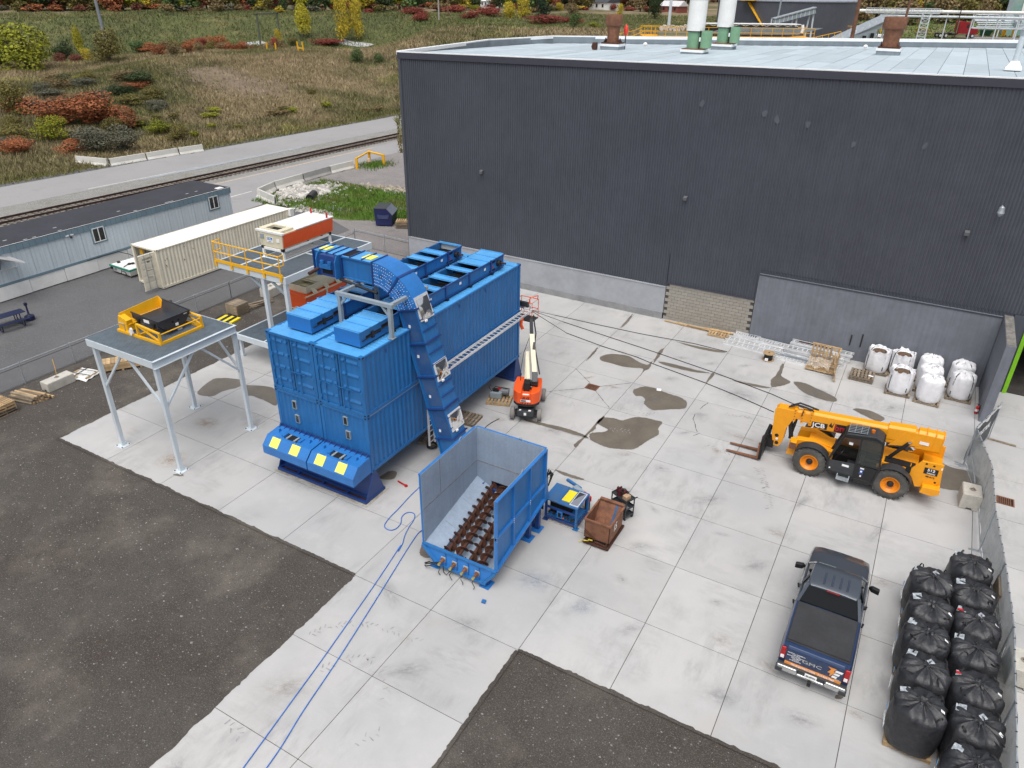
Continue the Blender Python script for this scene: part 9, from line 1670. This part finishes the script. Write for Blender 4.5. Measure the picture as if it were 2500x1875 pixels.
t = thing('rust_valve', 'small rust and white hydrant inside the yellow guard rail', 'hydrant', (-39.2,50.0,0)); b = MB(); b.lathe((0,0,0), [(.22,0),(.22,.25),(.3,.3),(.25,.55),(.15,.7),(.02,.75)], 10); b.build('body', M('rusty_white', (.45,.33,.22), .8, dirt=.7, dcol=(.3,.1,.03), dsc=4), t, smooth=True)
t = thing('dumpster', 'dark navy waste dumpster with sloped lid near the warehouse corner', 'dumpster', (-22.7,32.2,0), .42-PI/2); b = MB(); b.prism([(-.7,.06),(.7,.06),(.78,.95),(.28,1.5),(-.78,1.5)], 'x', -.95, .95); b.build('body', m_navy, t, bevel=.02); b = MB(); b.box(-.96,-.82,1.5,.96,.30,1.54); b.build('black_lid', m_dgrey, t); b = MB(); b.plate([(-.94,.80,.97),(.94,.80,.97),(.94,.31,1.52),(-.94,.31,1.52)], -.03); b.build('front_lid', M('grey_lid', (.16,.18,.24), .5), t)
b = MB(); b.box(.95,-.45,.65,1.0,.45,.95); b.box(.95,-.5,.8,1.02,-.38,1.0); b.box(.95,.38,.8,1.02,.5,1.0); b.build('lift_bracket', M('navy_bracket', (.05,.07,.16), .5), t)
for k in range(4): dup(PALG if k < 3 else PAL, (-20.75,32.1,k*.148), .42+random.uniform(-.15,.15), ['lowest','second','third','topmost'][k]+' pallet of the pile between dumpster and warehouse')
t = thing('culvert_pipe', 'black plastic culvert pipe poking out of the white rocks', 'pipe', (-34.3,35.3,.15), .5); b = MB()
for k in range(7): b.lathe((0,0,0), [(.36,-.9+k*.26),(.40,-.85+k*.26),(.40,-.75+k*.26),(.36,-.70+k*.26)], 16, 'y')
b.build('corrugated_shell', m_black, t, smooth=True); b = MB(); b.cyl((0,-.92,0),(0,-.915,0),.33,16); b.build('bore', m_void, t)
def rocks(name, centre, sx, sy, n, smin, smax, m, lab, rz=0.):
    P = RNG.normal(0, .42, (n, 2)); V = []; F = []
    oc = np.array([(1,0,0),(0,1,0),(-1,0,0),(0,-1,0),(0,0,1),(.7,.7,.55),(-.7,.7,.5),(-.7,-.7,.6),(.7,-.7,.5)])
    fc = [(0,5,1,4),(1,6,2,4),(2,7,3,4),(3,8,0,4)]
    for p in P:
        s = RNG.uniform(smin, smax); q = oc*s*RNG.uniform(.6,1.25,(9,3))*np.array((1,1,.8)); a = RNG.uniform(0,6.28); c, d = math.cos(a), math.sin(a); x = p[0]*sx; y = p[1]*sy; b0 = len(V)
        for u in q: V.append((centre[0]+x*math.cos(rz)-y*math.sin(rz)+u[0]*c-u[1]*d, centre[1]+x*math.sin(rz)+y*math.cos(rz)+u[0]*d+u[1]*c, -.05+u[2]))
        F += [(b0+0,b0+5,b0+4),(b0+5,b0+1,b0+4),(b0+1,b0+6,b0+4),(b0+6,b0+2,b0+4),(b0+2,b0+7,b0+4),(b0+7,b0+3,b0+4),(b0+3,b0+8,b0+4),(b0+8,b0+0,b0+4)]
    me = bpy.data.meshes.new(name); me.from_pydata(V, [], F); me.materials.append(m); o = bpy.data.objects.new(name, me); COL.objects.link(o); o['kind'] = 'stuff'; o['label'] = lab
m_rock = M('white_limestone', (.42,.40,.37), .9, var=.15, isl=.4)
rocks('riprap_rocks', (-36.6,36.6), 2.6, 3.6, 700, .13, .38, m_rock, 'pile of angular white rocks at the ditch end'); rocks('riprap_rocks', (-31.2,31.6), 3.2, .8, 170, .1, .28, m_rock, 'scattered white rocks along the near ditch edge', -.1); rocks('riprap_rocks', (-29.5,42.3), 5.5, 1.2, 330, .08, .25, M('tan_rock', (.32,.28,.22), .9, isl=.4), 'band of tan rubble above the ditch grass', .15); rocks('riprap_rocks', (-35.5,35.6), 4.2, 4.0, 260, .08, .2, m_rock, 'small stray stones around the white rock pile')
for x, y, s, lab in ((-29.3,33.6,1.6,'shallow water puddle in the ditch grass'),(-25.4,36.6,1.2,'second shallow puddle in the ditch grass')): p = sheet('ditch_puddle', blob([(x-s,y-.3),(x,y-.5),(x+s,y-.1),(x+s*.6,y+.4),(x-s*.5,y+.35)], 5, .06), -.012, M('still_water', (.16,.18,.17), .08, spec=.6))
sheet('road_puddle', blob([(-54.6,31),(-53.9,36),(-53.3,44),(-52.6,52),(-53.1,53),(-54.0,45),(-54.8,37)], 5, .12), -.010, M('rain_water', (.30,.32,.33), .12, spec=.6))
# ---------------------------------------------------------------- vegetation
def leaf_mat(name, c1, c2, rough=.7):
    m = bpy.data.materials.new(name); m.use_nodes = True; nt = m.node_tree; N = nt.nodes; L = nt.links; b = N['Principled BSDF']; b.inputs['Roughness'].default_value = rough; b.inputs['Specular IOR Level'].default_value = .25
    g = N.new('ShaderNodeNewGeometry'); tc = N.new('ShaderNodeTexCoord'); n = N.new('ShaderNodeTexNoise'); n.inputs['Scale'].default_value = .9; n.inputs['Detail'].default_value = 3; L.new(tc.outputs['Object'], n.inputs['Vector'])
    oi = N.new('ShaderNodeObjectInfo'); a = N.new('ShaderNodeMath'); a.operation = 'MULTIPLY_ADD'; L.new(g.outputs['Random Per Island'], a.inputs[0]); a.inputs[1].default_value = .55; L.new(n.outputs['Fac'], a.inputs[2])
    s = N.new('ShaderNodeMath'); s.operation = 'MULTIPLY_ADD'; L.new(oi.outputs['Random'], s.inputs[0]); s.inputs[1].default_value = .3; L.new(a.outputs[0], s.inputs[2])
    r = N.new('ShaderNodeMapRange'); L.new(s.outputs[0], r.inputs[0]); r.inputs[1].default_value = .45; r.inputs[2].default_value = 1.25
    x = N.new('ShaderNodeMix'); x.data_type = 'RGBA'; L.new(r.outputs[0], x.inputs[0]); x.inputs[6].default_value = (*c1, 1); x.inputs[7].default_value = (*c2, 1); L.new(x.outputs[2], b.inputs['Base Color'])
    return m
LM = {'lime': leaf_mat('lime_leaves', (.060,.085,.008), (.30,.30,.022)), 'green': leaf_mat('green_leaves', (.03,.055,.018), (.085,.14,.04)), 'dark': leaf_mat('dark_leaves', (.014,.028,.012), (.05,.075,.022)), 'yellow': leaf_mat('yellow_leaves', (.19,.15,.014), (.60,.47,.045)), 'poplar': leaf_mat('poplar_leaves', (.16,.16,.014), (.52,.46,.04)),
      'olive': leaf_mat('olive_leaves', (.055,.050,.016), (.20,.17,.045)), 'tan': leaf_mat('tan_leaves', (.09,.065,.030), (.26,.19,.085)), 'rust': leaf_mat('rust_leaves', (.13,.042,.018), (.40,.14,.055)), 'maroon': leaf_mat('maroon_leaves', (.085,.028,.018), (.22,.075,.05)), 'crimson': leaf_mat('crimson_leaves', (.11,.022,.016), (.34,.075,.05)), 'grey': leaf_mat('grey_leaves', (.05,.052,.034), (.17,.165,.115)), 'conifer': leaf_mat('conifer_needles', (.008,.020,.012), (.025,.055,.026))}
m_bark = M('bark', (.085,.065,.05), .9, var=.3)
def crown_mesh(name, w, h, n, leaf, m, shape='round', seed=0, base=.05):
    rn = np.random.default_rng(seed); nl = 9 if shape != 'tall' else 8; C = []
    for k in range(nl):
        z = rn.uniform(.16,.78) if shape == 'round' else rn.uniform(.22,.85); rad = {'round': (1-(1.7*abs(z-.42))**2.2)*.5, 'tall': (1-z)*.55+.12, 'low': .5}[shape]; a = rn.uniform(0,6.28); q = rad*rn.uniform(.25,1.)
        C.append((q*math.cos(a)*w*.62, q*math.sin(a)*w*.62, z*h, w*rn.uniform(.17,.32), h*rn.uniform(.12,.26)))
    C.append((0,0,h*.5,w*.33,h*.36)); C = np.array(C); wts = C[:,3]**2*C[:,4]; idx = rn.choice(len(C), n, p=wts/wts.sum()); d = rn.normal(size=(n,3)); d /= np.linalg.norm(d,axis=1)[:,None]; r = rn.uniform(.35,1,n)**.4
    P = C[idx][:,:3]+d*r[:,None]*np.stack([C[idx][:,3],C[idx][:,3],C[idx][:,4]],1); P[:,2] = np.clip(P[:,2], h*base, None)
    nn = d+rn.normal(size=(n,3))*.7+np.array((0,0,.35)); nn /= np.linalg.norm(nn,axis=1)[:,None]; t = np.cross(nn, rn.normal(size=(n,3))); t /= np.linalg.norm(t,axis=1)[:,None]; u = np.cross(nn,t); s = leaf*rn.uniform(.55,1.3,n)[:,None]
    V = np.stack([P-t*s-u*s*.45, P+t*s*.2-u*s*.7, P+t*s+u*s*.3, P-t*s*.3+u*s*.75],1).reshape(-1,3); F = np.arange(n*4).reshape(-1,4)
    me = bpy.data.meshes.new(name); me.from_pydata(V.tolist(), [], F.tolist()); me.materials.append(m); return me
def trunk_mesh(w, h, seed):
    rn = np.random.default_rng(seed); b = MB(); b.cyl((0,0,-.3),(0,0,h*.45),.028*h+.03,7,.018*h)
    for k in range(5): a = rn.uniform(0,6.28); z = h*rn.uniform(.12,.4); b.cyl((0,0,z),(w*.32*math.cos(a),w*.32*math.sin(a),z+h*rn.uniform(.25,.45)),.013*h+.01,5,.004*h)
    me = b.mesh('trunk'); me.materials.append(m_bark); return me
UN = {}
for k in LM:     # unit-size crowns (1 m wide, 1 m high) shared by all plants of a kind
    tall = k in ('poplar',); UN[k] = [crown_mesh('crown', 1, 1, 3000, .021, LM[k], 'tall' if tall else 'round', 31+7*j+len(k)) for j in range(3)]
UF = {k: [crown_mesh('crown', 1, 1, 600, .050, LM[k], 'tall' if j == 2 else 'round', 91+5*j+len(k)) for j in range(4)] for k in LM}
UT = [trunk_mesh(1, 1, s) for s in (1,2,3)]
def plant(kind, x, y, w, h, label, group=None, far=False, i=0):
    z = float(TB(x, y)); nm = 'tree' if h > 4.2 else 'shrub'; t = thing(nm, label, nm, (x, y, z-.06), random.uniform(0,6.28), group); ms = (UF if far else UN)[kind]
    inst('crown', ms[i % len(ms)], t, (0,0,0), (0,0,0), (w,w,h)); inst('trunk', UT[i % 3], t, (0,0,0), (0,0,0), (w,w,h)); return t
for i, (k, x, y, w, h, lab) in enumerate(VEG): plant(k, x, y, w, h, lab, None, False, i)
FK = ['olive','tan','yellow','dark','rust','olive','lime','tan','maroon','green']
FL = {'olive': 'olive brown tree of the far wood', 'tan': 'tan leaved tree of the far wood', 'yellow': 'yellow leaved tree of the far wood', 'dark': 'dark green tree of the far wood', 'rust': 'rust orange tree of the far wood', 'lime': 'yellow green tree of the far wood', 'maroon': 'dull red tree of the far wood', 'green': 'mid green tree of the far wood'}
for i, (k, x, y, w, h) in enumerate(FAR): k = FK[k]; wh = 'above the left end of the green bank' if x < -200 else 'above the right part of the green bank' if x < -140 else 'beyond the warehouse roof' if x < -45 else 'behind the pipe bridge'; plant(k, x, y, w*1.35, h*1.05, FL[k]+' '+wh, FL[k].replace('tree','trees')+' '+wh, True, i)
LK = {'grey':'grey green','olive':'olive brown','tan':'pale tan','rust':'rust orange','lime':'yellow green','dark':'dark green','crimson':'crimson'}
for i in range(46):     # low thicket at the left of the meadow
    x = random.uniform(-122,-72); y = random.uniform(30,66)
    if (-64.6+.10*(y-25))-x < 5 or (x > -88 and y > 56): continue
    k = ['grey','olive','grey','tan','rust','lime','grey','olive','dark'][i % 9]; plant(k, x, y, random.uniform(3,6.5), random.uniform(1.1,2.3), LK[k]+' low shrub of the thicket left of the mound', LK[k]+' low shrubs left of the mound', False, i)
for i in range(26):     # autumn thicket behind the mound
    f = i/25; x = -160+38*f+random.uniform(-3,3); y = 112+9*f+random.uniform(-4,4); k = ['rust','tan','rust','olive','tan','crimson'][i % 6]; plant(k, x, y, random.uniform(3,6), random.uniform(1.8,3.4), LK[k]+' shrub of the autumn thicket behind the mound', LK[k]+' shrubs behind the mound', False, i)
for i in range(20):     # weeds on the bank above the road
    y = random.uniform(48,92); x = (-64.6+.10*(y-25))-random.uniform(4,20); k = ['lime','olive','tan'][i % 3]; plant(k, x, y, random.uniform(1.5,3.5), random.uniform(.6,1.2), LK[k]+' weed clump on the bank above the road', LK[k]+' weed clumps above the road', True, i)
for i, (k, x, y, w, h) in enumerate(FAR):     # undergrowth in front of the wood
    if i % 2: continue
    d = Vector((18-x, -17.6-y)).normalized(); k = ['crimson','tan','olive','yellow','rust','grey','maroon'][(i//2*5+i//7) % 7]; x += d.x*7+random.uniform(-3,3); y += d.y*7+random.uniform(-3,3)
    wh = 'above the left end of the green bank' if x < -200 else 'above the right part of the green bank' if x < -140 else 'beyond the warehouse roof' if x < -45 else 'behind the pipe bridge'; lab = {'crimson':'crimson','tan':'pale tan','olive':'olive brown','yellow':'yellow','rust':'rust orange','grey':'grey green','maroon':'dull red'}[k]
    plant(k, x, y, random.uniform(4,8), random.uniform(1.6,3.2), lab+' shrub of the undergrowth '+wh, lab+' undergrowth shrubs '+wh, True, i)
# grass: thin blades in tufts, one object per meadow
def tufts(name, X, Y_, hgt, wid, m, lab, lean=.35):
    n = len(X); Z_ = TB(X, Y_)-.05; a = RNG.uniform(0,6.28,n); h = hgt*RNG.uniform(.5,1.3,n); w = wid*RNG.uniform(.6,1.4,n); lx = RNG.normal(0,lean,n)*h; ly = RNG.normal(0,lean,n)*h
    c, s = np.cos(a)*w/2, np.sin(a)*w/2; V = np.stack([np.stack([X-c,Y_-s,Z_],1), np.stack([X+c,Y_+s,Z_],1), np.stack([X+lx,Y_+ly,Z_+h],1)],1).reshape(-1,3)
    me = bpy.data.meshes.new(name); me.from_pydata(V.tolist(), [], np.arange(n*3).reshape(-1,3).tolist()); me.materials.append(m); o = bpy.data.objects.new(name, me); COL.objects.link(o); o['kind'] = 'stuff'; o['label'] = lab; return o
def grass_mat(name, cols):
    m = nodes_ground(name, cols, .0); nt = m.node_tree; b = nt.nodes['Principled BSDF']; l = b.inputs['Base Color'].links[0].from_socket; g = nt.nodes.new('ShaderNodeNewGeometry'); r = nt.nodes.new('ShaderNodeMapRange'); nt.links.new(g.outputs['Random Per Island'], r.inputs[0]); r.inputs[3].default_value = .6; r.inputs[4].default_value = 1.5
    x = nt.nodes.new('ShaderNodeMix'); x.data_type = 'RGBA'; x.blend_type = 'MULTIPLY'; x.inputs[0].default_value = 1; nt.links.new(l, x.inputs[6]); nt.links.new(r.outputs[0], x.inputs[7]); nt.links.new(x.outputs[2], b.inputs['Base Color'])
    for q in list(b.inputs['Normal'].links): nt.links.remove(q)
    return m
gm1 = grass_mat('meadow_blades', [(1,0,1,1,(.27,.215,.125),2), (.028,.46,.56,.9,(.11,.115,.045),4), (.06,.52,.66,.8,(.36,.28,.17),5), (.09,.55,.66,.75,(.10,.085,.048),6), (.075,.60,.70,.8,(.33,.32,.085),4), (.4,.55,.72,.5,(.30,.27,.10),5)])
gm2 = grass_mat('bank_blades', [(1,0,1,1,(.135,.15,.056),2), (.05,.42,.65,.8,(.085,.098,.042),4), (.09,.52,.7,.7,(.22,.185,.09),5), (.3,.5,.75,.6,(.15,.17,.055),6)])
gm3 = grass_mat('lush_blades', [(1,0,1,1,(.10,.19,.028),2), (.3,.45,.65,.8,(.15,.16,.05),5), (.8,.5,.7,.6,(.06,.11,.02),5)])
n = 250000; az = np.radians(RNG.uniform(-64,-33,n)); r = 70+RNG.uniform(0,1,n)**.85*150; X = 18.06+r*np.sin(az); Y_ = -17.6+r*np.cos(az); e = (-64.6+.10*(Y_-25))-X
bare = ((X+90)/13)**2+((Y_-76)/8)**2
k = (e > 1.2) & (RNG.uniform(0,1,n) < np.clip(bare*.8,.12,1)); tufts('meadow_grass', X[k], Y_[k], .52, .115, gm1, 'tall dry brown meadow grass covering the mound', .45)
n = 90000; az = np.radians(RNG.uniform(-64,-12,n)); r = RNG.uniform(216,300,n); X = 18.06+r*np.sin(az); Y_ = -17.6+r*np.cos(az); tufts('bank_grass', X, Y_, .60, .22, gm2, 'green grass on the far bank', .5)
n = 30000; az = np.radians(RNG.uniform(-38,-14,n)); r = RNG.uniform(95,216,n); X = 18.06+r*np.sin(az); Y_ = -17.6+r*np.cos(az); tufts('field_grass', X, Y_, .8, .28, gm1, 'brown field grass beyond the warehouse roof', .5)
n = 16000; az = np.radians(RNG.uniform(-14,6,n)); r = RNG.uniform(170,330,n); X = 18.06+r*np.sin(az); Y_ = -17.6+r*np.cos(az); k = ~((np.abs(Y_-205) < 9) & (X > 15)); tufts('lawn_grass', X[k], Y_[k], .30, .4, gm3, 'green lawn around the red tractor unit', .5)
n = 16000; X = RNG.uniform(-38.5,-15.5,n); Y_ = RNG.uniform(31,41.5,n); k = (Y_ > 31.2+.18*np.maximum(0,X+28)) & (Y_ < 41.6) & (((X+36.6)/3.2)**2+((Y_-36.6)/3.2)**2 > .7) & (X+.62*Y_ < 6.5); tufts('ditch_grass', X[k], Y_[k], .34, .07, gm3, 'short lush grass in the ditch', .4)
n = 900; X = RNG.normal(-38.2,.9,n); Y_ = RNG.normal(50,1.1,n); tufts('weed_patch', X, Y_, .4, .08, gm3, 'weeds inside the yellow guard rail', .4)
n = 14000; Y_ = RNG.uniform(15,95,n); X = -64.6+.10*(Y_-25)-np.abs(RNG.normal(0,4,n))+.9; tufts('verge_grass', X, Y_, .30, .10, grass_mat('verge_blades', [(1,0,1,1,(.14,.14,.045),2), (.2,.45,.65,.8,(.20,.17,.07),5), (.5,.5,.7,.6,(.09,.11,.03),5)]), 'short yellow green verge grass along the far road', .4)
# eroded bare patch on the mound: sheet draped on the terrain
b = MB(); PX = np.linspace(-102,-78,24); PY = np.linspace(67,85,18); V = []; keep = []
for x in PX:
    for y in PY: V.append((x, y, float(TB(x, y))+.012))
for i in range(23):
    for j in range(17):
        u = ((PX[i]+90)/11.5)**2+((PY[j]-76)/7.2)**2
        if u < 1+.25*math.sin(i*1.7+j*2.3): keep.append((i*18+j,(i+1)*18+j,(i+1)*18+j+1,i*18+j+1))
b.add(V, keep); struct(b.build('bare_soil', g_bare))
# poles, frame gate, bollards, houses in the distance
pole('utility_pole', -176, 112, 24, .42, M('weathered_pole', (.20,.22,.25), .8), 'tall leaning blue grey pole above the biggest yellow green shrub', -1.0)
pole('utility_pole', -190, 200, 14, .3, m_pole, 'short dark pole behind the tall poplar'); pole('utility_pole', -127.6, 193, 16, .26, M('white_birch_pole', (.35,.32,.30), .8), 'pale slim pole right of the far red sumac')
t = pole('utility_pole', -132.9, 206, 15, .28, m_pole, 'dark pole with a slanting brace among the far sumac'); b = MB(); b.bar((-3.2,0,9.5),(-.2,0,6.5),.3); b.build('brace', m_pole, t)
t = thing('frame_gate', 'tall weathered wooden frame gate standing on the far flat', 'gate', (-145.5, 139, float(TB(-145.5,139)))); b = MB(); m_gw = M('grey_green_wood', (.10,.11,.085), .9)
for y in (-3.6,3.6): b.bar((0.2,y,-.5),(.2,y,8.0),.34)
b.bar((.2,-3.8,7.9),(.2,3.8,7.9),.34); b.build('gate_frame', m_gw, t)
for k, (x, y, lab) in enumerate(((-115.2,108.9,'left low yellow bollard near the frame gate'),(-112.9,109.2,'right low yellow bollard near the frame gate'))): b = MB(); b.cyl((0,0,-.2),(0,0,1.5),.16,8); o_ = b.build('yellow_bollard', m_yellow); o_.location = (x,y,float(TB(x,y))); tag(o_, lab, 'bollard', 'yellow bollards near the frame gate')
t = thing('yellow_barrier', 'yellow H shaped barrier right of the frame gate', 'barrier', (-108.6,112.3,float(TB(-108.6,112.3)))); b = MB(); b.bar((-.7,0,-.2),(-.9,0,2.1),.22); b.bar((.5,.3,-.2),(.3,.3,2.1),.22); b.bar((-.8,0,.8),(.4,.3,.8),.2); b.build('frame', m_yellow, t)
for x, y, s, lab in ((-147.5,137.5,(7,5),'pale concrete pad under the frame gate'),(-131.5,156.5,(9,3),'pale stony clearing right of the tall yellow trees')):
    b = MB(); n_ = 6; V = [(x+s[0]*(i/n_-.5)*1.2, y+s[1]*(j/n_-.5)*1.6, float(TB(x+s[0]*(i/n_-.5)*1.2, y+s[1]*(j/n_-.5)*1.6))+.10) for i in range(n_+1) for j in range(n_+1)]; b.add(V, [(i*(n_+1)+j,(i+1)*(n_+1)+j,(i+1)*(n_+1)+j+1,i*(n_+1)+j+1) for i in range(n_) for j in range(n_)]); o_ = b.build('concrete_pad', M('pale_pad', (.42,.43,.43), .9, var=.1, pos=True)); struct(o_); o_['label'] = lab
def house(x, y, w, d, h, rz, mw, mr_, lab, wins=3):
    t = thing('house', lab, 'house', (x,y,float(T(x,y))), rz); b = MB(); b.box(-w/2,-d/2,-1,w/2,d/2,h); b.build('wall', mw, t); b = MB(); b.prism([(-d/2-.4,h),(d/2+.4,h),(0,h+d*.32)], 'x', -w/2-.4, w/2+.4); b.build('roof', mr_, t)
    for k in range(wins): b = MB(); xx = -w/2+(k+.7)*w/(wins+.4); b.box(xx-.5,-d/2-.06,h*.4,xx+.5,-d/2-.0,h*.8); b.build('window', m_glass, t)
m_sh = M('dark_shingles', (.05,.055,.065), .8); m_shl = M('pale_shingles', (.55,.55,.55), .7)
house(-186,332,9,8,3.2,-.5,m_white,m_shl,'small far house with pale gable roof beyond the red sumac'); house(-122.7,306.8,15,8,3,-.35,m_white,m_sh,'far house with long dark roof left of the white stacks',4); house(-88,300,9,6,2.4,-.3,M('brick_red_wall',(.22,.06,.045),.8),m_shl,'far low brick red building left of the white stacks',3)
for x, y, w, lab in ((-173.7,277.7,9,'left far white building beyond the sumac'),(-170,294,7,'right far white building beyond the sumac')): house(x,y,w,6,2.8,-.5,m_white,m_coping,lab,2)
for k in range(5): pole('utility_pole', -176+k*9+random.uniform(-2,2), 300+k*5, 11, .16, m_wgrey, ['leftmost','second','middle','fourth','rightmost'][k]+' thin pale pole among the far houses')
b = MB(); R = Vector((-200,300,float(T(-200,300))+11.5)); 
for dz in (0,.8):
    P = [R+Vector((k*30,-k*4.5,dz-1.5*math.sin((k % 2)*PI/2))) for k in range(6)]; b.tube(P, .05, 4)
o_ = b.build('power_line', m_lgrey); tag(o_, 'pair of thin power lines in front of the far wood', 'power line')
